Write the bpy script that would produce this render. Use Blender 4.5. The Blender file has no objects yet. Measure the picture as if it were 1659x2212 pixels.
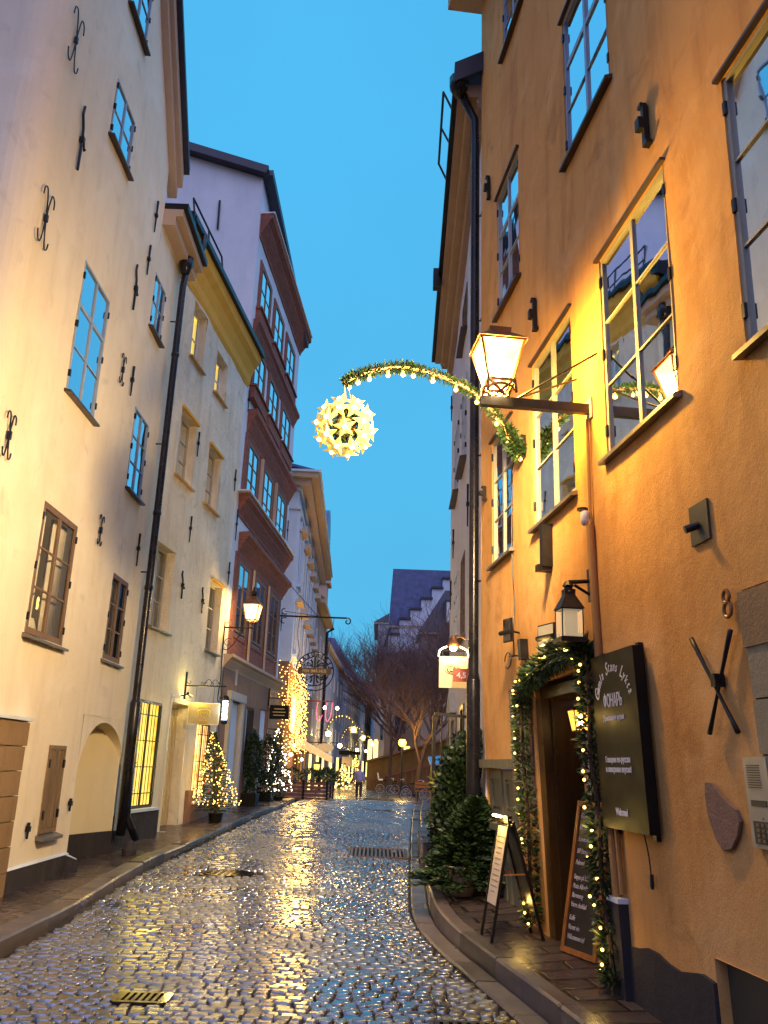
import bpy, math, random
import numpy as np
from mathutils import Vector, Matrix
rnd = random.Random(11)
SC = bpy.context.scene
COL = SC.collection
RAD = math.radians
V = Vector

# ------------------------------------------------------------------ camera
F_PX, CX, CY, H = 1850.0, 829.5, 1106.0, 1.6      # measured on a 1659 x 2212 view of the street
PITCH, ROLL = math.atan(550 / 1850.0), RAD(2.0)
C0 = V((0, 0, H))
FWD = V((0, math.cos(PITCH), math.sin(PITCH)))
_r0, _u0 = V((1, 0, 0)), V((0, -math.sin(PITCH), math.cos(PITCH)))
RGT = _r0 * math.cos(ROLL) + _u0 * math.sin(ROLL)
UPV = _u0 * math.cos(ROLL) - _r0 * math.sin(ROLL)
def ray(x, y): return FWD + RGT * ((x - CX) / F_PX) + UPV * (-(y - CY) / F_PX)
def gnd(x, y, z=0.0):
    d = ray(x, y); return C0 + d * ((z - H) / d.z)
def atY(x, y, Y):
    d = ray(x, y); return C0 + d * (Y / d.y)

cam = bpy.data.cameras.new('camera'); co = bpy.data.objects.new('camera', cam); COL.objects.link(co)
cam.sensor_fit = 'VERTICAL'; cam.sensor_height = 24.0; cam.lens = F_PX / 2212.0 * 24.0
cam.clip_start = 0.05; cam.clip_end = 2000
m = Matrix((RGT, UPV, -FWD)).transposed().to_4x4(); m.translation = C0; co.matrix_world = m
SC.camera = co

# ------------------------------------------------------------------ mesh builder
class MB:
    def __init__(s): s.v = []; s.f = []
    def add(s, pts): i = len(s.v); s.v.extend(V(p) for p in pts); return i
    def poly(s, *p): i = s.add(p); s.f.append(tuple(range(i, i + len(p)))); return s
    def box8(s, p):   # p: 8 points, bottom ring 0-3, top ring 4-7
        i = s.add(p)
        for q in ((0, 3, 2, 1), (4, 5, 6, 7), (0, 1, 5, 4), (1, 2, 6, 5), (2, 3, 7, 6), (3, 0, 4, 7)):
            s.f.append(tuple(i + k for k in q))
        return s
    def box(s, c, sx, sy, sz, ex=V((1, 0, 0)), ey=V((0, 1, 0)), ez=V((0, 0, 1))):
        c = V(c); a, b, d = ex * sx / 2, ey * sy / 2, ez * sz / 2
        return s.box8([c - a - b - d, c + a - b - d, c + a + b - d, c - a + b - d,
                       c - a - b + d, c + a - b + d, c + a + b + d, c - a + b + d])
    def fbox(s, F, u0, u1, z0, z1, o0, o1):
        P = F.pt
        return s.box8([P(u0, z0, o0), P(u1, z0, o0), P(u1, z0, o1), P(u0, z0, o1),
                       P(u0, z1, o0), P(u1, z1, o0), P(u1, z1, o1), P(u0, z1, o1)])
    def bar(s, a, b, w, h=None, up=V((0, 0, 1))):
        a, b = V(a), V(b); h = h or w; d = (b - a).normalized()
        if abs(d.dot(up)) > .98: up = V((1, 0, 0))
        sd = d.cross(up).normalized(); u2 = sd.cross(d)
        q = [(-1, -1), (1, -1), (1, 1), (-1, 1)]
        return s.box8([a + sd * x * w / 2 + u2 * y * h / 2 for x, y in q] + [b + sd * x * w / 2 + u2 * y * h / 2 for x, y in q])
    def tube(s, pts, r, n=8, cap=True):
        pts = [V(p) for p in pts]
        if len(pts) < 2: return s
        rs = r if isinstance(r, (list, tuple)) else [r] * len(pts)
        prev = None; rings = []
        for k, p in enumerate(pts):
            a = pts[max(k - 1, 0)]; b = pts[min(k + 1, len(pts) - 1)]
            d = (b - a)
            d = d.normalized() if d.length > 1e-9 else V((0, 0, 1))
            if prev is None:
                up = V((0, 0, 1)) if abs(d.z) < .9 else V((1, 0, 0))
                x = d.cross(up).normalized()
            else:
                x = (prev - d * prev.dot(d))
                x = x.normalized() if x.length > 1e-6 else d.orthogonal().normalized()
            prev = x; y = d.cross(x)
            rings.append(s.add([p + (x * math.cos(t) + y * math.sin(t)) * rs[k] for t in (2 * math.pi * j / n for j in range(n))]))
        for a, b in zip(rings, rings[1:]):
            for j in range(n):
                s.f.append((a + j, a + (j + 1) % n, b + (j + 1) % n, b + j))
        if cap:
            s.f.append(tuple(rings[0] + j for j in range(n))[::-1]); s.f.append(tuple(rings[-1] + j for j in range(n)))
        return s
    def lathe(s, c, prof, n=16, ax=V((0, 0, 1))):
        c = V(c); x = ax.orthogonal().normalized(); y = ax.cross(x); R = []
        for r, h in prof:
            R.append(s.add([c + ax * h + (x * math.cos(t) + y * math.sin(t)) * r for t in (2 * math.pi * j / n for j in range(n))]))
        for a, b in zip(R, R[1:]):
            for j in range(n): s.f.append((a + j, a + (j + 1) % n, b + (j + 1) % n, b + j))
        s.f.append(tuple(R[0] + j for j in range(n))[::-1]); s.f.append(tuple(R[-1] + j for j in range(n)))
        return s
    def ball(s, c, r, n=8, m_=5):
        return s.lathe(c, [(max(1e-4, r * math.sin(math.pi * k / m_)), -r * math.cos(math.pi * k / m_)) for k in range(m_ + 1)], n)
    def prism(s, pts2, o, ex, ey, ez, depth):
        o = V(o); a = [o + ex * x + ey * y for x, y in pts2]; n = len(a)
        i = s.add(a + [p + ez * depth for p in a])
        s.f.append(tuple(range(i, i + n))[::-1]); s.f.append(tuple(range(i + n, i + 2 * n)))
        for k in range(n): s.f.append((i + k, i + (k + 1) % n, i + n + (k + 1) % n, i + n + k))
        return s
    def frame(s, F, u0, u1, z0, z1, w, o0, o1):
        s.fbox(F, u0, u0 + w, z0, z1, o0, o1); s.fbox(F, u1 - w, u1, z0, z1, o0, o1)
        s.fbox(F, u0 + w, u1 - w, z0, z0 + w, o0, o1); s.fbox(F, u0 + w, u1 - w, z1 - w, z1, o0, o1); return s
    def leaf(s, p, d, l, w):
        d = V(d).normalized(); x = d.orthogonal().normalized(); a = rnd.uniform(0, 6.28)
        x = (x * math.cos(a) + d.cross(x) * math.sin(a)) * w
        i = s.add([p - x * .3, p + d * l * .45 - x, p + d * l, p + d * l * .45 + x]); s.f.append((i, i + 1, i + 2, i + 3)); return s
    def build(s, name, mat, parent=None, smooth=False, loc=None, **kw):
        org = V(ORG[parent.name]) if parent else (V(loc) if loc is not None else V((0, 0, 0)))
        me = bpy.data.meshes.new(name); me.from_pydata([p - org for p in s.v], [], s.f)
        if smooth: me.polygons.foreach_set('use_smooth', [True] * len(me.polygons))
        me.materials.append(mat); me.update()
        o = bpy.data.objects.new(name, me); COL.objects.link(o)
        if parent: o.parent = parent
        else: o.location = org
        ORG[o.name] = org
        for k, v in kw.items(): o[k] = v
        return o
ORG = {}
def rv(a=1.0): return V((rnd.uniform(-a, a), rnd.uniform(-a, a), rnd.uniform(-a, a)))
def rdir():
    while True:
        d = rv()
        if .05 < d.length < 1: return d.normalized()
def thing(name, label, cat, loc, group=None):
    o = bpy.data.objects.new(name, None); COL.objects.link(o); o.location = loc; o.empty_display_size = .1
    o['label'] = label; o['category'] = cat
    if group: o['group'] = group
    ORG[o.name] = V(loc); return o
def copy_part(o, parent, off):
    c = o.copy(); COL.objects.link(c); c.parent = parent; c.location = off; return c
def copy_tree(o, loc, label, group=None):
    r = o.copy(); COL.objects.link(r); r.location = loc; r['label'] = label
    if group: r['group'] = group
    for ch in list(o.children):
        c = ch.copy(); COL.objects.link(c); c.parent = r
        for g in list(ch.children):
            d = g.copy(); COL.objects.link(d); d.parent = c
    return r
def spiral(c, ex, ey, r0, r1, a0, a1, n=18):
    c = V(c); return [c + (ex * math.cos(a) + ey * math.sin(a)) * r for k in range(n + 1)
                      for t in (k / n,) for a in (a0 + (a1 - a0) * t,) for r in (r0 + (r1 - r0) * t,)]
def catmull(P, n=6):
    P = [V(p) for p in P]; out = []
    for i in range(len(P) - 1):
        a, b, c, d = P[max(i - 1, 0)], P[i], P[i + 1], P[min(i + 2, len(P) - 1)]
        for k in range(n):
            t = k / n
            out.append(.5 * ((2 * b) + (c - a) * t + (2 * a - 5 * b + 4 * c - d) * t * t + (3 * b - a - 3 * c + d) * t ** 3))
    out.append(P[-1]); return out

# ------------------------------------------------------------------ facades
class Fac:
    def __init__(s, a, az, side, lean=None):
        a_ = RAD(az); s.a = V((a[0], a[1], 0)); s.d = V((math.sin(a_), math.cos(a_), 0))
        s.n = V((s.d.y, -s.d.x, 0)) * (1 if side == 'L' else -1); s.lean = lean or (lambda z: 0.0)
    def pt(s, u, z, o=0.0): return s.a + s.d * u + s.n * (o + s.lean(z)) + V((0, 0, z))
    def uz(s, px, py, o=0.0):
        d = ray(px, py); z = 3.0
        for _ in range(25):
            t = ((s.a - C0).dot(s.n) + o + s.lean(max(z, 0))) / d.dot(s.n); p = C0 + d * t; z = p.z
        return (p - s.a).dot(s.d), p.z
def n2(x, y): return math.sin(x * 1.7 + 1.3 * math.sin(y * 1.1)) * .5 + math.sin(y * 2.3 + 1.9 * math.sin(x * .9 + 2)) * .3 + math.sin(x * 4.1 + y * 3.7) * .2
def wall(mb, F, u0, u1, z0, z1, openings=(), top=None, step=.55, amp=.006, o=0.0, seed=0.0):
    us, zs = {u0, u1}, {z0, z1}
    for q in openings: us.update(q[:2]); zs.update(q[2:4])
    def fill(S, a, b):
        L = sorted(x for x in S if a - 1e-6 <= x <= b + 1e-6); out = [L[0]]
        for p in L[1:]:
            n = max(1, int(round((p - out[-1]) / step))); q = out[-1]
            for k in range(1, n + 1): out.append(q + (p - q) * k / n)
        return out
    us, zs = fill(us, u0, u1), fill(zs, z0, z1)
    idx = {}
    def vid(i, j):
        if (i, j) not in idx:
            u, z = us[i], zs[j]
            if top: z = min(z, top(u))
            idx[i, j] = mb.add([F.pt(u, z, o + amp * min(1, (u - u0) / .7) * n2(u * 1.5 + seed, z * 1.5))])
        return idx[i, j]
    for i in range(len(us) - 1):
        for j in range(len(zs) - 1):
            um, zm = (us[i] + us[i + 1]) / 2, (zs[j] + zs[j + 1]) / 2
            if any(q[0] < um < q[1] and q[2] < zm < q[3] for q in openings): continue
            if top and zs[j] >= max(top(us[i]), top(us[i + 1])) - 1e-6: continue
            mb.f.append((vid(i, j), vid(i + 1, j), vid(i + 1, j + 1), vid(i, j + 1)))
    for q in openings:      # reveals
        a, b, c, d, dep = q[:5]; P = F.pt; e = o + .004
        for A, B in (((a, c), (a, d)), ((b, c), (b, d)), ((a, c), (b, c)), ((a, d), (b, d))):
            mb.poly(P(A[0], A[1], e), P(B[0], B[1], e), P(B[0], B[1], o - dep), P(A[0], A[1], o - dep))
    return mb

# ------------------------------------------------------------------ materials
def nodes(name):
    mt = bpy.data.materials.new(name); mt.use_nodes = True; nt = mt.node_tree
    return mt, nt, nt.nodes['Principled BSDF'], nt.nodes['Material Output']
def N(nt, t, **kw):
    n = nt.nodes.new(t)
    for k, v in kw.items():
        if k in n.inputs.keys(): n.inputs[k].default_value = v
        else: setattr(n, k, v)
    return n
def c4(c): return (c[0], c[1], c[2], 1)
def ramp(nt, fac, stops):
    r = nt.nodes.new('ShaderNodeValToRGB'); e = r.color_ramp.elements
    while len(e) < len(stops): e.new(.5)
    for k, (p, c) in enumerate(stops): e[k].position = p; e[k].color = c4(c) if not isinstance(c, float) else (c, c, c, 1)
    nt.links.new(fac, r.inputs[0]); return r
def plaster(name, c1, c2, stain, bump=.25, rough=.85, streak=.5, fine=55, big=.55, patch=None, grime=None):
    mt, nt, P, _ = nodes(name); L = nt.links.new
    tc = N(nt, 'ShaderNodeTexCoord'); no = N(nt, 'ShaderNodeTexNoise', Scale=big, Detail=7.0, Roughness=.6); L(tc.outputs['Object'], no.inputs['Vector'])
    r1 = ramp(nt, no.outputs['Fac'], [(.32, c1), (.68, c2)])
    mp = N(nt, 'ShaderNodeMapping'); mp.inputs['Scale'].default_value = (2.6, 2.6, .42); mp.inputs['Rotation'].default_value = (RAD(12), 0, 0); L(tc.outputs['Object'], mp.inputs['Vector'])
    n3 = N(nt, 'ShaderNodeTexNoise', Scale=1.4, Detail=6.0, Roughness=.65); L(mp.outputs[0], n3.inputs['Vector'])
    r2 = ramp(nt, n3.outputs['Fac'], [(.48, 0.0), (.74, 1.0)])
    mu = N(nt, 'ShaderNodeMath', operation='MULTIPLY'); L(r2.outputs[0], mu.inputs[0]); mu.inputs[1].default_value = streak
    mx = N(nt, 'ShaderNodeMixRGB'); L(mu.outputs[0], mx.inputs[0]); L(r1.outputs[0], mx.inputs[1]); mx.inputs[2].default_value = c4(stain)
    col = mx.outputs[0]
    for pc, sc_, lo, hi, am in ((patch, .9, .50, .66, .75), (grime, 2.3, .58, .72, .6)):      # worn repaint patches and darker blotches
        if pc is None: continue
        n6 = N(nt, 'ShaderNodeTexNoise', Scale=sc_, Detail=9.0, Roughness=.62, Distortion=.6); L(tc.outputs['Object'], n6.inputs['Vector']); r6 = ramp(nt, n6.outputs['Fac'], [(lo, 0.0), (hi, 1.0)])
        m6 = N(nt, 'ShaderNodeMath', operation='MULTIPLY'); L(r6.outputs[0], m6.inputs[0]); m6.inputs[1].default_value = am
        x6 = N(nt, 'ShaderNodeMixRGB'); L(m6.outputs[0], x6.inputs[0]); L(col, x6.inputs[1]); x6.inputs[2].default_value = c4(pc); col = x6.outputs[0]
    L(col, P.inputs['Base Color']); P.inputs['Roughness'].default_value = rough
    P.inputs['Specular IOR Level'].default_value = .25
    nf = N(nt, 'ShaderNodeTexNoise', Scale=float(fine), Detail=6.0, Roughness=.7); L(tc.outputs['Object'], nf.inputs['Vector'])
    nm = N(nt, 'ShaderNodeTexNoise', Scale=6.0, Detail=3.0); L(tc.outputs['Object'], nm.inputs['Vector'])
    ad = N(nt, 'ShaderNodeMath', operation='MULTIPLY_ADD'); L(nm.outputs['Fac'], ad.inputs[0]); ad.inputs[1].default_value = 2.0; L(nf.outputs['Fac'], ad.inputs[2])
    b = N(nt, 'ShaderNodeBump', Strength=bump, Distance=.02); L(ad.outputs[0], b.inputs['Height']); L(b.outputs[0], P.inputs['Normal'])
    return mt
def simple(name, c, rough=.6, metal=0.0, var=.15, scale=8.0, bump=.0, spec=.5):
    mt, nt, P, _ = nodes(name); L = nt.links.new
    tc = N(nt, 'ShaderNodeTexCoord'); no = N(nt, 'ShaderNodeTexNoise', Scale=scale, Detail=5.0); L(tc.outputs['Object'], no.inputs['Vector'])
    lo = [max(0, x * (1 - var)) for x in c]; hi = [min(1, x * (1 + var)) for x in c]
    r = ramp(nt, no.outputs['Fac'], [(.3, lo), (.7, hi)]); L(r.outputs[0], P.inputs['Base Color'])
    P.inputs['Roughness'].default_value = rough; P.inputs['Metallic'].default_value = metal; P.inputs['Specular IOR Level'].default_value = spec
    rr = ramp(nt, no.outputs['Fac'], [(.2, max(.02, rough - .12)), (.8, min(1., rough + .12))]); L(rr.outputs[0], P.inputs['Roughness'])
    if bump:
        b = N(nt, 'ShaderNodeBump', Strength=bump, Distance=.01); n5 = N(nt, 'ShaderNodeTexNoise', Scale=scale * 6, Detail=5.0); L(tc.outputs['Object'], n5.inputs['Vector'])
        L(n5.outputs['Fac'], b.inputs['Height']); L(b.outputs[0], P.inputs['Normal'])
    return mt
def wood(name, c, rough=.55, vert=True, spec=.3):
    mt, nt, P, _ = nodes(name); P.inputs['Specular IOR Level'].default_value = spec; L = nt.links.new
    tc = N(nt, 'ShaderNodeTexCoord'); mp = N(nt, 'ShaderNodeMapping'); mp.inputs['Scale'].default_value = (9, 9, .8) if vert else (1.2, 1.2, 14); L(tc.outputs['Object'], mp.inputs['Vector'])
    no = N(nt, 'ShaderNodeTexNoise', Scale=2.5, Detail=8.0, Roughness=.65); L(mp.outputs[0], no.inputs['Vector'])
    r = ramp(nt, no.outputs['Fac'], [(.3, [x * .6 for x in c]), (.55, c), (.8, [min(1, x * 1.35) for x in c])]); L(r.outputs[0], P.inputs['Base Color'])
    P.inputs['Roughness'].default_value = rough
    b = N(nt, 'ShaderNodeBump', Strength=.25, Distance=.01); L(no.outputs['Fac'], b.inputs['Height']); L(b.outputs[0], P.inputs['Normal'])
    return mt
def emit(name, c, s, base=None, sample=True):
    mt, nt, P, _ = nodes(name); P.inputs['Base Color'].default_value = c4(base or c); P.inputs['Emission Color'].default_value = c4(c); P.inputs['Emission Strength'].default_value = s
    P.inputs['Roughness'].default_value = .4
    if not sample: mt.cycles.emission_sampling = 'NONE'
    return mt
def glass(name, refl, dark=None, tint=(.9, .95, 1), wav=.0):
    mt, nt, P, out = nodes(name); L = nt.links.new
    g = N(nt, 'ShaderNodeBsdfGlossy', Roughness=.015); g.inputs['Color'].default_value = c4(tint)
    if dark is None: t = N(nt, 'ShaderNodeBsdfTransparent')
    else: t = N(nt, 'ShaderNodeBsdfDiffuse'); t.inputs['Color'].default_value = c4(dark)
    fr = N(nt, 'ShaderNodeFresnel', IOR=1.5); ad = N(nt, 'ShaderNodeMath', operation='MULTIPLY_ADD', use_clamp=True); L(fr.outputs[0], ad.inputs[0]); ad.inputs[1].default_value = 1.0; ad.inputs[2].default_value = refl
    mx = N(nt, 'ShaderNodeMixShader'); L(ad.outputs[0], mx.inputs[0]); L(t.outputs[0], mx.inputs[1]); L(g.outputs[0], mx.inputs[2]); L(mx.outputs[0], out.inputs['Surface'])
    tc = N(nt, 'ShaderNodeTexCoord'); no = N(nt, 'ShaderNodeTexNoise', Scale=2.6, Detail=1.0); L(tc.outputs['Object'], no.inputs['Vector'])
    b = N(nt, 'ShaderNodeBump', Strength=.05 + wav, Distance=.05); L(no.outputs['Fac'], b.inputs['Height']); L(b.outputs[0], g.inputs['Normal'])
    return mt
def leafmat(name, c, rough=.5):
    mt, nt, P, _ = nodes(name); L = nt.links.new
    g = N(nt, 'ShaderNodeNewGeometry'); r = ramp(nt, g.outputs['Random Per Island'], [(.0, [x * .45 for x in c]), (.6, c), (1., [min(1, x * 1.8) for x in c])])
    L(r.outputs[0], P.inputs['Base Color']); P.inputs['Roughness'].default_value = rough; return mt
# ------------------------------------------------------------------ material library
M = {}
M['cream'] = plaster('cream_plaster', (.78, .68, .52), (.86, .77, .61), (.66, .56, .44), bump=.24, streak=.5, patch=(.88, .80, .66), grime=(.62, .53, .41))
M['niche'] = plaster('niche_plaster', (.74, .62, .38), (.80, .69, .45), (.62, .5, .3), bump=.16, streak=.3)
M['rough_cream'] = plaster('rough_plaster', (.70, .60, .45), (.80, .71, .56), (.50, .42, .31), bump=.8, streak=.7, fine=22, big=.9, patch=(.83, .74, .58), grime=(.46, .38, .27))
M['orange'] = plaster('orange_plaster', (.62, .295, .08), (.74, .385, .12), (.47, .20, .05), bump=.38, streak=.8, big=.5, patch=(.78, .44, .17), grime=(.42, .18, .05))
M['white_wall'] = plaster('white_plaster', (.56, .62, .70), (.66, .72, .80), (.47, .53, .60), bump=.2)
M['lilac_wall'] = plaster('pale_plaster', (.66, .60, .64), (.75, .69, .72), (.55, .49, .52), bump=.2)
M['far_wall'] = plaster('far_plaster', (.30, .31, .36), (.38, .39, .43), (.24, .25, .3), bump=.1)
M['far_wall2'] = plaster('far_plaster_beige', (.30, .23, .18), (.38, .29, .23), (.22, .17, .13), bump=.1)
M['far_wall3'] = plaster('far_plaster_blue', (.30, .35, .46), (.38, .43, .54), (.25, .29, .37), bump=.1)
M['brown_stone'] = plaster('brown_stone', (.21, .115, .075), (.30, .17, .11), (.14, .075, .05), bump=.5, rough=.7)
M['brown'] = wood('brown_timber', (.28, .115, .085), .75, vert=False, spec=.08)
M['plinth'] = plaster('plinth_tar', (.030, .025, .027), (.05, .042, .044), (.09, .08, .078), bump=.6, rough=.85)
M['ochre'] = plaster('ochre_soffit', (.68, .37, .05), (.76, .43, .07), (.56, .29, .04), bump=.2)
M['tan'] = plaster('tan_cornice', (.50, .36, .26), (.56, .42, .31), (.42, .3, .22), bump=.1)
M['tan_dark'] = plaster('dark_cornice_paint', (.34, .235, .18), (.40, .28, .22), (.28, .19, .14), bump=.1)  # darker tan for the pale house's brown cornice
M['roof'] = simple('roof_sheet', (.035, .035, .055), .45, .2, .3, 3)
M['roof_blue'] = simple('slate_roof', (.08, .11, .24), .35, .1, .3, 2)
M['roof_red'] = simple('tile_roof', (.22, .07, .05), .7, 0, .3, 6, .4)
M['iron'] = simple('black_iron', (.018, .016, .018), .42, .6, .3, 12)
M['pipe'] = simple('black_pipe', (.022, .02, .024), .28, .5, .3, 5)
M['frame_white'] = simple('white_paint', (.62, .63, .66), .4, 0, .06, 4)
M['frame_grey'] = simple('grey_paint', (.40, .36, .28), .45, 0, .12, 5)
M['frame_brown'] = wood('brown_frame', (.20, .12, .065))
M['frame_blue'] = simple('blue_grey_paint', (.30, .37, .50), .4, 0, .1, 4)
M['sill_dark'] = simple('dark_sill', (.06, .035, .028), .4, .3, .2, 8)
M['sill_ochre'] = simple('ochre_sill', (.50, .30, .10), .5, 0, .15, 8)
M['sill_grey'] = simple('grey_sill', (.16, .14, .12), .4, .3, .2, 8)
M['copper'] = simple('lamp_copper', (.22, .095, .035), .4, .5, .25, 9)
M['beige_door'] = wood('beige_paint_wood', (.58, .47, .28), .5)
M['dark_door'] = wood('dark_door_wood', (.014, .008, .005), .45, spec=.15)
M['brass_door'] = wood('varnished_wood', (.045, .022, .007), .3)
M['grey_shutter'] = wood('grey_green_wood', (.20, .185, .12), .6)
M['brown_shutter'] = wood('worn_brown_wood', (.22, .145, .075), .65)
M['sand'] = plaster('sandstone', (.24, .15, .075), (.31, .205, .11), (.16, .10, .05), bump=.6, rough=.8)
M['sand_grey'] = plaster('grey_sandstone', (.30, .25, .15), (.36, .30, .19), (.20, .16, .1), bump=.5)
M['stone_frame'] = plaster('pale_stone', (.46, .42, .36), (.54, .5, .44), (.36, .32, .28), bump=.4)
M['concrete'] = plaster('render_patch', (.25, .15, .10), (.31, .19, .13), (.19, .115, .08), bump=.8)
M['grey_box'] = simple('grey_metal', (.42, .41, .36), .35, .5, .1, 10)
M['dark_plate'] = simple('dark_plate', (.06, .058, .045), .5, .3, .15, 9)
M['sign_black'] = simple('black_sign', (.010, .008, .006), .5, 0, .2, 6, spec=.16)
M['slate'] = simple('blackboard', (.016, .014, .016), .35, 0, .3, 14)
M['orange_wood'] = wood('orange_wood', (.38, .135, .03), .4)
M['white_ink'] = simple('white_ink', (.75, .72, .72), .6, 0, .05)
M['chalk'] = simple('chalk', (.62, .55, .55), .8, 0, .15)
M['gold'] = simple('gold_paint', (.72, .52, .22), .4, .3, .1)
M['red_sign'] = simple('red_enamel', (.42, .035, .018), .3, 0, .06)
M['yellow_paint'] = simple('yellow_paint', (.80, .60, .05), .5, 0, .08)
M['cream_sign'] = simple('cream_sign', (.80, .70, .42), .4, 0, .05)
M['taupe_sign'] = simple('taupe_sign', (.46, .36, .20), .4, 0, .1)
M['paper'] = simple('paper', (.66, .52, .38), .7, 0, .12, 5)
M['poster'] = simple('poster_print', (.10, .065, .07), .35, 0, .5, 3)
M['curtain'] = simple('curtain', (.62, .58, .48), .9, 0, .12, 6)
M['room_warm'] = emit('dim_lit_room', (.9, .55, .2), .05, (.2, .15, .1))
M['dark_room'] = simple('dark_room', (.06, .052, .045), .9, 0, .4, 2)
M['mirror'] = simple('mirror_glass', (.85, .85, .8), .03, 1.0, .02)
M['glass_sky'] = glass('reflecting_pane', .66, (.03, .05, .07), wav=.0)
M['glass_mid'] = glass('clear_pane', .14, None, wav=-.03)
M['glass_low'] = glass('old_pane', -.13, None, wav=.06)
M['glass_far'] = glass('far_pane', .45, (.02, .03, .05))
M['lantern_glass'] = simple('milky_glass', (.55, .5, .38), .2, 0, .1)
M['fir'] = leafmat('fir_needles', (.022, .05, .012))
M['ivy'] = leafmat('ivy_leaves', (.022, .042, .012), .4)
M['box_leaf'] = leafmat('bush_leaves', (.035, .07, .018), .4)
M['bark'] = wood('bark', (.075, .045, .035), .9)
M['twig'] = simple('twig_bark', (.13, .075, .065), .9, 0, .2)
M['pot'] = simple('stone_pot', (.26, .20, .13), .6, 0, .2, 6, .3)
M['lamp_white'] = emit('lamp_glow', (1, .86, .55), 9.0, sample=False)
M['lamp_core'] = None
M['lamp_amber'] = emit('amber_glow', (1, .52, .08), 3.2, sample=False)
M['bulb'] = emit('bulb_glow', (1, .56, .11), 3.6, sample=False)
M['bulb_white'] = emit('bulb_white', (1, .82, .55), 8.0, sample=False)
M['bulb_core'] = emit('star_core', (1, .9, .6), 2.2, sample=False)
M['star'] = emit('star_paper', (1, .68, .13), .26, (.62, .42, .10), sample=False)
M['red_tip'] = simple('red_tip', (.35, .06, .02), .5)
M['tube_white'] = emit('barber_light', (.62, .78, 1), 3.2, sample=False)
M['barber_blue'] = simple('barber_stripe', (.05, .12, .42), .3)
M['neon'] = emit('pink_neon', (1, .10, .22), 1.3, sample=False)
M['shop_glow'] = None
def goods(name, cols, s, scale, stripes=True):
    mt, nt, P, _ = nodes(name); L = nt.links.new
    tc = N(nt, 'ShaderNodeTexCoord'); vo = N(nt, 'ShaderNodeTexVoronoi', Scale=scale); L(tc.outputs['Object'], vo.inputs['Vector'])
    no = N(nt, 'ShaderNodeTexNoise', Scale=scale * .35, Detail=3.0); L(tc.outputs['Object'], no.inputs['Vector'])
    mx = N(nt, 'ShaderNodeMath', operation='MULTIPLY_ADD'); L(vo.outputs['Distance'], mx.inputs[0]); mx.inputs[1].default_value = .35; L(no.outputs['Fac'], mx.inputs[2])
    k = len(cols) - 1; r = ramp(nt, mx.outputs[0], [(.3 + .55 * i / k, c) for i, c in enumerate(cols)])
    L(r.outputs[0], P.inputs['Emission Color']); L(r.outputs[0], P.inputs['Base Color']); P.inputs['Emission Strength'].default_value = s; return mt
M['shop_yellow'] = goods('shop_interior', [(.20, .09, .006), (.75, .45, .02), (.95, .68, .05), (1, .85, .25)], .62, 6)
M['shop_warm'] = goods('warm_interior', [(.16, .04, .015), (.8, .42, .1), (.95, .66, .25), (1, .8, .45)], .8, 7)
M['curtain_lit'] = emit('lit_curtain', (.95, .74, .16), .48)
M['warm_win'] = emit('lit_window', (1, .66, .16), 1.6)
M['amber_win'] = emit('amber_window', (1, .42, .05), 1.3)

def stone(name, dark, light, rough, attr=True, ior=1.9, coat=0.0):
    mt, nt, P, _ = nodes(name); L = nt.links.new
    tc = N(nt, 'ShaderNodeTexCoord'); no = N(nt, 'ShaderNodeTexNoise', Scale=14.0, Detail=6.0); L(tc.outputs['Object'], no.inputs['Vector'])
    n2_ = N(nt, 'ShaderNodeTexNoise', Scale=.8, Detail=4.0); L(tc.outputs['Object'], n2_.inputs['Vector'])
    if attr:
        a = N(nt, 'ShaderNodeAttribute', attribute_name='tone'); mm = N(nt, 'ShaderNodeMath', operation='MULTIPLY_ADD'); L(no.outputs['Fac'], mm.inputs[0]); mm.inputs[1].default_value = .5; L(a.outputs['Fac'], mm.inputs[2]); fac = mm.outputs[0]
    else: fac = no.outputs['Fac']
    r = ramp(nt, fac, [(.25, dark), (1.2 if False else .95, light)]); L(r.outputs[0], P.inputs['Base Color'])
    rr = ramp(nt, n2_.outputs['Fac'], [(.36, rough[0]), (.52, rough[1]), (.68, rough[1] * 1.9)]); L(rr.outputs[0], P.inputs['Roughness'])
    P.inputs['IOR'].default_value = ior; P.inputs['Coat Weight'].default_value = coat; P.inputs['Coat IOR'].default_value = 2.1; L(rr.outputs[0], P.inputs['Coat Roughness'])
    b = N(nt, 'ShaderNodeBump', Strength=.22, Distance=.006); nb = N(nt, 'ShaderNodeTexNoise', Scale=38.0, Detail=5.0); L(tc.outputs['Object'], nb.inputs['Vector']); L(nb.outputs['Fac'], b.inputs['Height']); L(b.outputs[0], P.inputs['Normal'])
    return mt
M['cobble'] = stone('wet_cobble', (.008, .008, .009), (.055, .045, .04), (.13, .26), True, 2.5, .5)
M['joint'] = stone('wet_joint', (.012, .010, .010), (.03, .025, .02), (.4, .6), False, 1.4)
M['kerb'] = stone('wet_granite', (.05, .038, .035), (.13, .10, .09), (.16, .36), True, 1.7)
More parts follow.
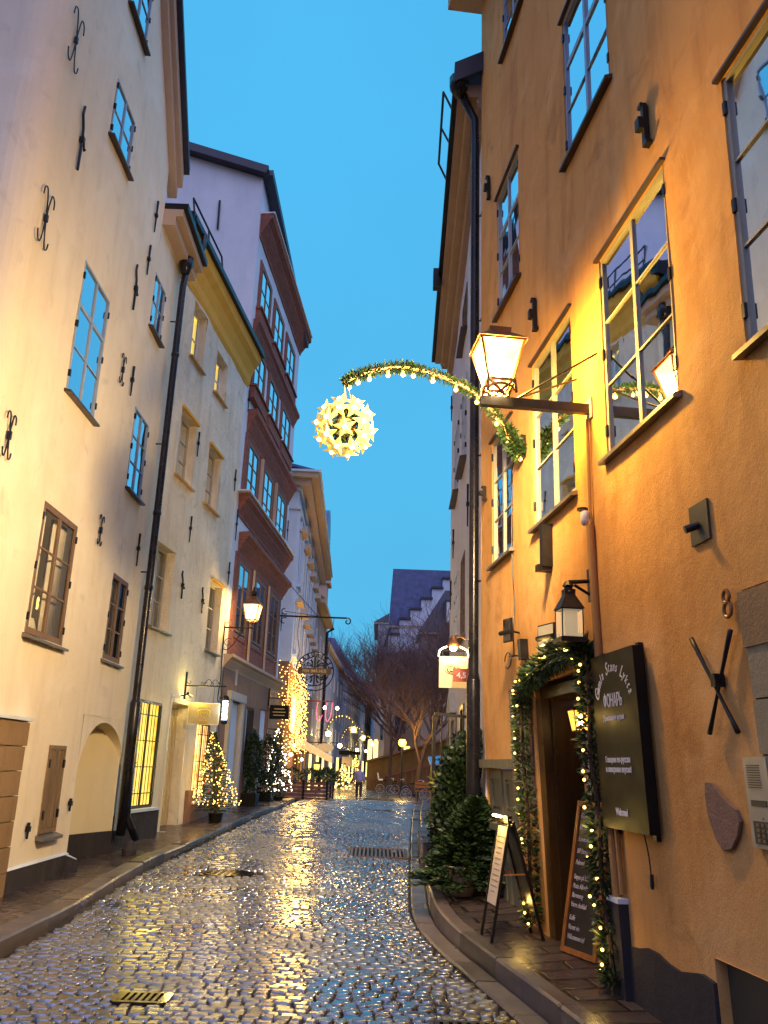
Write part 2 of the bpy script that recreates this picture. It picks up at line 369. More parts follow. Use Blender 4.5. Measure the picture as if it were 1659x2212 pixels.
def paving(name, dark, light, rough, sc, ior=1.7, bump=.6, rot=0.0, bw=.5, bh=.25):
    mt, nt, P, _ = nodes(name); L = nt.links.new
    tc = N(nt, 'ShaderNodeTexCoord'); mp = N(nt, 'ShaderNodeMapping'); mp.inputs['Rotation'].default_value = (0, 0, rot); L(tc.outputs['Object'], mp.inputs['Vector'])
    nz = N(nt, 'ShaderNodeTexNoise', Scale=1.7, Detail=2.0); L(tc.outputs['Object'], nz.inputs['Vector'])
    ve = N(nt, 'ShaderNodeVectorMath', operation='MULTIPLY_ADD'); L(nz.outputs['Color'], ve.inputs[0]); ve.inputs[1].default_value = (.07, .07, 0); L(mp.outputs[0], ve.inputs[2])
    br = N(nt, 'ShaderNodeTexBrick', Scale=sc); L(ve.outputs[0], br.inputs['Vector']); br.inputs['Mortar Size'].default_value = .022; br.inputs['Mortar Smooth'].default_value = .4; br.inputs['Brick Width'].default_value = bw; br.inputs['Row Height'].default_value = bh
    br.inputs['Color1'].default_value = c4(dark); br.inputs['Color2'].default_value = c4(light); br.inputs['Mortar'].default_value = c4([x * .3 for x in dark])
    no = N(nt, 'ShaderNodeTexNoise', Scale=9.0, Detail=6.0); L(tc.outputs['Object'], no.inputs['Vector'])
    mx = N(nt, 'ShaderNodeMixRGB', blend_type='MULTIPLY'); mx.inputs[0].default_value = .6; L(br.outputs['Color'], mx.inputs[1]); L(no.outputs['Color'], mx.inputs[2]); L(mx.outputs[0], P.inputs['Base Color'])
    n3 = N(nt, 'ShaderNodeTexNoise', Scale=1.1, Detail=4.0); L(tc.outputs['Object'], n3.inputs['Vector']); rr = ramp(nt, n3.outputs['Fac'], [(.35, rough[0]), (.65, rough[1])]); L(rr.outputs[0], P.inputs['Roughness'])
    P.inputs['IOR'].default_value = ior
    inv = N(nt, 'ShaderNodeMath', operation='MULTIPLY_ADD'); L(br.outputs['Fac'], inv.inputs[0]); inv.inputs[1].default_value = -1.0; L(no.outputs['Fac'], inv.inputs[2])
    b = N(nt, 'ShaderNodeBump', Strength=bump, Distance=.02); L(inv.outputs[0], b.inputs['Height']); L(b.outputs[0], P.inputs['Normal'])
    return mt
M['pave_left'] = paving('clinker_pavement', (.09, .05, .035), (.20, .13, .095), (.15, .36), 1.0, 1.8, 1.0, RAD(4), .22, .11)
M['pave_right'] = paving('slab_pavement', (.07, .05, .045), (.11, .08, .07), (.25, .5), 1.0, 1.5, .7, RAD(-8), .52, .26)
M['far_road'] = paving('far_setts', (.03, .03, .032), (.06, .058, .06), (.16, .3), 1.0, 2.8, .9, RAD(3), .16, .12)

# ------------------------------------------------------------------ text
def text(name, s, size, org, ex, ey, mat, parent, align='CENTER', shear=0.0, sx=1.0, ext=.0015, bold=0.0):
    cu = bpy.data.curves.new('txt', 'FONT'); cu.body = s; cu.size = size; cu.align_x = align; cu.align_y = 'CENTER'; cu.shear = shear; cu.extrude = ext; cu.offset = bold; cu.resolution_u = 3
    o = bpy.data.objects.new('txt', cu); COL.objects.link(o)
    dg = bpy.context.evaluated_depsgraph_get(); me = bpy.data.meshes.new_from_object(o.evaluated_get(dg))
    bpy.data.objects.remove(o); ez = ex.cross(ey)
    mb = MB(); org = V(org)
    mb.v = [org + ex * (v.co.x * sx) + ey * v.co.y + ez * v.co.z for v in me.vertices]; mb.f = [tuple(p.vertices) for p in me.polygons]
    bpy.data.meshes.remove(me); bpy.data.curves.remove(cu)
    return mb.build(name, mat, parent)

# ------------------------------------------------------------------ windows
def window(B, F, u0, u1, z0, z1, cols=2, rows=3, fw=.055, fm='frame_white', gm='glass_sky', rec=.0, bar=.022, sill='sill_dark', sill_o=.07,
           thick_row=None, curtain=0, hinge=False, depth=.45, lit=None, sill_h=.035, lintel_or_shade=None, gb=None):
    mb = MB(); o0, o1 = -rec - .024, -rec + .012
    mb.frame(F, u0, u1, z0, z1, fw, o0, o1)
    w, h = u1 - u0 - 2 * fw, z1 - z0 - 2 * fw
    for c in range(1, cols):
        uc = u0 + fw + w * c / cols; bw = bar * 1.7 if c * 2 == cols else bar
        mb.fbox(F, uc - bw, uc + bw, z0 + fw, z1 - fw, o0 + .004, o1 - .004)
    for r in range(1, rows):
        zc = z0 + fw + h * r / rows; b2 = bar * (2. if thick_row == r else .55)
        for c in range(cols):
            ua = u0 + fw + w * c / cols + (bar if c else 0); ub = u0 + fw + w * (c + 1) / cols - (bar if c < cols - 1 else 0)
            mb.fbox(F, ua, ub, zc - b2, zc + b2, o0 + .008, o1 - .008)
    W = mb.build('window', M[fm], B)
    g = MB(); og = -rec - .010
    for c in range(cols):      # each sash's pane sits at a slightly different angle, as old glass does
        ua = u0 + fw * .6 + (u1 - u0 - fw * 1.2) * c / cols; ub = u0 + fw * .6 + (u1 - u0 - fw * 1.2) * (c + 1) / cols
        t = [rnd.uniform(-.003, .003) for _ in range(4)]
        g.poly(F.pt(ua, z0 + fw * .6, og + t[0]), F.pt(ub, z0 + fw * .6, og + t[1]), F.pt(ub, z1 - fw * .6, og + t[2]), F.pt(ua, z1 - fw * .6, og + t[3]))
    g.build('pane', M[gm], W)
    if gm in ('glass_mid', 'glass_low'):
        r = MB(); a, b, c, d, e = u0 + .01, u1 - .01, z0 + .01, z1 - .01, -rec - depth; P = F.pt; f = -rec - .052
        r.poly(P(a, c, e), P(b, c, e), P(b, d, e), P(a, d, e))
        for A, Bq in (((a, c), (a, d)), ((b, c), (b, d)), ((a, c), (b, c)), ((a, d), (b, d))):
            r.poly(P(*A, f), P(*Bq, f), P(*Bq, e), P(*A, e))
        r.build('room', M[lit or 'dark_room'], W)
    if curtain:
        for side in (0, 1):
            cm = MB(); n = 14; uw = (u1 - u0) * (.36 if curtain == 1 else .5); L0 = []
            for k in range(n + 1):
                t = k / n; u = (u0 + .03 + uw * t) if side == 0 else (u1 - .03 - uw * t)
                oo = -rec - .14 + .03 * math.sin(k * 2.1 + side); L0.append((u, oo))
            for (ua, oa), (ub, ob) in zip(L0, L0[1:]):
                ta = abs(ua - (u0 if side == 0 else u1)) / (u1 - u0)
                sh = 1 if curtain == 2 else (1 - .55 * ta)
                cm.poly(F.pt(ua, z0 + .03, oa), F.pt(u0 + (ub - u0) if True else ub, z0 + .03, ob), F.pt(ub, z1 - .03, ob), F.pt(ua, z1 - .03, oa))
            cm.build('curtain', M['curtain'], W, smooth=True)
    if sill:
        s = MB(); s.box8([F.pt(u0 - .05, z0 - sill_h - .02, -.02), F.pt(u1 + .05, z0 - sill_h - .02, -.02), F.pt(u1 + .05, z0 - sill_h - .03, sill_o), F.pt(u0 - .05, z0 - sill_h - .03, sill_o),
                          F.pt(u0 - .05, z0 - .004, -.02), F.pt(u1 + .05, z0 - .004, -.02), F.pt(u1 + .05, z0 - sill_h, sill_o), F.pt(u0 - .05, z0 - sill_h, sill_o)])
        s.build('sill', M[sill], W)
    if lintel_or_shade:
        s = MB(); s.fbox(F, u0 - .03, u1 + .03, z1 + .004, z1 + .06, -.02, .06); s.build('lintel_or_shade', M[lintel_or_shade], W)
    if hinge:
        hb = MB(); hb.fbox(F, -.012, .012, -.05, .05, -.02, .03)
        for uu in (u0 + .01, u1 - .01):
            for k in range(3):
                zz = z0 + (z1 - z0) * (.12 + .38 * k); hh = MB(); hh.fbox(F, uu - .014, uu + .014, zz - .045, zz + .045, -rec - .02, -rec + .03); hh.build('hinge', M['iron'], W)
    return W
def opening(u0, u1, z0, z1, dep): return (u0, u1, z0, z1, dep)
def anchor(B, F, u, z, h, kind):
    a = MB(); e1, e2 = F.d, V((0, 0, 1)); c = F.pt(u, z, .035)
    if kind == 's':        # two crossed S-scrolls
        for sg in (1, -1):
            w_ = h * .10
            a.tube(catmull([c + e1 * sg * w_ * 2.1 + e2 * h * .30, c + e1 * sg * w_ * 1.9 + e2 * h * .44, c + e1 * sg * w_ * 1.0 + e2 * h * .47, c + e1 * sg * w_ * .45 + e2 * h * .30, c + e1 * sg * w_ * .15 + e2 * h * .1,
                            c + e1 * -sg * w_ * .15 - e2 * h * .1, c + e1 * -sg * w_ * .45 - e2 * h * .3, c + e1 * -sg * w_ * 1.0 - e2 * h * .47, c + e1 * -sg * w_ * 1.8 - e2 * h * .44, c + e1 * -sg * w_ * 2.1 - e2 * h * .32], 4), .0085, 6)
        a.box(c, .04, .04, .09)
    elif kind == 'hook':
        a.tube([c - e2 * h * .5, c, c + e2 * h * .18 - e1 * .02, c + e2 * h * .36 - e1 * .09, c + e2 * h * .5 - e1 * .07], .018, 6)
        a.tube([c + e2 * h * .1, c - e2 * h * .02 + e1 * .07, c - e2 * h * .1 + e1 * .1, c - e2 * h * .05 + e1 * .13], .014, 6)
        a.box(c, .06, .05, .07)
    elif kind == 'flat':
        w = .022
        a.fbox(F, u - w, u + w, z - h * .42, z + h * .42, .01, .05)
        a.fbox(F, u - w + .02, u + w + .03, z + h * .42, z + h * .5, .01, .06); a.fbox(F, u - w - .04, u + w - .02, z - h * .5, z - h * .42, .01, .06)
        a.fbox(F, u - .02, u + .045, z - h * .10, z + h * .14, .05, .09)
    else:
        a.tube([c - e2 * h * .5, c + e2 * h * .5], [.012, .02], 6); a.box(c + e2 * .02, .05, .05, .06)
    return a.build('wall_anchor', M['iron'], B)
# ------------------------------------------------------------------ ground
_RZ = [(-30, -.3), (0, -.05), (6, -.02), (9, 0.), (12, .03), (15, .09), (17.5, .2), (20.5, .34), (25, .45), (29, .47), (33, .4), (40, .15), (48, -.12), (60, -.2), (130, -.25), (400, -.4)]
def hermite(T, x):
    n = len(T)
    if x <= T[0][0]: return T[0][1]
    if x >= T[-1][0]: return T[-1][1]
    sl = []
    for i in range(n):
        a, b = T[max(i - 1, 0)], T[min(i + 1, n - 1)]; sl.append((b[1] - a[1]) / (b[0] - a[0]))
    for i in range(n - 1):
        if x <= T[i + 1][0]:
            h = T[i + 1][0] - T[i][0]; t = (x - T[i][0]) / h
            return ((2 * t ** 3 - 3 * t * t + 1) * T[i][1] + (t ** 3 - 2 * t * t + t) * h * sl[i] + (-2 * t ** 3 + 3 * t * t) * T[i + 1][1] + (t ** 3 - t * t) * h * sl[i + 1])
def RZ(y): return hermite(_RZ, y)
_LK = [(-30, -3.1), (0, -3.05), (8.9, -3.06), (12.5, -3.26), (15, -3.2), (20.5, -2.76), (24, -2.46), (26.6, -2.4), (60, -2.4)]
def LK(y): return hermite(_LK, y)
_RK = [(-30, 4.4), (-4, 2.6), (0, 2.1), (3, 1.72), (5.3, 1.42), (6.6, 1.22), (7.3, 1.09), (7.9, .97), (9.1, .77), (10.2, .68), (12.5, .74), (16, .88), (20, 1.05), (26, 1.35), (30, 1.6), (60, 3)]
def RK(y): return hermite(_RK, y)
_PL = [(-30, .1), (8, .12), (12, .14), (15, .19), (17.3, .32), (20.5, .46), (25, .57), (30, .58), (40, .25), (48, -.08)]     # left pavement at the wall
_PR = [(-30, .0), (4, .10), (6.2, .13), (7.2, .19), (8.6, .22), (10.4, .34), (12, .38), (18, .46), (30, .5)]        # right pavement at the wall
def crown(x): return .05 * (1 - ((x + 1.1) / 2.3) ** 2)

def sheet(name, fn, xs, ys, mat, **kw):
    mb = MB(); nx = len(xs)
    for y in ys:
        for x in xs: mb.v.append(V(fn(x, y)))
    for j in range(len(ys) - 1):
        for i in range(nx - 1): a = j * nx + i; mb.f.append((a, a + 1, a + nx + 1, a + nx))
    return mb.build(name, mat, smooth=True, kind='structure')
def lin(a, b, n): return [a + (b - a) * k / n for k in range(n + 1)]
def terr(x, y):
    z = RZ(y) - .16
    if y > 44 and x > 3.0: z += .30 * min(1, (x - 3.0) / 3) * min(1, (y - 44) / 10)
    return (x, y, z)
sheet('ground', terr, [-400, -120, -60, -30, -15, -8, -4, 0, 3, 4, 5, 6, 10, 20, 40, 90, 200, 400], [-60, -20] + lin(0, 150, 50) + [200, 300, 420], M['far_road'])
# joint bed below the setts
sheet('road', lambda t, y: (LK(y) + (RK(y) - LK(y)) * t, y, RZ(y) - .035 + crown(LK(y) + (RK(y) - LK(y)) * t)), lin(0, 1, 8), lin(-20, 30.2, 60), M['joint'])
# the crossing and the street beyond the rise
sheet('road', lambda x, y: (x, y, RZ(y) + .012), [-14, -8, -4] + lin(-3.6, 2.4, 8) + [3.2, 6, 12, 22], lin(30.2, 150, 70), M['far_road'])
HOLES = [(-.42, 15.4, .62, 16.5), (-2.5, 12.75, -1.55, 13.5), (.38, 5.2, 1.02, 6.4), (-1.3, 21.0, -.6, 21.3), (-.2, 24.2, .5, 24.5), (-1.72, 6.42, -1.34, 6.70)]
def cobbles():
    Vs, Fs, tone, nv = [], [], [], 0; R = random.Random(5)
    g = [-.5, -.40, .40, .5]; y = 1.2; row = 0
    while y < 30.4:
        pitch = .094 + .004 * math.sin(row * .7); x = LK(y) + .03 + R.uniform(0, .08); xe = RK(y) - .22; ph = R.uniform(-.02, .02)
        while x < xe - .04:
            w = R.uniform(.078, .128); w = min(w, xe - x)
            xc = x + w / 2; x += w + .005
            yc = y + .26 * (1 - ((xc + 1.1) / 2.3) ** 2) - .13 + .035 * math.sin(xc * 2.3 + y * .55) + ph + R.uniform(-.008, .008)
            if any(a < xc < c and b < yc < d for a, b, c, d in HOLES): continue
            rot = R.uniform(-.09, .09) - .22 * (xc + 1.1) / 2.3 * .5; tx, ty = R.gauss(0, .012), R.gauss(0, .021) * (1 + min(2.4, max(0, (yc - 6) / 6))); dz = R.gauss(0, .0035); t = R.random() * .75
            sx, sy = w - .008, pitch - .012 + R.uniform(-.006, .004); cr, sr = math.cos(rot), math.sin(rot); z0 = RZ(yc) + crown(xc) + dz
            cj = [R.uniform(-.008, .008) for _ in range(8)]
            for j in range(4):
                for i in range(4):
                    a, b = g[i], g[j]; e = (1 if i in (0, 3) else 0) + (1 if j in (0, 3) else 0)
                    k = (i > 1) + 2 * (j > 1)
                    lx = a * sx * (.93 if e == 2 else 1) + cj[2 * k]; ly = b * sy * (.93 if e == 2 else 1) + cj[2 * k + 1]
                    h = (0, -.006, -.011)[e] + (.0015 if e == 0 else 0)
                    Vs.append((xc + lx * cr - ly * sr, yc + lx * sr + ly * cr, z0 + h + lx * tx + ly * ty)); tone.append(t)
            ring = [0, 1, 2, 3, 7, 11, 15, 14, 13, 12, 8, 4]
            for q in ring:
                p = Vs[nv + q]; Vs.append((xc + (p[0] - xc) * 1.03, yc + (p[1] - yc) * 1.03, z0 - .055)); tone.append(t)
            for j in range(3):
                for i in range(3): a = nv + j * 4 + i; Fs.append((a, a + 1, a + 5, a + 4))
            for k in range(12): Fs.append((nv + ring[k], nv + 16 + k, nv + 16 + (k + 1) % 12, nv + ring[(k + 1) % 12]))
            nv += 28
        y += pitch; row += 1
    me = bpy.data.meshes.new('cobbles'); me.from_pydata(Vs, [], Fs); me.polygons.foreach_set('use_smooth', [k % 21 != 4 for k in range(len(Fs))])      # worn flat tops, rounded shoulders
    at = me.attributes.new('tone', 'FLOAT', 'POINT'); at.data.foreach_set('value', tone)
    me.materials.append(M['cobble']); me.update(); o = bpy.data.objects.new('cobblestone_road', me); COL.objects.link(o); o['kind'] = 'structure'
cobbles()
def blocks(name, line, ys, wdt, zt, zb, off, seg=(.7, 1.3)):
    """a run of granite blocks beside a plan line x = line(y)"""
    Vs, Fs, tone = [], [], []; R = random.Random(hash(name) % 1 + 3); y, ye = ys; mb = MB()
    while y < ye:
        L = R.uniform(*seg); n = max(1, int(L / .35)); t = R.random() * .7; dz = R.gauss(0, .004); b0 = len(mb.v)
        for k in range(n + 1):
            yy = y + .006 + (L - .012) * k / n; xa = line(yy) + off; c = .018
            for x, z in ((xa, zb), (xa, zt(yy) - c), (xa + c * (1 if wdt > 0 else -1), zt(yy)), (xa + wdt - c * (1 if wdt > 0 else -1), zt(yy)), (xa + wdt, zt(yy) - c), (xa + wdt, zb)):
                mb.v.append(V((x, yy, (z if z == zb else z + dz)))); tone.append(t)
        for k in range(n):
            for q in range(5): a = b0 + k * 6 + q; mb.f.append((a, a + 1, a + 7, a + 6))
        mb.f.append(tuple(b0 + q for q in range(6))); mb.f.append(tuple(b0 + n * 6 + q for q in range(6)))
        y += L
    o = mb.build(name, M['kerb'], kind='structure'); at = o.data.attributes.new('tone', 'FLOAT', 'POINT'); at.data.foreach_set('value', tone); return o
def lkz(y): return RZ(y) + .12 + .01 * math.sin(y)
def rkz(y): return hermite([(-30, .05), (3, .12), (6, .14), (8.4, .17), (9.4, .20), (10.6, .26), (13, .3), (20, .42), (30, .52)], y)
blocks('kerb', LK, (-6, 26.6), -.26, lkz, -.3, 0.0)
blocks('kerb', RK, (-2, 30), .16, rkz, -.3, 0.0, (.8, 1.5))
blocks('gutter', RK, (1.2, 30), -.20, lambda y: RZ(y) + .012 + crown(RK(y)), -.3, -.004, (.5, 1.0))
def wl(y):
    if y < 14.6: return -4.03
    if y < 20.2: return -4.2 + .1033 * (y - 15.1)
    return -3.65 + .0734 * (y - 20.5)
def wr(y): return 1.592 - .1139 * (y - 7.308) if y < 10.45 else 1.3 + .019 * (y - 10.6)
sheet('pavement', lambda t, y: (LK(y) - .255 + (wl(y) - .35 - LK(y) + .255) * t, y, lkz(y) - .012 + (hermite(_PL, y) - lkz(y) + .012) * t), lin(0, 1, 5), lin(-6, 26.6, 80), M['pave_left'])
sheet('pavement', lambda t, y: (RK(y) + .155 + (wr(y) + .45 - RK(y) - .155) * t, y, rkz(y) - .012 + (hermite(_PR, y) - rkz(y) + .012) * t), lin(0, 1, 4), lin(-3, 30, 80), M['pave_right'])

# ================================================================== cream house on the left (nearest)
F1 = Fac((-4.0, 0.0), -.19, 'L')
B1 = thing('house', 'tall cream plastered house with stepped gable and iron wall ties, nearest on the left', 'house', (-4.0, 11.4, 0))
W1 = [('a', 10.05, 10.95, 9.99, 10.94, 2, 2, 0), ('t', 10.04, 10.94, 12.32, 13.5, 2, 2, 0), ('m', 9.87, 10.94, 6.0, 7.84, 2, 3, 2), ('m2', 12.72, 13.55, 5.66, 7.0, 2, 3, 0),
      ('u2', 12.9, 13.6, 8.57, 9.57, 2, 2, 0), ('l', 9.75, 10.94, 2.93, 4.5, 2, 3, 0), ('l2', 12.65, 13.5, 2.99, 4.27, 2, 3, 0), ('s', 11.02, 11.6, .68, 1.72, 2, 1, 0)]
AR = (12.17, 14.28, -.1, 2.16)
ops = [(w[1], w[2], w[3], w[4], .05) for w in W1] + [AR + (0.0,)]
SL = 1.325
def top1(u): return 15.7 - SL * abs(u - 10.25) if u < 12.93 else 10.86
w = MB(); wall(w, F1, 8.45, 12.93, -.1, 16, ops, top1, .3, .012); wall(w, F1, 12.93, 14.62, -.1, 10.86, ops, None, .3, .012)
# rounded near corner and the side wall
prev = None
for k in range(9):
    t = k / 8 * math.pi / 2; p = F1.pt(8.45, 0, 0) - F1.n * .4 + F1.n * .4 * math.cos(t) - F1.d * .4 * math.sin(t)
    q = [p + V((0, 0, z)) for z in (-.1, 3, 6, 9, 12, 13.2)]
    if prev:
        for a in range(5): w.poly(prev[a], q[a], q[a + 1], prev[a + 1])
    prev = q
pe = F1.pt(8.05, 0, -8.4)
for a in range(5): w.poly(prev[a], V((pe.x, pe.y, prev[a].z)), V((pe.x, pe.y, prev[a + 1].z)), prev[a + 1])
w.poly(F1.pt(12.93, 10.86, 0), F1.pt(12.93, 12.2, 0), F1.pt(12.93, 12.2, -5), F1.pt(12.93, 10.86, -5))
w.poly(F1.pt(14.62, -.1, 0), F1.pt(14.62, 10.86, 0), F1.pt(14.62, 10.86, -5), F1.pt(14.62, -.1, -5))
# arch spandrel
ac, arw = 13.2, 1.03
def az_(u): t = max(-1, min(1, (u - ac) / (1.03 if u < ac else 1.08))); return (1.28 + .2 * (u - 12.17) / 2.1) + (2.09 - 1.28 - .2 * (u - 12.17) / 2.1) * math.sqrt(max(0, 1 - t * t))
def dep(u): return .62 * (1 - (u - 12.17) / 2.11) ** .8 + .03 if u < 14.27 else .03
us = [12.17 + 2.11 * (1 - math.cos(math.pi * k / 28)) / 2 for k in range(29)]
for a, b in zip(us, us[1:]): w.poly(F1.pt(a, az_(a), .0), F1.pt(b, az_(b), .0), F1.pt(b, 2.16, .0), F1.pt(a, 2.16, .0))
WL1 = w.build('wall', M['cream'], B1, smooth=False)
nb = MB()
for a, b in zip(us, us[1:]):
    nb.poly(F1.pt(a, az_(a), 0), F1.pt(b, az_(b), 0), F1.pt(b, az_(b), -dep(b)), F1.pt(a, az_(a), -dep(a)))
    nb.poly(F1.pt(a, .5, -dep(a)), F1.pt(b, .5, -dep(b)), F1.pt(b, az_(b), -dep(b)), F1.pt(a, az_(a), -dep(a)))
nb.poly(F1.pt(us[0], .0, 0), F1.pt(us[0], az_(us[0]), 0), F1.pt(us[0], az_(us[0]), -dep(us[0])), F1.pt(us[0], 0, -dep(us[0])))
nb.build('archway_niche', M['niche'], B1, smooth=True)
nb = MB()
for a, b in zip(us, us[1:]): nb.poly(F1.pt(a, -.1, -dep(a) + .02), F1.pt(b, -.1, -dep(b) + .02), F1.pt(b, .5, -dep(b) + .02), F1.pt(a, .5, -dep(a) + .02)); nb.poly(F1.pt(a, .5, -dep(a) + .02), F1.pt(b, .5, -dep(b) + .02), F1.pt(b, .5, -dep(b) - .02), F1.pt(a, .5, -dep(a) - .02))
nb.fbox(F1, 14.28, 14.64, -.1, .5, -.05, .03); nb.build('plinth', M['plinth'], B1)
pl = MB(); pl.fbox(F1, 8.3, 12.15, -.1, .36, -.02, .045); pl.build('plinth', M['plinth'], B1)
pl = MB(); pl.box8([F1.pt(8.3, .362, -.02), F1.pt(12.15, .362, -.02), F1.pt(12.15, .362, .05), F1.pt(8.3, .362, .05), F1.pt(8.3, .395, -.02), F1.pt(12.15, .395, -.02), F1.pt(12.15, .375, .02), F1.pt(8.3, .375, .02)]); pl.build('plinth_cap', M['white_wall'], B1)
fs = MB(); fs.box8([F1.pt(12.0, .05, -.2), F1.pt(12.34, .05, -.2), F1.pt(12.34, .05, .14), F1.pt(12.0, .05, .10), F1.pt(12.02, .36, -.2), F1.pt(12.24, .30, -.2), F1.pt(12.3, .27, .12), F1.pt(12.02, .34, .08)]); fs.build('corner_stone', M['plinth'], B1)
fs = MB(); fs.box8([F1.pt(12.03, .362, -.1), F1.pt(12.22, .305, -.1), F1.pt(12.3, .277, .115), F1.pt(12.03, .345, .075), F1.pt(12.03, .40, -.1), F1.pt(12.2, .33, -.1), F1.pt(12.29, .295, .10), F1.pt(12.03, .37, .06)]); fs.build('stone_cap', M['white_wall'], B1)
for nme, a, b, c, d, cl, rw, th in W1[:5]:
    window(B1, F1, a, b, c, d, cl, rw, .03, 'frame_blue', 'glass_sky', 0.0, .013, 'sill_dark', .09, thick_row=th, hinge=True, sill_h=.03)
LW = window(B1, F1, *W1[5][1:5], 2, 3, .075, 'frame_brown', 'glass_low', .01, .022, 'sill_grey', .09, curtain=1, hinge=True, lit='room_warm')
for u_, z_ in ((10.1, 3.42), (10.3, 3.45), (10.5, 3.44)):
    cl_ = MB(); cl_.lathe(F1.pt(u_, z_ - .12, -.2), [(.012, 0), (.012, .1), (.016, .11), (.004, .15)], 6); cl_.build('candle_lamp', M['lamp_amber'], LW)
cl_ = MB(); cl_.lathe(F1.pt(10.35, 3.05, -.22), [(.10, 0), (.06, .13), (.02, .14)], 12); cl_.build('lamp_shade', M['curtain'], LW)
window(B1, F1, *W1[6][1:5], 2, 3, .07, 'frame_brown', 'glass_low', .01, .024, 'sill_grey', .07, curtain=1, hinge=True)
# shutters over the low opening
sf = MB(); sf.frame(F1, 11.02, 11.6, .68, 1.72, .05, -.05, .02); sf.build('shutter_frame', M['brown_shutter'], B1)
for a, b in ((11.075, 11.30), (11.325, 11.545)):
    s = MB(); s.fbox(F1, a, b, .735, 1.665, -.045, .0); s.fbox(F1, a, a + .09, .735, 1.665, .0, .012); s.fbox(F1, b - .06, b, .735, 1.665, 0, .01); S_ = s.build('shutter', M['brown_shutter'], B1)
    for zz in (.9, 1.5):
        h = MB(); uu = a - .02 if a < 11.2 else b + .02; h.fbox(F1, uu - .018, uu + .018, zz - .05, zz + .05, -.01, .035); h.build('hinge', M['iron'], S_)
s = MB(); s.fbox(F1, 11.295, 11.33, .735, 1.665, -.05, -.046); s.build('shutter_gap', M['iron'], B1)
s = MB(); s.box8([F1.pt(10.97, .62, -.02), F1.pt(11.66, .62, -.02), F1.pt(11.66, .60, .1), F1.pt(10.97, .60, .1), F1.pt(10.97, .675, -.02), F1.pt(11.66, .675, -.02), F1.pt(11.66, .635, .1), F1.pt(10.97, .635, .1)]); s.build('sill', M['sill_grey'], B1)
# rusticated door surround at the near end
for k in range(7):
    z = .10 + .265 * k; s = MB(); s.fbox(F1, 9.25, 10.08 + .05 * (k == 6), z, z + .255, -.05, .07 + .004 * (k % 2)); s.build('surround_block', M['sand'], B1)
s = MB(); s.fbox(F1, 9.2, 10.16, 1.962, 2.0, -.02, .10); s.build('surround_cap', M['white_wall'], B1)
for u, z, h, k in ((8.5, 10.05, .82, 's'), (9.12, 9.1, .9, 'hook'), (8.5, 7.5, .74, 's'), (8.5, 4.83, .52, 's'), (11.9, 8.65, .75, 'hook'), (11.8, 7.2, .5, 's'), (11.76, 4.68, .45, 's'), (13.7, 4.88, .55, 'bar'), (12.45, 10.35, .6, 'bar'), (12.35, 9.45, .55, 'bar'), (12.3, 7.25, .5, 'bar'), (10.62, .75, .18, 'bar'), (11.98, .98, .16, 'bar')):
    anchor(B1, F1, u, z, h, k)
def slab(F, p0, p1, dz0, dz1, o0, o1):     # moulding running along a sloping eave from (u,z) to (u,z)
    mb = MB(); (a, b), (c, d) = p0, p1
    return mb.box8([F.pt(a, b + dz0, o0), F.pt(c, d + dz0, o0), F.pt(c, d + dz0, o1), F.pt(a, b + dz0, o1), F.pt(a, b + dz1, o0), F.pt(c, d + dz1, o0), F.pt(c, d + dz1, o1), F.pt(a, b + dz1, o1)])
ap, e1_ = (10.25, 15.7), (13.2, 11.79); e0_ = (7.3, 11.79)
for A, Bq in ((ap, e1_), (ap, e0_)):
    slab(F1, A, Bq, -.52, -.02, -.05, .12).build('cornice', M['tan'], B1); slab(F1, A, Bq, -.30, -.02, .12, .2).build('cornice', M['tan'], B1)
    slab(F1, A, Bq, -.015, .12, -9, .30).build('roof', M['roof'], B1)
slab(F1, (12.94, 10.86), (14.75, 10.86), -.32, 0, -.05, .22).build('cornice', M['tan'], B1); slab(F1, (12.94, 10.86), (14.75, 10.86), -.14, 0, .22, .34).build('cornice', M['tan'], B1)
slab(F1, (12.94, 10.87), (14.75, 10.87), .0, .11, -.05, .42).build('gutter', M['iron'], B1)
r = MB(); r.box8([F1.pt(12.94, 10.9, -.05), F1.pt(14.7, 10.9, -.05), F1.pt(14.7, 12.4, -5), F1.pt(12.94, 12.4, -5), F1.pt(12.94, 10.98, -.05), F1.pt(14.7, 10.98, -.05), F1.pt(14.7, 12.5, -5), F1.pt(12.94, 12.5, -5)]); r.build('roof', M['roof'], B1)

# ================================================================== rough plastered house with ochre eave
F2 = Fac((-4.2, 15.1), 5.9, 'L')
B2 = thing('house', 'rough cream house with ochre eave, barred shop windows and beige door, second on the left', 'house', F2.pt(2.4, 0, 0))
WA = [(.9, 1.75, 9.6, 10.86), (2.66, 3.52, 9.6, 10.6), (.8, 1.81, 6.98, 8.36), (2.74, 3.7, 6.99, 8.32), (.3, 1.31, 3.92, 5.48), (3.75, 4.69, 3.95, 5.48)]
SH = [(.2, 1.44, .76, 2.6), (3.68, 4.66, .78, 2.38)]; DR = (2.0, 3.0, .2, 2.66)
w = MB(); wall(w, F2, -.5, 5.3, 0, 11.0, [q + (.2,) for q in WA] + [q + (.12,) for q in SH] + [DR + (.3,)], None, .3, .02, seed=3)
w.poly(F2.pt(5.3, 0, 0), F2.pt(5.3, 11, 0), F2.pt(5.3, 11, -4), F2.pt(5.3, 0, -4)); w.poly(F2.pt(-.5, 0, 0), F2.pt(-.5, 11, 0), F2.pt(-.5, 11, -4), F2.pt(-.5, 0, -4))
w.build('wall', M['rough_cream'], B2)
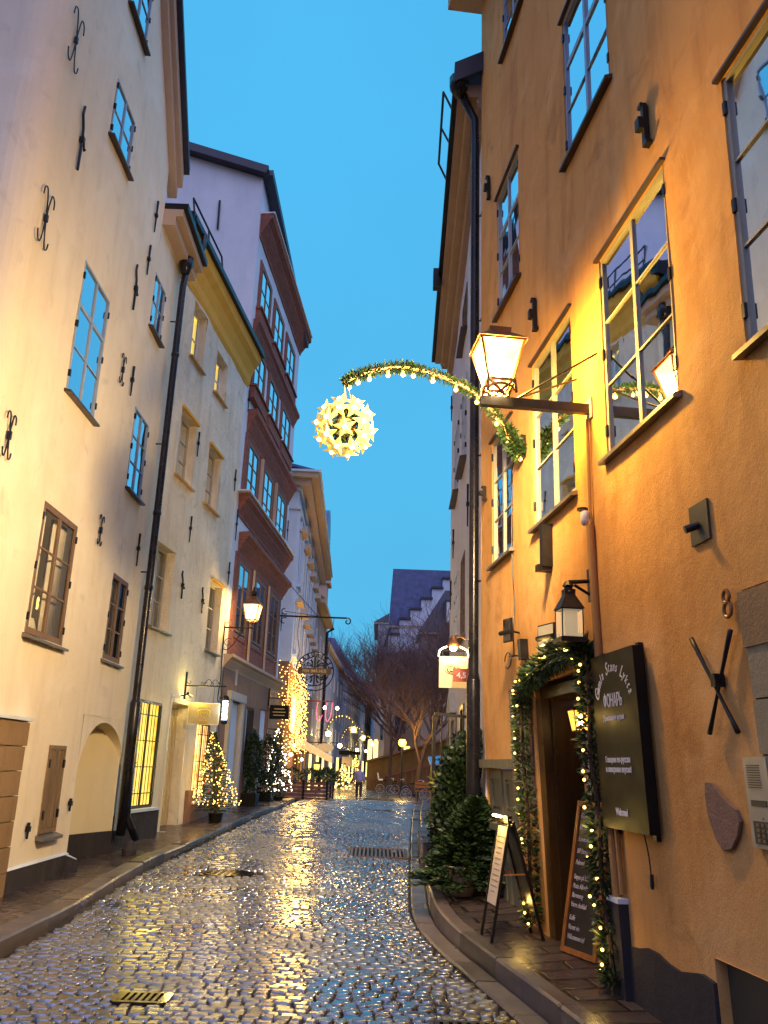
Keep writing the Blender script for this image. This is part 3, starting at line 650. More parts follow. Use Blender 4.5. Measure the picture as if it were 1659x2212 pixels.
for k, q in enumerate(WA):
    top_ = k < 2
    window(B2, F2, *q, 2, 2 if top_ else 3, .06, 'frame_grey' if not top_ else 'frame_white', 'glass_sky' if k in (2, 3) else 'glass_mid', .17, .026, 'sill_ochre' if k < 4 else 'sill_grey', .09,
           curtain=0 if k in (2, 3) else 2, lintel_or_shade='ochre' if k in (2, 3, 5) else None, lit='curtain_lit' if k < 2 else None, depth=.3)
c = MB()
prof = [(.0, 10.9), (.05, 11.0), (.07, 11.18), (.16, 11.42), (.26, 11.55), (.27, 11.62), (.30, 11.75)]
for (o0, za), (o1, zb) in zip(prof, prof[1:]):
    n = 8
    for k in range(n):
        a, b = -.45 + 5.8 * k / n, -.45 + 5.8 * (k + 1) / n; c.poly(F2.pt(a, za, o0), F2.pt(b, za, o0), F2.pt(b, zb, o1), F2.pt(a, zb, o1))
c.poly(*[F2.pt(-.45, z, o) for o, z in prof], F2.pt(-.45, 11.75, -.1), F2.pt(-.45, 10.9, -.1)); c.poly(*[F2.pt(5.35, z, o) for o, z in prof], F2.pt(5.35, 11.75, -.1), F2.pt(5.35, 10.9, -.1))
c.build('eave', M['ochre'], B2)
g = MB(); g.fbox(F2, -.55, 5.4, 11.76, 11.86, -.1, .38); g.fbox(F2, -.62, -.5, 11.6, 11.92, -1.2, .36); g.build('gutter', M['iron'], B2)
g = MB()
for z in (11.3, 11.42): g.fbox(F2, -.55, -.46, z, z + .07, -.8, .02)
g.build('eave_moulding', M['white_wall'], B2)
r = MB(); r.box8([F2.pt(-.5, 11.87, .36), F2.pt(5.4, 11.87, .36), F2.pt(5.4, 13.2, -4), F2.pt(-.5, 13.2, -4), F2.pt(-.5, 11.93, .36), F2.pt(5.4, 11.93, .36), F2.pt(5.4, 13.28, -4), F2.pt(-.5, 13.28, -4)]); r.build('roof', M['roof'], B2)
r = MB(); P = F2.pt
r.tube([P(-.1, 11.9, .2), P(-.1, 12.6, .1), P(2.0, 12.6, .1), P(2.0, 11.9, .2)], .022, 6); r.tube([P(-.1, 12.25, .15), P(2, 12.25, .15)], .018, 6); r.tube([P(.95, 11.9, .2), P(.95, 12.6, .1)], .018, 6); r.build('roof_rail', M['iron'], B2)
# shop windows
for k, (a, b, c0, d) in enumerate(SH):
    W = MB(); W.frame(F2, a, b, c0, d, .05, -.035, .0); mid = a + (b - a) * .52; W.fbox(F2, mid - .025, mid + .025, c0 + .05, d - .05, -.03, -.006); Wo = W.build('shop_window', M['iron' if k == 0 else 'frame_brown'], B2)
    g = MB(); g.poly(F2.pt(a + .05, c0 + .05, -.022), F2.pt(b - .05, c0 + .05, -.022), F2.pt(b - .05, d - .05, -.022), F2.pt(a + .05, d - .05, -.022)); g.build('pane', M['glass_low'], Wo)
    r = MB(); P = F2.pt; e, f = -.36, -.037
    r.poly(P(a, c0, e), P(mid if k == 0 else b, c0, e), P(mid if k == 0 else b, d, e), P(a, d, e))
    for A, Bq in (((a, c0), (a, d)), ((b, c0), (b, d)), ((a, c0), (b, c0)), ((a, d), (b, d))): r.poly(P(*A, f), P(*Bq, f), P(*Bq, e), P(*A, e))
    r.build('display', M['shop_yellow' if k == 0 else 'shop_warm'], Wo)
    if k == 0:
        cm = MB(); n = 22
        for i in range(n):
            ua, ub = mid + (b - mid) * i / n, mid + (b - mid) * (i + 1) / n; cm.poly(P(ua, c0 + .02, -.15 + .03 * math.sin(i * 1.5)), P(ub, c0 + .02, -.15 + .03 * math.sin(i * 1.5 + 1.5)), P(ub, d - .02, -.15 + .03 * math.sin(i * 1.5 + 1.5)), P(ua, d - .02, -.15 + .03 * math.sin(i * 1.5)))
        cm.build('curtain', M['curtain_lit'], Wo, smooth=True)
        for j, zz in enumerate((c0 + .28, c0 + .75)):
            s = MB(); s.fbox(F2, a + .05, mid, zz, zz + .02, -.34, -.14); s.build('shelf', M['dark_door'], Wo)
            for i in range(4):
                s = MB(); s.lathe(P(a + .16 + .13 * i, zz + .02, -.22 - .04 * (i % 2)), [(.03, 0), (.038, .02), (.034, .13), (.014, .17), (.013, .23 + .03 * (i % 3))], 8); s.build('bottle', M['sand' if i % 2 else 'dark_door'], Wo, smooth=True)
        lb = MB(); lb.ball(P(a + .3, d - .3, -.25), .05); lb.build('lamp_bulb', M['lamp_core'], Wo)
    n = 8 if k == 0 else 7
    for i in range(n):
        uu = a + .09 + (b - a - .18) * i / (n - 1); s = MB(); s.tube([P(uu, c0 + .04, .035), P(uu, d - .04, .035)], .0065, 6); s.build('bar', M['iron'], Wo)
    for i in range(4 if k == 0 else 3):
        zz = c0 + .25 + (d - c0 - .5) * i / (3 if k == 0 else 2); s = MB(); s.fbox(F2, a + .03, b - .03, zz - .008, zz + .008, .022, .03); s.build('crossbar', M['iron'], Wo)
    s = MB(); s.fbox(F2, a - .08, b + .08, c0 - .05, c0 - .004, -.05, .12); s.build('sill', M['white_wall'], Wo)
pl = MB(); pl.fbox(F2, -.5, 1.62, 0, .70, -.02, .09); pl.build('plinth', M['plinth'], B2)
pl = MB(); pl.fbox(F2, 3.45, 5.3, 0, .72, -.02, .05); pl.build('plinth', M['brown_stone'], B2)
s = MB(); s.fbox(F2, 3.32, 3.62, .2, 1.0, -.02, .075); s.build('worn_base', M['brown_stone'], B2)
# beige double door
d0 = MB(); d0.frame(F2, 2.0, 3.0, .2, 2.66, .05, -.3, -.2); D = d0.build('door', M['beige_door'], B2)
for a, b in ((2.05, 2.49), (2.51, 2.95)):
    s = MB(); s.fbox(F2, a, b, .25, 2.61, -.29, -.25)
    for za, zb in ((.35, .95), (1.05, 1.85), (1.95, 2.5)): s.frame(F2, a + .06, b - .06, za, zb, .03, -.25, -.232); s.fbox(F2, a + .12, b - .12, za + .06, zb - .06, -.25, -.238)
    s.build('door_leaf', M['beige_door'], D)
s = MB(); s.fbox(F2, 1.95, 3.05, .12, .30, -.3, .12); s.build('step', M['stone_frame'], B2)
hd = MB(); hd.fbox(F2, 1.98, 3.02, 2.668, 2.76, -.1, .05); hd.build('door_hood', M['rough_cream'], B2)
sp = MB(); sp.tube([F2.pt(2.42, 2.82, .02), F2.pt(2.42, 2.86, .18)], .012, 6); sp.tube([F2.pt(2.36, 2.87, .18), F2.pt(2.56, 2.83, .2)], .03, 8); SPL = thing('wall_spotlight', 'small black spotlight above the beige shop door', 'spotlight', F2.pt(2.42, 2.82, .02)); sp.build('lamp_body', M['iron'], SPL); sp = MB(); sp.ball(F2.pt(2.57, 2.83, .2), .022); sp.build('lamp_lens', M['lamp_core'], SPL)
cb = MB(); cb.tube([F2.pt(1.93, 2.82, .02), F2.pt(1.9, 2.4, .02), F2.pt(1.9, 1.75, .02)], .014, 6); cb.tube([F2.pt(1.93, 2.82, .02), F2.pt(2.36, 2.82, .02)], .012, 6); o = cb.build('cable', M['frame_white'], loc=F2.pt(1.9, 1.75, .02)); o['label'] = 'pale cable running down beside the beige shop door'; o['category'] = 'cable'
for u, z, k in ((1.95, 6.15, 'bar'), (1.82, 4.95, 'hook'), (3.2, 4.9, 'hook'), (4.85, 8.2, 'bar'), (1.9, 8.0, 'bar'), (5.0, 5.9, 'bar')): anchor(B2, F2, u, z, .55, k)
# downpipe in the corner between the two cream houses
Pq = lambda u, z, o=.16: F1.pt(u, z, o)
top_ = [F2.pt(-.1, 11.72, .42), F2.pt(-.12, 11.45, .42), F2.pt(-.35, 10.75, .22), Pq(14.15, 10.4, .18)]
dp = MB(); dp.tube(top_ + [Pq(14.12, 10.0), Pq(14.12, 2.0), Pq(14.2, .72, .2), Pq(14.3, .38, .36)], .062, 12); dp.lathe(Pq(14.13, 10.3, .17), [(.07, 0), (.13, .18), (.13, .34), (.1, .36)], 10)
for z in (8.6, 5.6, 4.3, 2.4): dp.lathe(Pq(14.12, z), [(.072, 0), (.072, .07)], 10)
dp.lathe(Pq(14.12, 2.45), [(.075, -2.0), (.085, -.4), (.085, .0), (.066, .05)], 12)
DP = thing('downpipe', 'long black downpipe in the corner between the two cream houses', 'drainpipe', Pq(14.3, .2, .36)); dp.build('pipe', M['pipe'], DP, smooth=True)
for z in (9.3, 6.9, 4.6):
    b = MB(); b.tube([Pq(14.12, z, 0), Pq(14.12, z, .16)], .012, 6); b.build('bracket', M['iron'], DP)
# ================================================================== timber-fronted tavern house
F3 = Fac((-3.65, 20.5), 4.2, 'L')
B3 = thing('house', 'tall pale house with brown timber window bays and a bare blue-white gable wall', 'house', F3.pt(3.2, 0, 0))
def top3(u): return 17.2 - .21 * (u + .3)
w = MB(); wall(w, F3, -.3, 6.75, 0, 18, [], top3, .5, .01, seed=5)
ec = F3.pt(-.3, 0, 0); ex = V((-1, -.06, 0)).normalized()
for k in range(10):
    a, b = k * .9, (k + 1) * .9
    for z0, z1 in ((0, 6), (6, 12), (12, None)):
        za = 17.2 + .27 * a if z1 is None else z1; zb = 17.2 + .27 * b if z1 is None else z1
        w.poly(ec + ex * a + V((0, 0, z0)), ec + ex * b + V((0, 0, z0)), ec + ex * b + V((0, 0, zb)), ec + ex * a + V((0, 0, za)))
w.poly(F3.pt(6.75, 0, 0), F3.pt(6.75, top3(6.75), 0), F3.pt(6.75, 16, -6), F3.pt(6.75, 0, -6)); w.build('wall', M['white_wall'], B3)
r = MB(); a, b = F3.pt(-.42, 17.24, .14), F3.pt(6.85, top3(6.85) + .03, .14); r.bar(a, b, .3, .2); e = ec + ex * 9 + V((0, -.1, 17.25 + .27 * 9)); r.bar(F3.pt(-.42, 17.24, .14), e, .3, .24); r.build('roof_edge', M['roof'], B3)
r = MB(); r.poly(a + V((0, 0, .05)), b + V((0, 0, .05)), b + V((-8, 0, 2.0)), e + V((0, 0, .05))); r.build('roof', M['roof'], B3)
def band(F, B, u0, u1, z0, z1, o, mat, nm='cornice', steps=3):
    """moulded band: sloping underside, small fillets, upright front"""
    mb = MB(); h = z1 - z0; pr = [(-.03, z0), (.03, z0), (.04, z0 + h * .12), (o * .62, z0 + h * .55), (o * .66, z0 + h * .62), (o * .9, z0 + h * .74), (o, z0 + h * .78), (o, z1), (-.03, z1)]
    A = [F.pt(u0 - max(0, q) * .25, z, q) for q, z in pr]; Bq = [F.pt(u1 + max(0, q) * .25, z, q) for q, z in pr]; i = mb.add(A + Bq); n = len(pr)
    mb.f.append(tuple(range(i, i + n))); mb.f.append(tuple(range(i + n, i + 2 * n))[::-1])
    for k in range(n): mb.f.append((i + k, i + (k + 1) % n, i + n + (k + 1) % n, i + n + k))
    return mb.build(nm, mat, B)
band(F3, B3, -.2, 6.85, 15.35, 16.05, .36, M['brown']); s = MB(); s.fbox(F3, -.25, 6.9, 16.055, 16.1, -.03, .40); s.build('cornice_cap', M['frame_white'], B3)
C3 = [(.3, 1.55), (2.3, 3.6), (4.35, 5.7)]
def bay(a, b, z0, z1, gm, curt=0, rows=3):
    f = MB(); f.fbox(F3, a - .16, a - .012, z0 - .1, z1 + .1, -.02, .045); f.fbox(F3, b + .012, b + .16, z0 - .1, z1 + .1, -.02, .045); f.fbox(F3, a - .012, b + .012, z1 + .005, z1 + .1, -.02, .05); f.build('window_surround', M['brown'], B3)
    window(B3, F3, a, b, z0, z1, 2, rows, .06, 'frame_brown', gm, -.045, .02, None)
for a, b in C3:
    bay(a, b, 13.42, 14.75, 'glass_sky', 0, 2); s = MB(); s.fbox(F3, a - .2, b + .2, 12.98, 13.32, -.02, .13); s.fbox(F3, a - .24, b + .24, 13.322, 13.38, -.02, .18); s.build('sill', M['brown'], B3)
band(F3, B3, -.05, 6.45, 12.45, 12.93, .2, M['brown'])
for a, b in C3:
    bay(a, b, 11.2, 12.35, 'glass_sky', 0, 2); s = MB(); s.fbox(F3, a - .2, b + .25, 10.72, 11.05, -.02, .15); s.fbox(F3, a - .24, b + .3, 11.052, 11.1, -.02, .2); s.build('sill', M['brown'], B3)
band(F3, B3, .2, 6.5, 9.75, 10.42, .27, M['brown'], steps=4)
for z0, z1, base, gm, curt in ((8.12, 9.6, 8.08, 'glass_sky', 0), (4.68, 6.42, 4.64, 'glass_far', 0)):
    bk = MB(); bk.fbox(F3, .12, 6.3, z1 + .11, z1 + .16 + (.0 if z0 > 7 else .02), -.02, .05)
    C_ = [(.46, 1.66), (2.5, 3.75), (4.57, 5.86)]
    bk.fbox(F3, .12, .29, z0 - .04, z1 + .1, -.02, .04); bk.fbox(F3, 6.03, 6.3, z0 - .04, z1 + .1, -.02, .04)
    bk.fbox(F3, 1.83, 2.33, z0 - .04, z1 + .1, -.02, .03); bk.fbox(F3, 3.92, 4.4, z0 - .04, z1 + .1, -.02, .03); bk.build('timber_panel', M['brown'], B3)
    for a, b in C_: bay(a, b, z0, z1, gm, curt)
    for u in (2.08, 4.16):
        s = MB(); s.fbox(F3, u - .055, u + .055, z0 - .05 - (.55 if z0 < 7 else 0), z1 + .12, .031 if z0 > 7 else .062, .1); s.build('post', M['tan'], B3)
band(F3, B3, .02, 6.62, 7.48, 8.06, .27, M['brown'], steps=2); s = MB(); s.fbox(F3, -.2, 6.7, 8.062, 8.1, -.03, .32); s.build('cornice_cap', M['frame_white'], B3)
band(F3, B3, .35, 6.55, 6.6, 7.15, .28, M['brown'], steps=4)
bk = MB(); bk.fbox(F3, .12, 6.3, 4.06, 4.62, -.02, .04)
for a, b in ((.3, 1.8), (2.3, 3.95), (4.35, 6.0)): bk.frame(F3, a, b, 4.12, 4.56, .05, .04, .06)
bk.build('timber_panel', M['brown'], B3)
band(F3, B3, -.15, 6.85, 3.72, 4.03, .24, M['tan'], steps=2)
g = MB(); wall(g, F3, -.2, 6.78, 0, 3.72, [(.55, 1.7, 0, 3.0, .25), (2.5, 3.42, 1.25, 3.0, .2), (4.3, 5.2, 0, 3.05, .3)], None, .5, .01, o=.05); g.build('ground_floor', M['brown_stone'], B3)
for k in range(6):
    s = MB(); s.fbox(F3, 5.3, 6.8, .5 + .52 * k, .98 + .52 * k, .04, .085); s.build('stone_course', M['brown_stone'], B3)
s = MB(); s.fbox(F3, .36, .55, .4, 3.02, .0, .14); s.fbox(F3, 1.7, 1.9, .4, 3.02, .0, .14); s.fbox(F3, .3, 1.96, 3.02, 3.22, .0, .16); s.build('door_surround', M['stone_frame'], B3)
s = MB(); s.fbox(F3, .55, 1.7, .4, 3.0, -.24, -.18); s.fbox(F3, .65, 1.07, .6, 2.8, -.18, -.15); s.fbox(F3, 1.17, 1.6, .6, 2.8, -.18, -.15); s.build('door', M['brown_shutter'], B3)
s = MB(); s.fbox(F3, .98, 1.14, 3.4, 3.9, .05, .07); s.build('relief', M['stone_frame'], B3)
s = MB(); s.fbox(F3, 4.3, 5.2, .4, 3.05, -.28, -.2); s.build('door', M['dark_door'], B3)
Wo = MB().frame(F3, 2.5, 3.42, 1.25, 3.0, .06, -.12, .02).build('shop_window', M['frame_brown'], B3)
r = MB(); r.poly(F3.pt(2.5, 1.25, -.18), F3.pt(3.42, 1.25, -.18), F3.pt(3.42, 3.0, -.18), F3.pt(2.5, 3.0, -.18)); r.build('display', M['shop_warm'], Wo)
for i in range(7):
    s = MB(); uu = 2.6 + .12 * i; s.tube([F3.pt(uu, 1.3, .07), F3.pt(uu, 2.95, .07)], .014, 6); s.build('bar', M['iron'], Wo)
for u, z, h in ((.05, 10.6, .6), (-.1, 7.2, .8), (6.62, 8.9, .7), (6.6, 5.9, .6)): anchor(B3, F3, u, z, h, 'bar')
s = MB(); s.tube([ec + ex * 1.1 + V((0, -.04, 15.4)), ec + ex * 1.12 + V((0, -.04, 16.3))], .03, 6); s.build('wall_anchor', M['iron'], B3)
s = MB(); s.fbox(F3, 2.3, 2.75, 16.1, 16.52, -.02, .03); s.build('loft_window', M['roof'], B3)

# ================================================================== classical white house
F4 = Fac((-3.13, 30.0), -1.4, 'L')
B4 = thing('house', 'white classical house with heavy cornice and rounded dormer, beyond the brown timber bays', 'house', F4.pt(8, 0, 0))
w = MB(); wall(w, F4, 0, 17.3, 5.0, 11.7, [], None, 1.2, .0)
w.poly(F4.pt(0, 5.0, 0), F4.pt(0, 5.0, -9), F4.pt(0, 11.7, -9), F4.pt(0, 11.7, 0)); w.poly(F4.pt(17.3, -.3, 0), F4.pt(17.3, -.3, -9), F4.pt(17.3, 11.7, -9), F4.pt(17.3, 11.7, 0)); w.build('wall', M['white_wall'], B4)
g = MB(); wall(g, F4, 0, 17.3, -.4, 5.0, [(7.5, 8.6, .2, 3.0, .3), (9.5, 11.0, .6, 2.6, .3), (12.2, 13.4, .2, 2.8, .3)], None, 1.2, 0.0, o=.03); g.poly(F4.pt(0, 0, .03), F4.pt(0, 0, -9), F4.pt(0, 5, -9), F4.pt(0, 5, .03))
g.build('ground_floor', M['brown_stone'], B4)
for a, b, c, d in ((7.5, 8.6, .2, 3.0), (9.5, 11.0, .6, 2.6), (12.2, 13.4, .2, 2.8)):
    r = MB(); r.poly(F4.pt(a, c, -.25), F4.pt(b, c, -.25), F4.pt(b, d, -.25), F4.pt(a, d, -.25)); r.build('lit_window', M['warm_win'], B4)
for k in range(8):
    s = MB(); z = .5 + .55 * k; q = F4.pt(0, z, 0); s.box(q + V((-2.4, -.0, .25)), 4.7, .08, .5); s.build('stone_course', M['brown_stone'], B4)
for z0, z1, o in ((11.2, 11.32, .12), (11.32, 11.55, .45), (11.55, 11.72, .72), (11.72, 11.8, .8)):
    s = MB(); s.box8([F4.pt(-o, z0, -9), F4.pt(17.4, z0, -9), F4.pt(17.4, z0, o), F4.pt(-o, z0, o), F4.pt(-o, z1, -9), F4.pt(17.4, z1, -9), F4.pt(17.4, z1, o), F4.pt(-o, z1, o)]); s.build('cornice', M['tan' if o > .2 and o < .75 else 'white_wall'], B4)
s = MB(); s.fbox(F4, -.1, 17.3, 10.5, 10.62, -.02, .1); s.fbox(F4, -.1, .0, 10.5, 10.62, -3.5, -.02); s.build('string_course', M['white_wall'], B4)
for u in (.05, 1.4, 3.0): s = MB(); s.fbox(F4, u, u + .35, 5.0, 10.48, -.02, .07); s.build('pilaster', M['white_wall'], B4)
for c in range(6):
    u = 1.9 + 2.7 * c
    for z0, z1 in ((5.5, 7.2), (8.1, 9.9)):
        window(B4, F4, u - .5, u + .5, z0, z1, 2, 3, .07, 'frame_white', 'glass_far', -.045, .03, None)
        s = MB(); s.fbox(F4, u - .62, u + .62, z0 - .2, z0 - .08, -.02, .14); s.build('sill', M['white_wall'], B4)
        s = MB(); s.box8([F4.pt(u - .7, z1 + .12, -.02), F4.pt(u + .7, z1 + .12, -.02), F4.pt(u + .7, z1 + .12, .28), F4.pt(u - .7, z1 + .12, .28), F4.pt(u - .04, z1 + .5, -.02), F4.pt(u + .04, z1 + .5, -.02), F4.pt(u + .04, z1 + .5, .26), F4.pt(u - .04, z1 + .5, .26)]); s.build('pediment', M['tan'], B4)
s = MB(); s.prism([(1.9 * math.cos(t), 1.75 * math.sin(t)) for t in [math.pi * k / 14 for k in range(15)]], F4.pt(10.5, 11.8, .75), F4.d, V((0, 0, 1)), -F4.n, 2.5); s.build('dormer', M['roof_blue'], B4)
s = MB(); s.box(F4.pt(.8, 12.0, -1.4), 2.2, 2, .45); s.build('chimney', M['roof'], B4)
r = MB(); r.box8([F4.pt(-.5, 11.81, .6), F4.pt(17.4, 11.81, .6), F4.pt(17.4, 13.3, -6), F4.pt(-.5, 13.3, -6), F4.pt(-.5, 11.9, .6), F4.pt(17.4, 11.9, .6), F4.pt(17.4, 13.4, -6), F4.pt(-.5, 13.4, -6)]); r.build('roof', M['roof_blue'], B4)
# low lean-to roof in the alley mouth
# awning over the terrace
aw = MB(); ua, ub = 5.2, 9.0; zi, zo = 2.62, 1.86
aw.box8([F4.pt(ua, zi, .05), F4.pt(ub, zi, .05), F4.pt(ub, zo, 1.55), F4.pt(ua, zo, 1.55), F4.pt(ua, zi + .05, .05), F4.pt(ub, zi + .05, .05), F4.pt(ub, zo + .05, 1.55), F4.pt(ua, zo + .05, 1.55)])
aw.fbox(F4, ua, ub, zo - .18, zo, 1.53, 1.55); aw.box8([F4.pt(ua - .02, zi - .28, .05), F4.pt(ua, zi - .28, .05), F4.pt(ua, zo - .2, 1.55), F4.pt(ua - .02, zo - .2, 1.55), F4.pt(ua - .02, zi + .05, .05), F4.pt(ua, zi + .05, .05), F4.pt(ua, zo + .05, 1.55), F4.pt(ua - .02, zo + .05, 1.55)]); AW = aw.build('awning', simple('awning_cloth', (.55, .46, .46), .7, 0, .08), B4)
s = MB(); s.tube([F4.pt(ua + .05, zi - .5, .05), F4.pt(ua + .05, zo, 1.5)], .02, 6); s.tube([F4.pt(ub - .05, zi - .5, .05), F4.pt(ub - .05, zo, 1.5)], .02, 6); s.build('awning_arm', M['iron'], AW)

# ================================================================== the rest of the left row, further down
def row_house(label, p0, p1, zt, side, mat, rmat, cols, rows, pitch=2.6, gl='glass_far', lit=(), z0=-.5, first=2.8, depth=9, eave=.4, gable=False, ww=.9, fh=None, shop=True, cat='house'):
    a, b = V((p0[0], p0[1], 0)), V((p1[0], p1[1], 0)); d = b - a; L = d.length; az = math.degrees(math.atan2(d.x, d.y)); F = Fac(p0, az, side)
    B = thing('house', label, cat, F.pt(L / 2, 0, 0))
    w = MB(); w.fbox(F, 0, L, z0, zt, -depth, 0); w.build('wall', M[mat], B)
    fh = fh or (zt - first - .7) / rows
    for c in range(cols):
        u = L * (c + .5) / cols
        for r in range(rows):
            z = first + fh * (r + .15); wd = min(ww, L / cols * .55); W = MB(); W.frame(F, u - wd / 2, u + wd / 2, z, z + fh * .62, .08, -.01, .03); W.fbox(F, u - .03, u + .03, z + .08, z + fh * .62 - .08, -.01, .025); Wo = W.build('window', M['frame_white'], B)
            g = MB(); g.poly(F.pt(u - wd / 2 + .02, z + .02, .008), F.pt(u + wd / 2 - .02, z + .02, .008), F.pt(u + wd / 2 - .02, z + fh * .62 - .02, .008), F.pt(u - wd / 2 + .02, z + fh * .62 - .02, .008)); g.build('pane', M['warm_win' if (c, r) in lit else gl], Wo)
        if shop:
            s = MB(); s.fbox(F, u - L / cols * .32, u + L / cols * .32, .2, 2.2, -.02, .02); s.build('shop_window', M['warm_win' if (c % 2 == 0) else 'dark_room'], B)
    s = MB(); s.fbox(F, -.15, L + .15, zt + .005, zt + .25, -depth, eave); s.build('cornice', M['tan'], B)
    r = MB(); h = pitch; zt2 = zt + .255
    if gable:
        m_ = L / 2; r.box8([F.pt(-.1, zt2, -depth), F.pt(m_, zt2 + h, -depth), F.pt(m_, zt2 + h, eave), F.pt(-.1, zt2, eave), F.pt(-.1, zt2 + .1, -depth), F.pt(m_, zt2 + h + .1, -depth), F.pt(m_, zt2 + h + .1, eave), F.pt(-.1, zt2 + .1, eave)])
        r.box8([F.pt(L + .1, zt2, -depth), F.pt(m_, zt2 + h, -depth), F.pt(m_, zt2 + h, eave), F.pt(L + .1, zt2, eave), F.pt(L + .1, zt2 + .1, -depth), F.pt(m_, zt2 + h + .1, -depth), F.pt(m_, zt2 + h + .1, eave), F.pt(L + .1, zt2 + .1, eave)])
        r.poly(F.pt(0, zt2, 0), F.pt(L, zt2, 0), F.pt(m_, zt2 + h, 0))
    else:
        hip = min(2.5, L * .2); r.box8([F.pt(-.2, zt2, -depth), F.pt(L + .2, zt2, -depth), F.pt(L + .2, zt2, eave), F.pt(-.2, zt2, eave), F.pt(hip, zt2 + h, -depth * .6), F.pt(L - hip, zt2 + h, -depth * .6), F.pt(L - hip, zt2 + h, -depth * .4), F.pt(hip, zt2 + h, -depth * .4)])
    r.build('roof', M[rmat], B)
    return B, F, L
def hz(px, Y, zpix): return H + (1653 - zpix) / F_PX * Y * 1.0
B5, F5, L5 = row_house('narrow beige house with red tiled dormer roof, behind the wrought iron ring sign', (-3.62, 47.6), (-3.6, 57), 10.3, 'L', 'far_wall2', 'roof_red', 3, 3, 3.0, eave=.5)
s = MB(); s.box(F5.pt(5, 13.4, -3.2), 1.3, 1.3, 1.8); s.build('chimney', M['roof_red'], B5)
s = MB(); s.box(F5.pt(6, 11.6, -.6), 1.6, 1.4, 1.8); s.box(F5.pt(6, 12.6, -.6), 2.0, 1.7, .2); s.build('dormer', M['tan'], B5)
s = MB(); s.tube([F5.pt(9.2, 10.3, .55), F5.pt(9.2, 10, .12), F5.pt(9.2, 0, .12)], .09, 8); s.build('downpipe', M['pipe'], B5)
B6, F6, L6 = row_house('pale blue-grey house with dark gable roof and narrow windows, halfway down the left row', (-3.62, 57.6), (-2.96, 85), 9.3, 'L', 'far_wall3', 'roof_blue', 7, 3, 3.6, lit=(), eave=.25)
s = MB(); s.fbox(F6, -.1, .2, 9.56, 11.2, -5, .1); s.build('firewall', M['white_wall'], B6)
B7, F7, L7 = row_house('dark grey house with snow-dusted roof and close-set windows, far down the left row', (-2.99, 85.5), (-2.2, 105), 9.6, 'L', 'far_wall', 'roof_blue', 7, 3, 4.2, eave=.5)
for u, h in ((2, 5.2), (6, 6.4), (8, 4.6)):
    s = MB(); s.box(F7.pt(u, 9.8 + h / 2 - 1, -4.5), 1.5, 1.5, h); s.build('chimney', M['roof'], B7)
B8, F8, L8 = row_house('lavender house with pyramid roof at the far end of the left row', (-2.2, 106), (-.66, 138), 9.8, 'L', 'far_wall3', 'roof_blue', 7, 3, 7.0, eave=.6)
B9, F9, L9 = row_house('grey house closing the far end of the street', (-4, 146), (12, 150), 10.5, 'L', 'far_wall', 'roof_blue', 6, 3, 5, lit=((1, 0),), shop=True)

# ================================================================== orange house on the right
def lean1(z): return 0.0 if z > 3.0 else -.14 * (3 - z) / 3
FR = Fac((1.592, 7.308), -6.5, 'R', lean1)
BR = thing('house', 'ochre-orange plastered house with white windows and garlanded restaurant door, nearest on the right', 'house', FR.pt(-1, 0, 0))
WR = {'big': (-2.32, -1.1, 3.96, 5.68, 2, 3, 0), 'mid': (-.37, .83, 3.92, 5.66, 2, 3, 0), 'far': (1.63, 2.56, 3.92, 5.45, 2, 3, 0), 'um': (-1.5, -.4, 7.2, 8.9, 2, 3, 2), 'uf': (1.26, 2.25, 7.03, 8.73, 2, 3, 2), 'u3': (.98, 1.9, 10.7, 12.0, 2, 3, 0), 'u3b': (-1.2, -.1, 10.6, 12.0, 2, 3, 0), 'right': (-4.45, -3.13, 3.86, 5.64, 2, 3, 0), 'ur': (-3.7, -2.6, 7.2, 8.9, 2, 3, 2)}
DD = (-.59, 1.1, -.2, 2.42); D8 = (-5.0, -2.83, -.3, 2.57); CE = (1.9, 3.2, .05, 1.64)
w = MB(); wall(w, FR, -9, 3.15, -.3, 12.9, [q[:4] + (.06,) for q in WR.values()] + [DD + (.5,), D8 + (.25,), CE + (.12,), (-2.62, -2.06, -.3, .64, .1)], None, .3, .007, seed=9)
w.poly(FR.pt(3.15, -.3, 0), FR.pt(3.15, 3, 0), FR.pt(3.15, 3, -6), FR.pt(3.15, -.3, -6)); w.poly(FR.pt(3.15, 3, 0), FR.pt(3.15, 12.9, 0), FR.pt(3.15, 12.9, -6), FR.pt(3.15, 3, -6)); w.build('wall', M['orange'], BR)
for k, q in WR.items():
    low = k in ('big', 'mid', 'right', 'far')
    window(BR, FR, *q[:4], q[4], q[5], .036, 'frame_grey' if low else 'frame_blue', 'glass_mid' if low else 'glass_sky', .02, .0145, 'sill_dark' if not low else 'sill_grey', .065, thick_row=q[6],
           curtain=1 if k == 'big' else (1 if k == 'mid' else 0), hinge=True, depth=.6)
    s = MB(); s.fbox(FR, q[0] - .04, q[1] + .04, q[3] + .004, q[3] + .026, -.04, .04); s.build('lintel_or_shade', M['sill_dark'], BR)  # dark strip drawn in for the shadow at the top of the window recess
e = MB(); e.fbox(FR, -9, 3.3, 12.905, 13.2, -6, .5); e.build('cornice', M['tan'], BR); e = MB(); e.box8([FR.pt(-9, 13.21, .6), FR.pt(3.3, 13.21, .6), FR.pt(3.3, 17, -6), FR.pt(-9, 17, -6), FR.pt(-9, 13.3, .6), FR.pt(3.3, 13.3, .6), FR.pt(3.3, 17.1, -6), FR.pt(-9, 17.1, -6)]); e.build('roof', M['roof'], BR)
for u, z, h in ((-2.15, 6.15, .40), (.63, 6.15, .40), (2.62, 9.2, .4), (2.85, 4.9, .2)): anchor(BR, FR, u, z, h, 'flat')
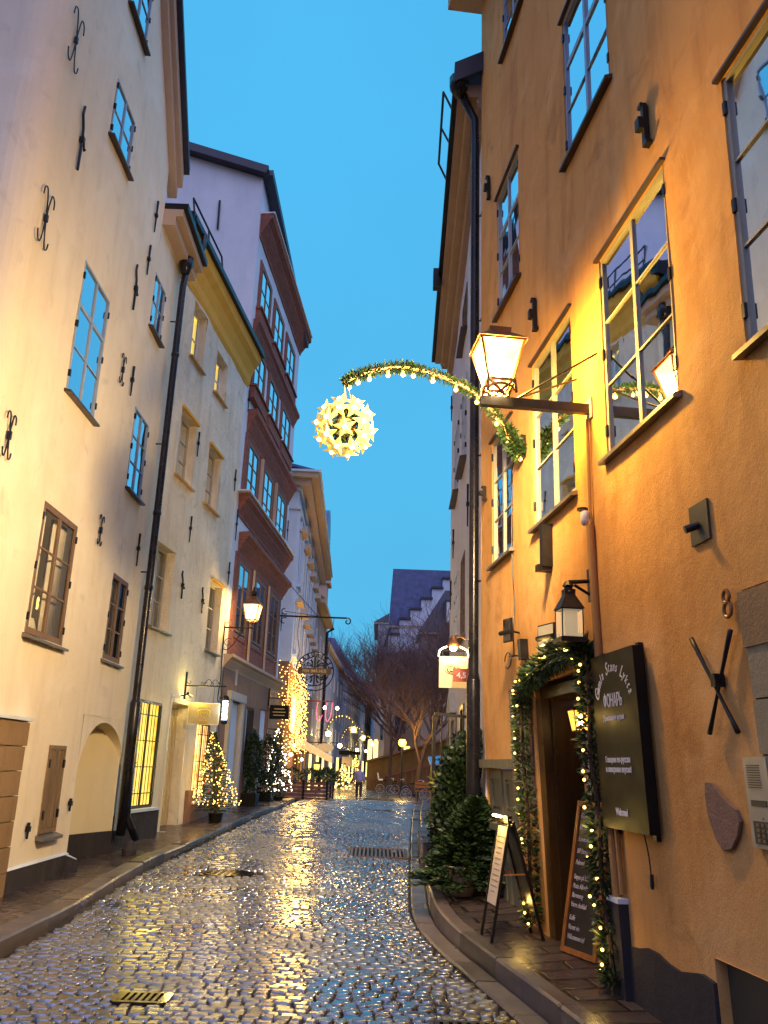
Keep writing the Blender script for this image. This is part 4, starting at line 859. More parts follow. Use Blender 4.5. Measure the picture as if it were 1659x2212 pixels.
# plinth
for a, b in ((-2.05, -.86), (-2.83, -2.64)):
    p = MB(); n = 8
    for k in range(n):
        ua, ub = a + (b - a) * k / n, a + (b - a) * (k + 1) / n; za, zb = .50 + .025 * math.sin(ua * 9), .50 + .025 * math.sin(ub * 9)
        p.box8([FR.pt(ua, -.3, -.05), FR.pt(ub, -.3, -.05), FR.pt(ub, -.3, .03), FR.pt(ua, -.3, .03), FR.pt(ua, za, -.05), FR.pt(ub, zb, -.05), FR.pt(ub, zb, .022), FR.pt(ua, za, .022)])
    p.build('plinth', M['plinth'], BR)
p = MB(); p.fbox(FR, -2.61, -2.07, -.3, .63, -.09, -.06); p.build('cellar_hatch', M['dark_plate'], BR)
s = MB(); s.fbox(FR, -.86, -.66, -.1, .74, -.05, .075); s.build('corner_post', M['plinth'], BR); s = MB(); s.fbox(FR, -.87, -.65, .742, .775, -.05, .08); s.build('post_cap', M['white_wall'], BR)
# doorway with varnished frame and dark inner door
f = MB(); f.fbox(FR, .93, 1.1, .0, 2.36, -.32, -.02); f.fbox(FR, -.59, -.44, .0, 2.36, -.32, -.02); f.fbox(FR, -.44, .93, 2.26, 2.36, -.32, -.03); f.fbox(FR, .86, .93, .0, 2.26, -.36, -.10); f.fbox(FR, -.44, -.38, .0, 2.26, -.36, -.10); D = f.build('door_frame', M['brass_door'], BR)
s = MB(); s.fbox(FR, -.38, .86, .05, 2.26, -.5, -.42)
for a, b in ((-.32, .2), (.28, .8)): s.frame(FR, a, b, .3, 1.1, .05, -.42, -.4); s.frame(FR, a, b, 1.2, 2.1, .05, -.42, -.4)
D = s.build('door', M['dark_door'], BR)
h = MB(); h.tube([FR.pt(-.25, 1.05, -.41), FR.pt(-.25, 1.05, -.34), FR.pt(-.13, 1.05, -.34)], .011, 8); h.build('handle', M['gold'], D)
s = MB(); s.fbox(FR, -.6, 1.1, .0, .2, -.5, -.06); s.build('threshold', M['kerb'], BR)
# cellar door with grey panels and broken header
c = MB(); c.fbox(FR, 1.78, 3.3, 1.63, 1.72, -.06, .05); c.fbox(FR, 1.85, 1.92, .3, 1.63, -.1, .01); c.fbox(FR, 3.18, 3.26, .3, 1.63, -.1, .01); CD = c.build('cellar_door_frame', M['grey_shutter'], BR)
for a, b in ((1.93, 2.53), (2.57, 3.17)):
    for z0, z1 in ((1.08, 1.62), (.1, .96)):
        s = MB(); s.fbox(FR, a, b, z0, z1, -.1, -.05); s.frame(FR, a + .02, b - .02, z0 + .02, z1 - .02, .09, -.05, -.028); s.frame(FR, a + .13, b - .13, z0 + .13, z1 - .13, .02, -.05, -.03); s.build('door_leaf', M['grey_shutter'], CD)
s = MB(); s.fbox(FR, 1.9, 2.9, .98, 1.05, -.06, .06); s.build('rail', M['grey_shutter'], CD)
# doorway no. 8 at the right edge
s = MB()
for k in range(9): s = MB(); z = -.2 + .275 * k; s.fbox(FR, -3.1, -2.85, z, z + .265, -.2, .03 + .003 * (k % 2)); s.build('surround_block', M['sand_grey'], BR)
s = MB(); s.fbox(FR, -5.0, -2.84, 2.26, 2.55, -.2, .04); s.build('door_lintel', M['sand'], BR)
s = MB(); s.fbox(FR, -4.9, -3.1, -.2, 2.26, -.24, -.18); s.build('door', M['dark_door'], BR)
# bare render patch where plaster has fallen off
pts = [FR.uz(x, y) for x, y in ((1531, 1690), (1545, 1692), (1562, 1715), (1583, 1737), (1598, 1750), (1606, 1775), (1601, 1806), (1588, 1834), (1570, 1838), (1556, 1815), (1545, 1785), (1536, 1755), (1531, 1715))]
p = MB(); a = [FR.pt(u, z, .006) for u, z in pts]; b = [FR.pt(u, z, .024) for u, z in pts]
cu, cz = sum(q[0] for q in pts) / len(pts), sum(q[1] for q in pts) / len(pts); n = len(pts)
for k in range(n): p.poly(b[k], b[(k + 1) % n], FR.pt(cu, cz, .022)); p.poly(a[k], a[(k + 1) % n], b[(k + 1) % n], b[k])
p.build('bare_patch', M['concrete'], BR)
# painted conduit and black cable
c = MB(); c.tube([FR.pt(-.77, 4.4, .03), FR.pt(-.76, 3.55, .03)], .014, 6); c.tube([FR.pt(-.76, 3.5, .035), FR.pt(-.75, 2.0, .035), FR.pt(-.76, .77, .04)], .032, 10); c.tube([FR.pt(-.83, 2.2, .03), FR.pt(-.84, .8, .03)], .02, 8); c.build('conduit', plaster('painted_conduit', (.36, .18, .06), (.46, .24, .08), (.26, .12, .04), .1), BR)
c = MB(); c.fbox(FR, .30, .38, 3.4, 3.80, -.02, .10); c.fbox(FR, .32, .40, 3.36, 3.42, -.02, .14); c.build('iron_corbel', M['iron'], BR)

# ================================================================== pale house beyond the orange one
F2R = Fac((1.3, 10.62), 1.3, 'R')
BQ = thing('house', 'pale lilac house with broad brown soffit and black downpipe, beside the orange house', 'house', F2R.pt(3.5, 0, 0))
WQ = [(3.1, 4.2, 6.75, 8.3), (4.95, 6.1, 6.75, 8.3), (3.2, 4.1, 3.7, 5.1), (4.95, 6.05, 3.95, 5.15), (3.1, 4.2, 9.2, 10.1)]
w = MB(); wall(w, F2R, -.15, 7.3, 0, 11.45, [q + (.05,) for q in WQ] + [(5.0, 6.1, 0.3, 2.55, .3), (3.2, 3.9, .3, 2.6, .3)], lambda u: 11.42 - .1 * u, .5, .012, seed=2); w.poly(F2R.pt(7.3, 0, 0), F2R.pt(7.3, 10.7, 0), F2R.pt(7.3, 10.7, -7), F2R.pt(7.3, 0, -7)); w.poly(F2R.pt(-.15, 0, 0), F2R.pt(-.15, 10.7, 0), F2R.pt(-.15, 10.7, -7), F2R.pt(-.15, 0, -7)); w.build('wall', M['lilac_wall'], BQ)
for k, q in enumerate(WQ): window(BQ, F2R, *q, 2, 3, .055, 'frame_white' if k < 2 or k == 3 else 'frame_brown', 'glass_sky', .0, .022, 'sill_dark', .12, hinge=k < 2)
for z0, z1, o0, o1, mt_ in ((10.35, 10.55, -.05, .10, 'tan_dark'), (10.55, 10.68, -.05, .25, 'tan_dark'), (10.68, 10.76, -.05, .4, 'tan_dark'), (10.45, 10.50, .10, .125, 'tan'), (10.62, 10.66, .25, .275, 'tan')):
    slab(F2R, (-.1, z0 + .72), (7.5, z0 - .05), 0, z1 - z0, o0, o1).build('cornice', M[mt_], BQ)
slab(F2R, (-.2, 11.49), (7.6, 10.715), 0, .115, .25, .48).build('gutter', M['iron'], BQ)
s = MB(); s.fbox(F2R, 4.4, 4.6, 10.8, 11.2, .42, .58); s.build('gutter_end', M['iron'], BQ)
s = MB(); s.box8([F2R.pt(-.25, 11.62, .47), F2R.pt(7.6, 10.84, .47), F2R.pt(7.6, 12.6, -3), F2R.pt(-.25, 13.4, -3), F2R.pt(-.25, 11.71, .47), F2R.pt(7.6, 10.93, .47), F2R.pt(7.6, 12.7, -3), F2R.pt(-.25, 13.5, -3)])
s.box8([F2R.pt(-.29, 11.38, .47), F2R.pt(-.19, 11.38, .47), F2R.pt(-.19, 13.1, -3), F2R.pt(-.29, 13.1, -3), F2R.pt(-.29, 11.72, .47), F2R.pt(-.19, 11.72, .47), F2R.pt(-.19, 13.5, -3), F2R.pt(-.29, 13.5, -3)]); s.build('roof', M['roof'], BQ)
r = MB(); P = F2R.pt; r.tube([P(.5, 11.55, .45), P(.5, 11.9, .6), P(2.0, 11.75, .6), P(2.0, 11.4, .45)], .02, 6); r.tube([P(1.2, 11.5, .45), P(1.2, 11.82, .6)], .018, 6); r.build('roof_rail', M['iron'], BQ)
d = MB(); d.tube([P(-.1, 11.45, .4), P(-.02, 11.36, .34), P(.02, 10.95, .14), P(.05, 10.6, .13), P(.05, 2.5, .13), P(.1, 1.2, .13), P(.1, .4, .13)], .062, 12); d.lathe(P(-.12, 11.36, .4), [(.07, -.1), (.14, .05), (.14, .22)], 10); d.lathe(P(.07, 2.75, .13), [(.065, -1.6), (.085, -1.55), (.085, -.1), (.065, 0)], 12)
DPR = thing('downpipe', 'tall black downpipe between the orange house and the pale house', 'drainpipe', P(.1, .4, .13)); d.build('pipe', M['pipe'], DPR, smooth=True)
for z in (9.3, 7.6, 5.6, 3.9):
    b = MB(); b.tube([P(.05, z, 0), P(.05, z, .13)], .012, 6); b.tube([P(.05, z, .05), P(-.12, z, .03)], .01, 5); b.build('bracket', M['iron'], DPR)
for u, z, h in ((.55, 7.2, .9), (2.3, 5.6, .7), (5.9, 5.9, .6), (7.0, 9.3, .6), (6.6, 5.0, .6), (.0, 6.4, .4)): anchor(BQ, F2R, u, z, h, 'bar')
s = MB(); s.frame(F2R, 5.0, 6.1, .3, 2.55, .1, -.3, .04); s.box8([P(4.85, 2.56, -.02), P(6.25, 2.56, -.02), P(6.25, 2.56, .12), P(4.85, 2.56, .12), P(5.5, 2.95, -.02), P(5.6, 2.95, -.02), P(5.6, 2.95, .12), P(5.5, 2.95, .12)]); s.build('door_surround', M['stone_frame'], BQ)
s = MB(); s.fbox(F2R, 5.1, 6.0, .3, 2.45, -.25, -.2); s.build('door', M['dark_door'], BQ)
s = MB(); s.frame(F2R, 3.2, 3.9, .3, 2.6, .07, -.2, .02); s.fbox(F2R, 3.27, 3.83, .3, 2.53, -.2, -.15); s.build('door', M['brass_door'], BQ)
for k in range(3):
    s = MB(); s.fbox(F2R, 2.9, 6.4, .2, .55 + .17 * k, .0, .62 - .2 * k); s.build('step', M['kerb'], BQ)

# ================================================================== across the square
def px(pxx, Y): return (pxx - 809) / F_PX * Y
YS = 92.0
BS, FS, LS = row_house('tall house with stepped gable and steep dark roof beyond the square', (px(826, YS) + .4, YS), (px(826, YS), YS + 16), 16.0, 'R', 'far_wall', 'roof_blue', 4, 3, .1, eave=.3, shop=False)
x0 = px(828, YS); st = MB()
zz = [15.2, 16.9, 18.0, 19.2, 20.4, 21.5, 22.6, 23.4, 24.4, 25.4]; xs_ = [x0 + 1.15 * k for k in range(len(zz) + 1)]
for k, z in enumerate(zz): st.box(((xs_[k] + xs_[k + 1]) / 2, YS + .2, z / 2 - .5), xs_[k + 1] - xs_[k], .5, z + 1)
st.build('stepped_gable', M['white_wall'], BS)
st = MB(); n = len(zz); st.box8([V((x0, YS + .5, 16)), V((x0 + 11, YS + .5, 16)), V((x0 + 11, YS + 18, 16)), V((x0, YS + 18, 16)), V((x0 + .3, YS + .5, 22.6)), V((x0 + 11, YS + .5, 22.6)), V((x0 + 11, YS + 18, 22.6)), V((x0 + .3, YS + 18, 22.6))]); st.build('roof', M['roof_blue'], BS)
for k, z in enumerate(zz):
    s = MB(); s.box(((xs_[k] + xs_[k + 1]) / 2, YS + .1, z + .12), 1.3, .8, .22); s.build('step_cap', M['roof'], BS)
s = MB(); s.box((xs_[-2], YS + 1, 27), 1.0, 1.0, 2.4); s.build('chimney', M['roof'], BS)
for xx in (2.0, 3.6, 5.0):
    s = MB(); s.tube([(x0 + xx, YS + 9, 22.5), (x0 + xx, YS + 9, 23.3)], .12, 6); s.build('vent_pipe', M['roof'], BS)
s = MB(); s.tube([(xs_[-3], YS + 1, 24), (xs_[-3], YS + 1, 28)], .05, 5); s.bar((xs_[-3] - 1.2, YS + 1, 27.6), (xs_[-3] + 1.0, YS + 1, 27.7), .06); s.build('aerial', M['iron'], BS)
s = MB(); s.tube([F7.pt(7, 12, -4), F7.pt(7, 16.5, -4)], .05, 5); s.bar(F7.pt(6, 16, -4), F7.pt(8, 16, -4), .06); s.build('aerial', M['iron'], B7)
YM = 80.0
xm = px(902, YM)
FMn = Fac((xm, YM), 90, 'L'); BM = thing('house', 'brown mansard-roofed house behind the bare trees', 'house', (xm + 6, YM, 0))
w = MB(); w.box((xm + 7, YM + 4, 6.5), 14, 8, 14.6); w.build('wall', M['far_wall2'], BM)
r = MB(); z1, z2 = 13.8, 18.2; r.box8([V((xm - .4, YM - .4, z1)), V((xm + 14, YM - .4, z1)), V((xm + 14, YM + 8, z1)), V((xm - .4, YM + 8, z1)), V((xm + 2.2, YM + 1.8, z2)), V((xm + 14, YM + 1.8, z2)), V((xm + 14, YM + 7, z2)), V((xm + 2.2, YM + 7, z2))]); r.build('roof', M['roof'], BM)
for xx in (2.6, 5.0):
    s = MB(); s.box((xm + xx, YM + .4, 15.6), 1.3, 1.4, 2.6); s.build('dormer', M['roof'], BM); s = MB(); s.box((xm + xx, YM - .33, 15.7), .85, .06, 1.9); s.build('dormer_window', M['glass_far'], BM)
for xx in (1.6, 3.6, 5.6):
    for z in (10.6, 6.8):
        W = MB(); W.box((xm + xx, YM - .02, z), 1.0, .08, 2.0); Wo = W.build('window', M['frame_white'], BM)
        for a in (-.23, .23):
            for b in (-.63, 0, .63): g = MB(); g.box((xm + xx + a, YM - .07, z + b), .38, .02, .54); g.build('pane', M['glass_sky'], Wo)
s = MB(); s.box((xm + 7, YM - .1, 13.7), 14.6, .5, .2); s.build('cornice', M['tan'], BM)
YB = 86.0; xb = px(826, YB)
BT = thing('house', 'low brown house with tiled eave in front of the stepped gable', 'house', (xb + 4, YB, 0))
w = MB(); w.box((xb + 4.2, YB + 2, 5.3), 8.4, 5, 11); w.build('wall', M['far_wall2'], BT)
r = MB(); r.box8([V((xb - .3, YB - .9, 10.8)), V((xb + 8.5, YB - .9, 12.2)), V((xb + 8.5, YB + 4, 14.2)), V((xb - .3, YB + 4, 12.6)), V((xb - .3, YB - .9, 11.1)), V((xb + 8.5, YB - .9, 12.5)), V((xb + 8.5, YB + 4, 14.5)), V((xb - .3, YB + 4, 12.9))]); r.build('roof', M['roof_red'], BT)
for xx in (1.5, 3.7, 5.9):
    for z in (8.6, 5.6): s = MB(); s.box((xb + xx, YB - .53, z), 1.0, .06, 1.7); s.build('window', M['glass_far'], BT)
for xx in (2.2, 4.4, 6.4): s = MB(); s.box((xb + xx, YB - .54, 3.1), .55, .06, .9); s.build('lit_window', M['warm_win'], BT)
YC = 118.0
BU, FU, LU = row_house('pale corner house with ornate cornice, far right of the street end', (px(805, YC), YC), (px(800, YC) + .4, YC + 16), 20.5, 'R', 'far_wall3', 'roof', 4, 4, 3.0, eave=.6, shop=False)
w = MB(); w.box((px(805, YC) + 4, YC - .05, 9.8), 8, .3, 21); w.build('wall', M['far_wall'], BU)
for xx in (1.3, 3.4, 5.5):
    for z in (6, 10, 14, 17.5): s = MB(); s.box((px(805, YC) + xx, YC - .23, z), 1, .06, 2); s.build('window', M['glass_far'], BU)
for k in range(2): s = MB(); x_ = px(797 + 12 * k, 112); s.box((x_, 111.5, 3.3), .55, .1, 2.6); s.prism([(.28 * math.cos(t), .28 * math.sin(t)) for t in [math.pi * j / 8 for j in range(9)]], (x_, 111.45, 4.6), V((1, 0, 0)), V((0, 0, 1)), V((0, 1, 0)), .1); s.build('arched_window', M['warm_win'], BU)
# retaining wall of the stairs
ST = thing('retaining_wall', 'long ochre-brown stone wall rising beside the stairs, behind the parked bicycles', 'wall', (3, 76, -.2))
s = MB(); xa, xb2 = px(792, 76), px(985, 76); s.box8([V((xa, 76, -.5)), V((xb2, 74, -.5)), V((xb2, 74.6, -.5)), V((xa, 76.6, -.5)), V((xa, 76, 1.9)), V((xb2, 74, 4.3)), V((xb2, 74.6, 4.3)), V((xa, 76.6, 1.9))]); s.build('wall', plaster('ochre_stone', (.17, .10, .04), (.25, .15, .06), (.12, .07, .03), .5), ST)
s = MB(); s.bar((xa, 75.85, 1.98), (xb2, 73.85, 4.38), .9, .16); s.build('coping', M['brown_stone'], ST)
s = MB(); s.bar((xa + .3, 75.4, .5), (xb2, 73.3, 2.6), .12, .14); s.build('handrail', M['brown'], ST)
for k in range(14):
    t = k / 13; s = MB(); x_ = xa + .3 + (xb2 - xa - .3) * t; s.bar((x_, 75.4 - 2.1 * t, -.3), (x_, 75.4 - 2.1 * t, .5 + 2.1 * t), .08); s.build('baluster', M['brown'], ST)
Z = V((0, 0, 1))
def lamp_pane(name, c, s):
    mt, nt, P, out = nodes(name); L = nt.links.new
    e = N(nt, 'ShaderNodeEmission', Strength=s); e.inputs['Color'].default_value = c4(c); t = N(nt, 'ShaderNodeBsdfTransparent'); t.inputs['Color'].default_value = (.9, .85, .7, 1)
    a = N(nt, 'ShaderNodeAddShader'); L(e.outputs[0], a.inputs[0]); L(t.outputs[0], a.inputs[1]); L(a.outputs[0], out.inputs['Surface']); mt.cycles.emission_sampling = 'NONE'; return mt
M['pane_lamp'] = lamp_pane('lamp_pane', (1, .78, .30), .95)
M['pane_amber'] = lamp_pane('amber_pane', (1, .45, .05), .9)
M['lamp_core'] = lamp_pane('lamp_core', (1, .9, .7), 9.0)
M['pane_faint_glow'] = lamp_pane('faint_glow_pane', (1, .8, .5), .12)  # faint warm glow put into the panes of the unlit wall lantern
def point(name, loc, c, w, r=.05, parent=None, spot=None):
    l = bpy.data.lights.new(name, 'SPOT' if spot else 'POINT'); l.color = c; l.energy = w; l.shadow_soft_size = r
    o = bpy.data.objects.new(name, l); COL.objects.link(o)
    if spot:
        d, ang, bl = spot; l.spot_size = RAD(ang); l.spot_blend = bl; o.rotation_euler = V(d).to_track_quat('-Z', 'Y').to_euler()
    o.location = loc; return o
def lantern(B, c, e1, e2, wt, wb, h, fm, pane, roof_h, core=None, cap=True):
    """tapered four-sided lantern; c = centre of the bottom of the glass"""
    def cor(w, z): return [c + e1 * (x * w / 2) + e2 * (y * w / 2) + Z * z for x, y in ((-1, -1), (1, -1), (1, 1), (-1, 1))]
    b, t = cor(wb, 0), cor(wt, h); f = MB(); q = wt * .05
    for i in range(4): f.bar(b[i], t[i], q); f.bar(b[i], b[(i + 1) % 4], q * 1.1); f.bar(t[i], t[(i + 1) % 4], q * 1.2)
    Fo = f.build('lantern_frame', M[fm], B)
    for i in range(4):
        g = MB(); j = (i + 1) % 4; k = .93; m_ = [(b[i] + b[j]) / 2, (t[i] + t[j]) / 2]
        g.poly(*[mm + (p - mm) * k for mm, p in ((m_[0], b[i]), (m_[0], b[j]), (m_[1], t[j]), (m_[1], t[i]))]); g.build('lantern_pane', M[pane], Fo)
    r = MB(); a, b2 = cor(wt * 1.16, h + .008), cor(wt * .5, h + roof_h * .72); r.box8([*cor(wt * 1.16, h + .004), *cor(wt * .5, h + roof_h * .72)])
    r.box8([*cor(wt * .5, h + roof_h * .725), *cor(wt * .52, h + roof_h)]); r.build('lantern_roof', M[fm], B)
    if core:
        k = MB(); k.lathe(c + Z * h * .08, [(wt * .05, 0), (wt * .07, h * .1), (wt * .17, h * .3), (wt * .19, h * .5), (wt * .12, h * .7), (wt * .03, h * .78)], 12); k.build('lamp_bulb', M[core], B, smooth=True)
# ------------------------------------------------------------------ big street lamp on the orange house
uL = -.77; B = thing('street_lamp', 'large glowing copper street lamp on a long iron beam from the orange wall', 'street lamp', FR.pt(uL, 4.49, 0))
s = MB(); s.fbox(FR, uL - .03, uL + .03, 4.45, 4.53, .01, .93); s.build('beam', M['iron'], B)
s = MB(); s.fbox(FR, uL - .07, uL + .07, 4.40, 4.58, -.02, .02); s.build('wall_plate', M['frame_grey'], B)
for u2 in (-.52, -1.02):
    s = MB(); s.tube([FR.pt(uL, 4.54, .62), FR.pt(u2, 4.88, .02)], .009, 6); s.build('stay', M['iron'], B)
lc = FR.pt(uL, 4.655, .78); lantern(B, lc, FR.d, FR.n, .355, .195, .33, 'copper', 'pane_lamp', .15, 'lamp_core')
s = MB()
for sg in (-1, 1):
    for e, e_ in ((FR.d, FR.n), (FR.n, FR.d)):
        for t in (-1, 1):
            s.bar(lc + e * (.11 * sg) + e_ * (.11 * t), FR.pt(uL, 4.535, .78) + e * (-.03 * sg) + e_ * (.07 * t), .016)
            s.bar(lc + e * (.11 * sg) + e_ * (.11 * t), FR.pt(uL, 4.535, .78) + e * (.12 * sg) + e_ * (.12 * t), .018)
        s.tube([lc + e * (.10 * math.cos(a)) + e_ * (.11 * sg) + Z * (-.09 + .05 * math.sin(a)) for a in [math.pi * k / 8 for k in range(9)]], .011, 5)
s.build('lamp_cage', M['copper'], B)
point('street_lamp_light', lc + Z * .16, (1, .62, .12), 300, .12)
point('street_lamp_beam', lc + Z * .12 + FR.n * .03, (1, .77, .50), 1250, .22, spot=(FR.n * 1.0 + V((0, 1.7, -.55)), 150, 1.0))
# ------------------------------------------------------------------ garland arch with hanging star ball
def garland(mb, pts, r, n, l=.05, w=.011, drop=0):
    P = [V(p) for p in pts]
    for k in range(n):
        i = rnd.randrange(len(P) - 1); t = rnd.random(); p = P[i].lerp(P[i + 1], t); d = (P[i + 1] - P[i]).normalized(); q = rdir(); q = q - d * q.dot(d)
        if q.length < .1: continue
        q.normalize(); rr = r * rnd.uniform(.35, 1.0); mb.leaf(p + q * rr * .6, q + d * rnd.uniform(-.9, .9) - Z * drop, l * rnd.uniform(.6, 1.3), w)
def arch_thing(uo, F, arc, label, nbulb, group=None, nleaf=2600):
    B = thing('garland_arch', label, 'decoration', F.pt(uo, arc[0][1], arc[0][0]), group)
    pts = catmull([F.pt(uo, z, o) for o, z in arc], 5)
    MB().tube(pts, .022, 8).build('arch_pole', M['sill_ochre'], B)
    g = MB(); garland(g, pts, .055, nleaf, .06, .010); garland(g, pts[:12], .11, nleaf // 3, .075, .014); g.build('greenery', M['fir'], B)
    L = len(pts); proto = None
    for k in range(nbulb):
        p = pts[int((k + .6) * (L - 2) / nbulb)] - Z * .085
        b = MB(); b.ball(V((0, 0, 0)), .024, 8, 6); b.lathe(V((0, 0, .02)), [(.012, 0), (.014, .04)], 6)
        if proto is None: proto = b.build('light_bulb', M['bulb'], B, smooth=True); proto.data.transform(Matrix.Translation(ORG[B.name])); proto.location = p - ORG[B.name]
        else: copy_part(proto, B, p - ORG[B.name])
    return B, pts
arc1 = [(.05, 4.83), (.07, 4.85), (.19, 5.02), (.34, 5.25), (.57, 5.47), (.87, 5.60), (1.17, 5.67), (1.32, 5.68), (1.52, 5.65), (1.71, 5.58), (1.84, 5.52), (1.93, 5.44)]
AG, apts = arch_thing(1.15, FR, arc1, 'fir-clad arch with warm bulbs reaching out from the orange wall over the street', 13)
s = MB(); s.fbox(FR, 1.1, 1.2, 4.75, 5.0, .0, .05); s.build('wall_plate', M['iron'], AG)
s = MB(); s.tube([apts[-1] + Z * .0, apts[-1] - Z * .03], .02, 6); s.build('arch_tip', M['iron'], AG)
sb = FR.pt(1.15, 4.95, 1.91); SB = thing('star_ball', 'glowing ball of yellow paper stars hanging from the tip of the near garland arch', 'decoration', sb)
s = MB(); s.tube([apts[-1] - Z * .01, sb + Z * .3], .004, 5); s.tube([apts[-1] - Z * .01 + V((.03, 0, 0)), sb + Z * .2 + V((.08, 0, 0))], .004, 5); s.bar(apts[-1] - Z * .02, sb + Z * .1, .035, .012); s.build('hanger', M['sill_ochre'], SB)
g = MB()
for k in range(700): d = rdir(); g.leaf(sb + d * rnd.uniform(.10, .19), d + rv(.6), .06, .012)
g.build('greenery', M['fir'], SB)
s = MB(); s.ball(sb, .12, 12, 8); s.build('core', M['sill_ochre'], SB, smooth=True)
ax = (C0 - sb).normalized(); e1 = ax.cross(Z).normalized(); e2 = e1.cross(ax)
def star_at(B, c, nrm, up, R, bulb=True):
    x = up.cross(nrm).normalized(); y = nrm.cross(x); mb = MB(); ro = [R if k % 2 == 0 else R * .42 for k in range(10)]
    rim = [c + (y * math.cos(math.pi * k / 5) + x * math.sin(math.pi * k / 5)) * ro[k] for k in range(10)]; f = c + nrm * R * .28; b = c - nrm * R * .22
    for k in range(10): mb.poly(rim[k], rim[(k + 1) % 10], f); mb.poly(rim[(k + 1) % 10], rim[k], b)
    S = mb.build('paper_star', M['star'], B); q = MB(); q.ball(c + nrm * R * .2, R * .2, 8, 6); q.build('star_bulb', M['bulb_core'], S, smooth=True)
    q = MB(); q.lathe(c - nrm * R * .5, [(R * .09, 0), (R * .09, R * .3)], 6, nrm); q.build('socket', M['red_tip'], S)
dirs = [ax]
for th, n, ph in ((46, 8, .39), (86, 10, .1), (130, 7, 0)):
    for k in range(n):
        a = ph + 2 * math.pi * k / n + rnd.uniform(-.07, .07); t = RAD(th + rnd.uniform(-4, 4)); dirs.append(ax * math.cos(t) + (e1 * math.cos(a) + e2 * math.sin(a)) * math.sin(t))
for d in dirs: star_at(SB, sb + d * .275, (d + ax * (.75 if d.dot(ax) > -.3 else 0)).normalized(), (Z + rv(.35)).normalized(), .124)
point('star_ball_light', sb, (1, .75, .3), 1.5, .25)
# the same decoration further down the street
def far_arch(F, u, label, zc):
    arc = [(.1, zc + .1), (.25, zc + .55), (.6, zc + .95), (1.1, zc + 1.08), (1.6, zc + .95), (1.95, zc + .55)]
    B, pts = arch_thing(u, F, arc, label, 10, 'lit garland arches down the street', 500)
    c = F.pt(u, zc + .1, 1.95); S = thing('star_ball', label.split()[0] + ' of the small bright star balls, under the ' + label.split(' on the ')[0].split(' at the ')[0].split(' ', 1)[1], 'decoration', c, 'star balls down the street')
    s = MB(); s.ball(c, .20, 10, 8); s.build('core', M['bulb_core'], S, smooth=True)
    s = MB()
    for k in range(26): d = rdir(); s.leaf(c + d * .17, d, .18, .06)
    s.build('paper_stars', M['star'], S)
far_arch(F6, 4.0, 'nearest lit arch on the blue-grey house', 3.9); far_arch(F6, 21.0, 'middle lit arch at the far end of the blue-grey house', 3.9); far_arch(F7, 16.0, 'farthest lit arch on the dark grey house', 3.9)
# ------------------------------------------------------------------ left wall lamp
uS = 5.08; B = thing('wall_lamp', 'glowing black-framed lantern on a scrolled bracket between cream house and timber house', 'street lamp', F2.pt(uS, 4.5, 0))
P = lambda o, z: F2.pt(uS, z, o)
s = MB(); s.tube([P(.0, 4.62), P(.72, 4.62)], .018, 8); s.tube([P(.02, 4.75), P(.02, 3.9)], .016, 8); s.tube(catmull([P(.03, 4.12), P(.12, 4.10), P(.26, 4.22), P(.36, 4.40), P(.48, 4.58)], 5), .011, 6)
s.tube(spiral(P(.13, 4.26), F2.n, Z, .03, .11, .3, -5.4), .009, 6); s.tube(spiral(P(.40, 4.54), F2.n, Z, .01, .05, 0, 5), .008, 6); s.tube(spiral(P(.06, 4.75), F2.n, Z, .01, .05, 3, -1.5), .008, 6); s.build('bracket', M['iron'], B)
s = MB(); s.tube(catmull([P(.02, 3.9), P(.03, 3.4), P(.0, 3.0), P(.03, 2.9)], 4), .012, 6); s.build('cable', M['iron'], B)
s = MB(); s.lathe(P(.66, 4.63), [(.025, 0), (.03, .03), (.018, .06), (.05, .13)], 10)
for a in range(4): t = a * math.pi / 2 + .78; s.bar(P(.66, 4.68), P(.66, 4.80) + (F2.d * math.cos(t) + F2.n * math.sin(t)) * .13, .012)
s.build('lamp_cage', M['copper'], B)
lantern(B, P(.66, 4.80), F2.d, F2.n, .38, .24, .36, 'copper', 'pane_lamp', .20, 'lamp_core')
s = MB(); s.lathe(P(.66, 5.36), [(.085, 0), (.06, .06), (.09, .08), (.05, .14), (.02, .17), (.03, .2), (.005, .25)], 12); s.build('finial', M['iron'], B, smooth=True)
point('wall_lamp_light', P(.66, 4.98), (1, .72, .28), 55, .07)
# ------------------------------------------------------------------ barber bracket, sign and pole
uB = 2.68; P = lambda o, z: F2.pt(uB, z, o)
B = thing('sign_bracket', 'scrolled iron bracket above the barber sign', 'bracket', P(0, 3.03))
s = MB(); s.fbox(F2, uB - .02, uB + .02, 2.78, 3.32, .0, .03); s.tube([P(.02, 3.05), P(.86, 3.05)], .014, 6); s.build('arm', M['iron'], B)
s = MB()
for o, sg in ((.36, 1), (.44, 1), (.56, -1), (.70, -1)): s.tube(spiral(P(o, 3.10), F2.n * sg, Z, .012, .045, 0, 5.6), .006, 5)
s.tube(catmull([P(.38, 3.07), P(.46, 3.17), P(.52, 3.17), P(.56, 3.08)], 4), .006, 5); s.tube(catmull([P(.54, 3.08), P(.60, 3.17), P(.66, 3.16), P(.74, 3.06)], 4), .006, 5); s.tube(spiral(P(.09, 3.13), F2.n, Z, .01, .05, 2, -3), .006, 5); s.build('scrollwork', M['iron'], B)
B = thing('hanging_sign', 'taupe barber sign with yellow crest, hanging from the scrolled bracket', 'sign', P(.44, 2.28))
e1, ez = F2.n, -F2.d
s = MB(); s.box(P(.44, 2.5), .62, .03, .40, F2.n, F2.d, Z); s.build('board', M['taupe_sign'], B)
s = MB()
for a, b in (((.125, 2.295), (.755, 2.295)), ((.125, 2.705), (.755, 2.705))): s.bar(P(*a), P(*b), .03, .018)
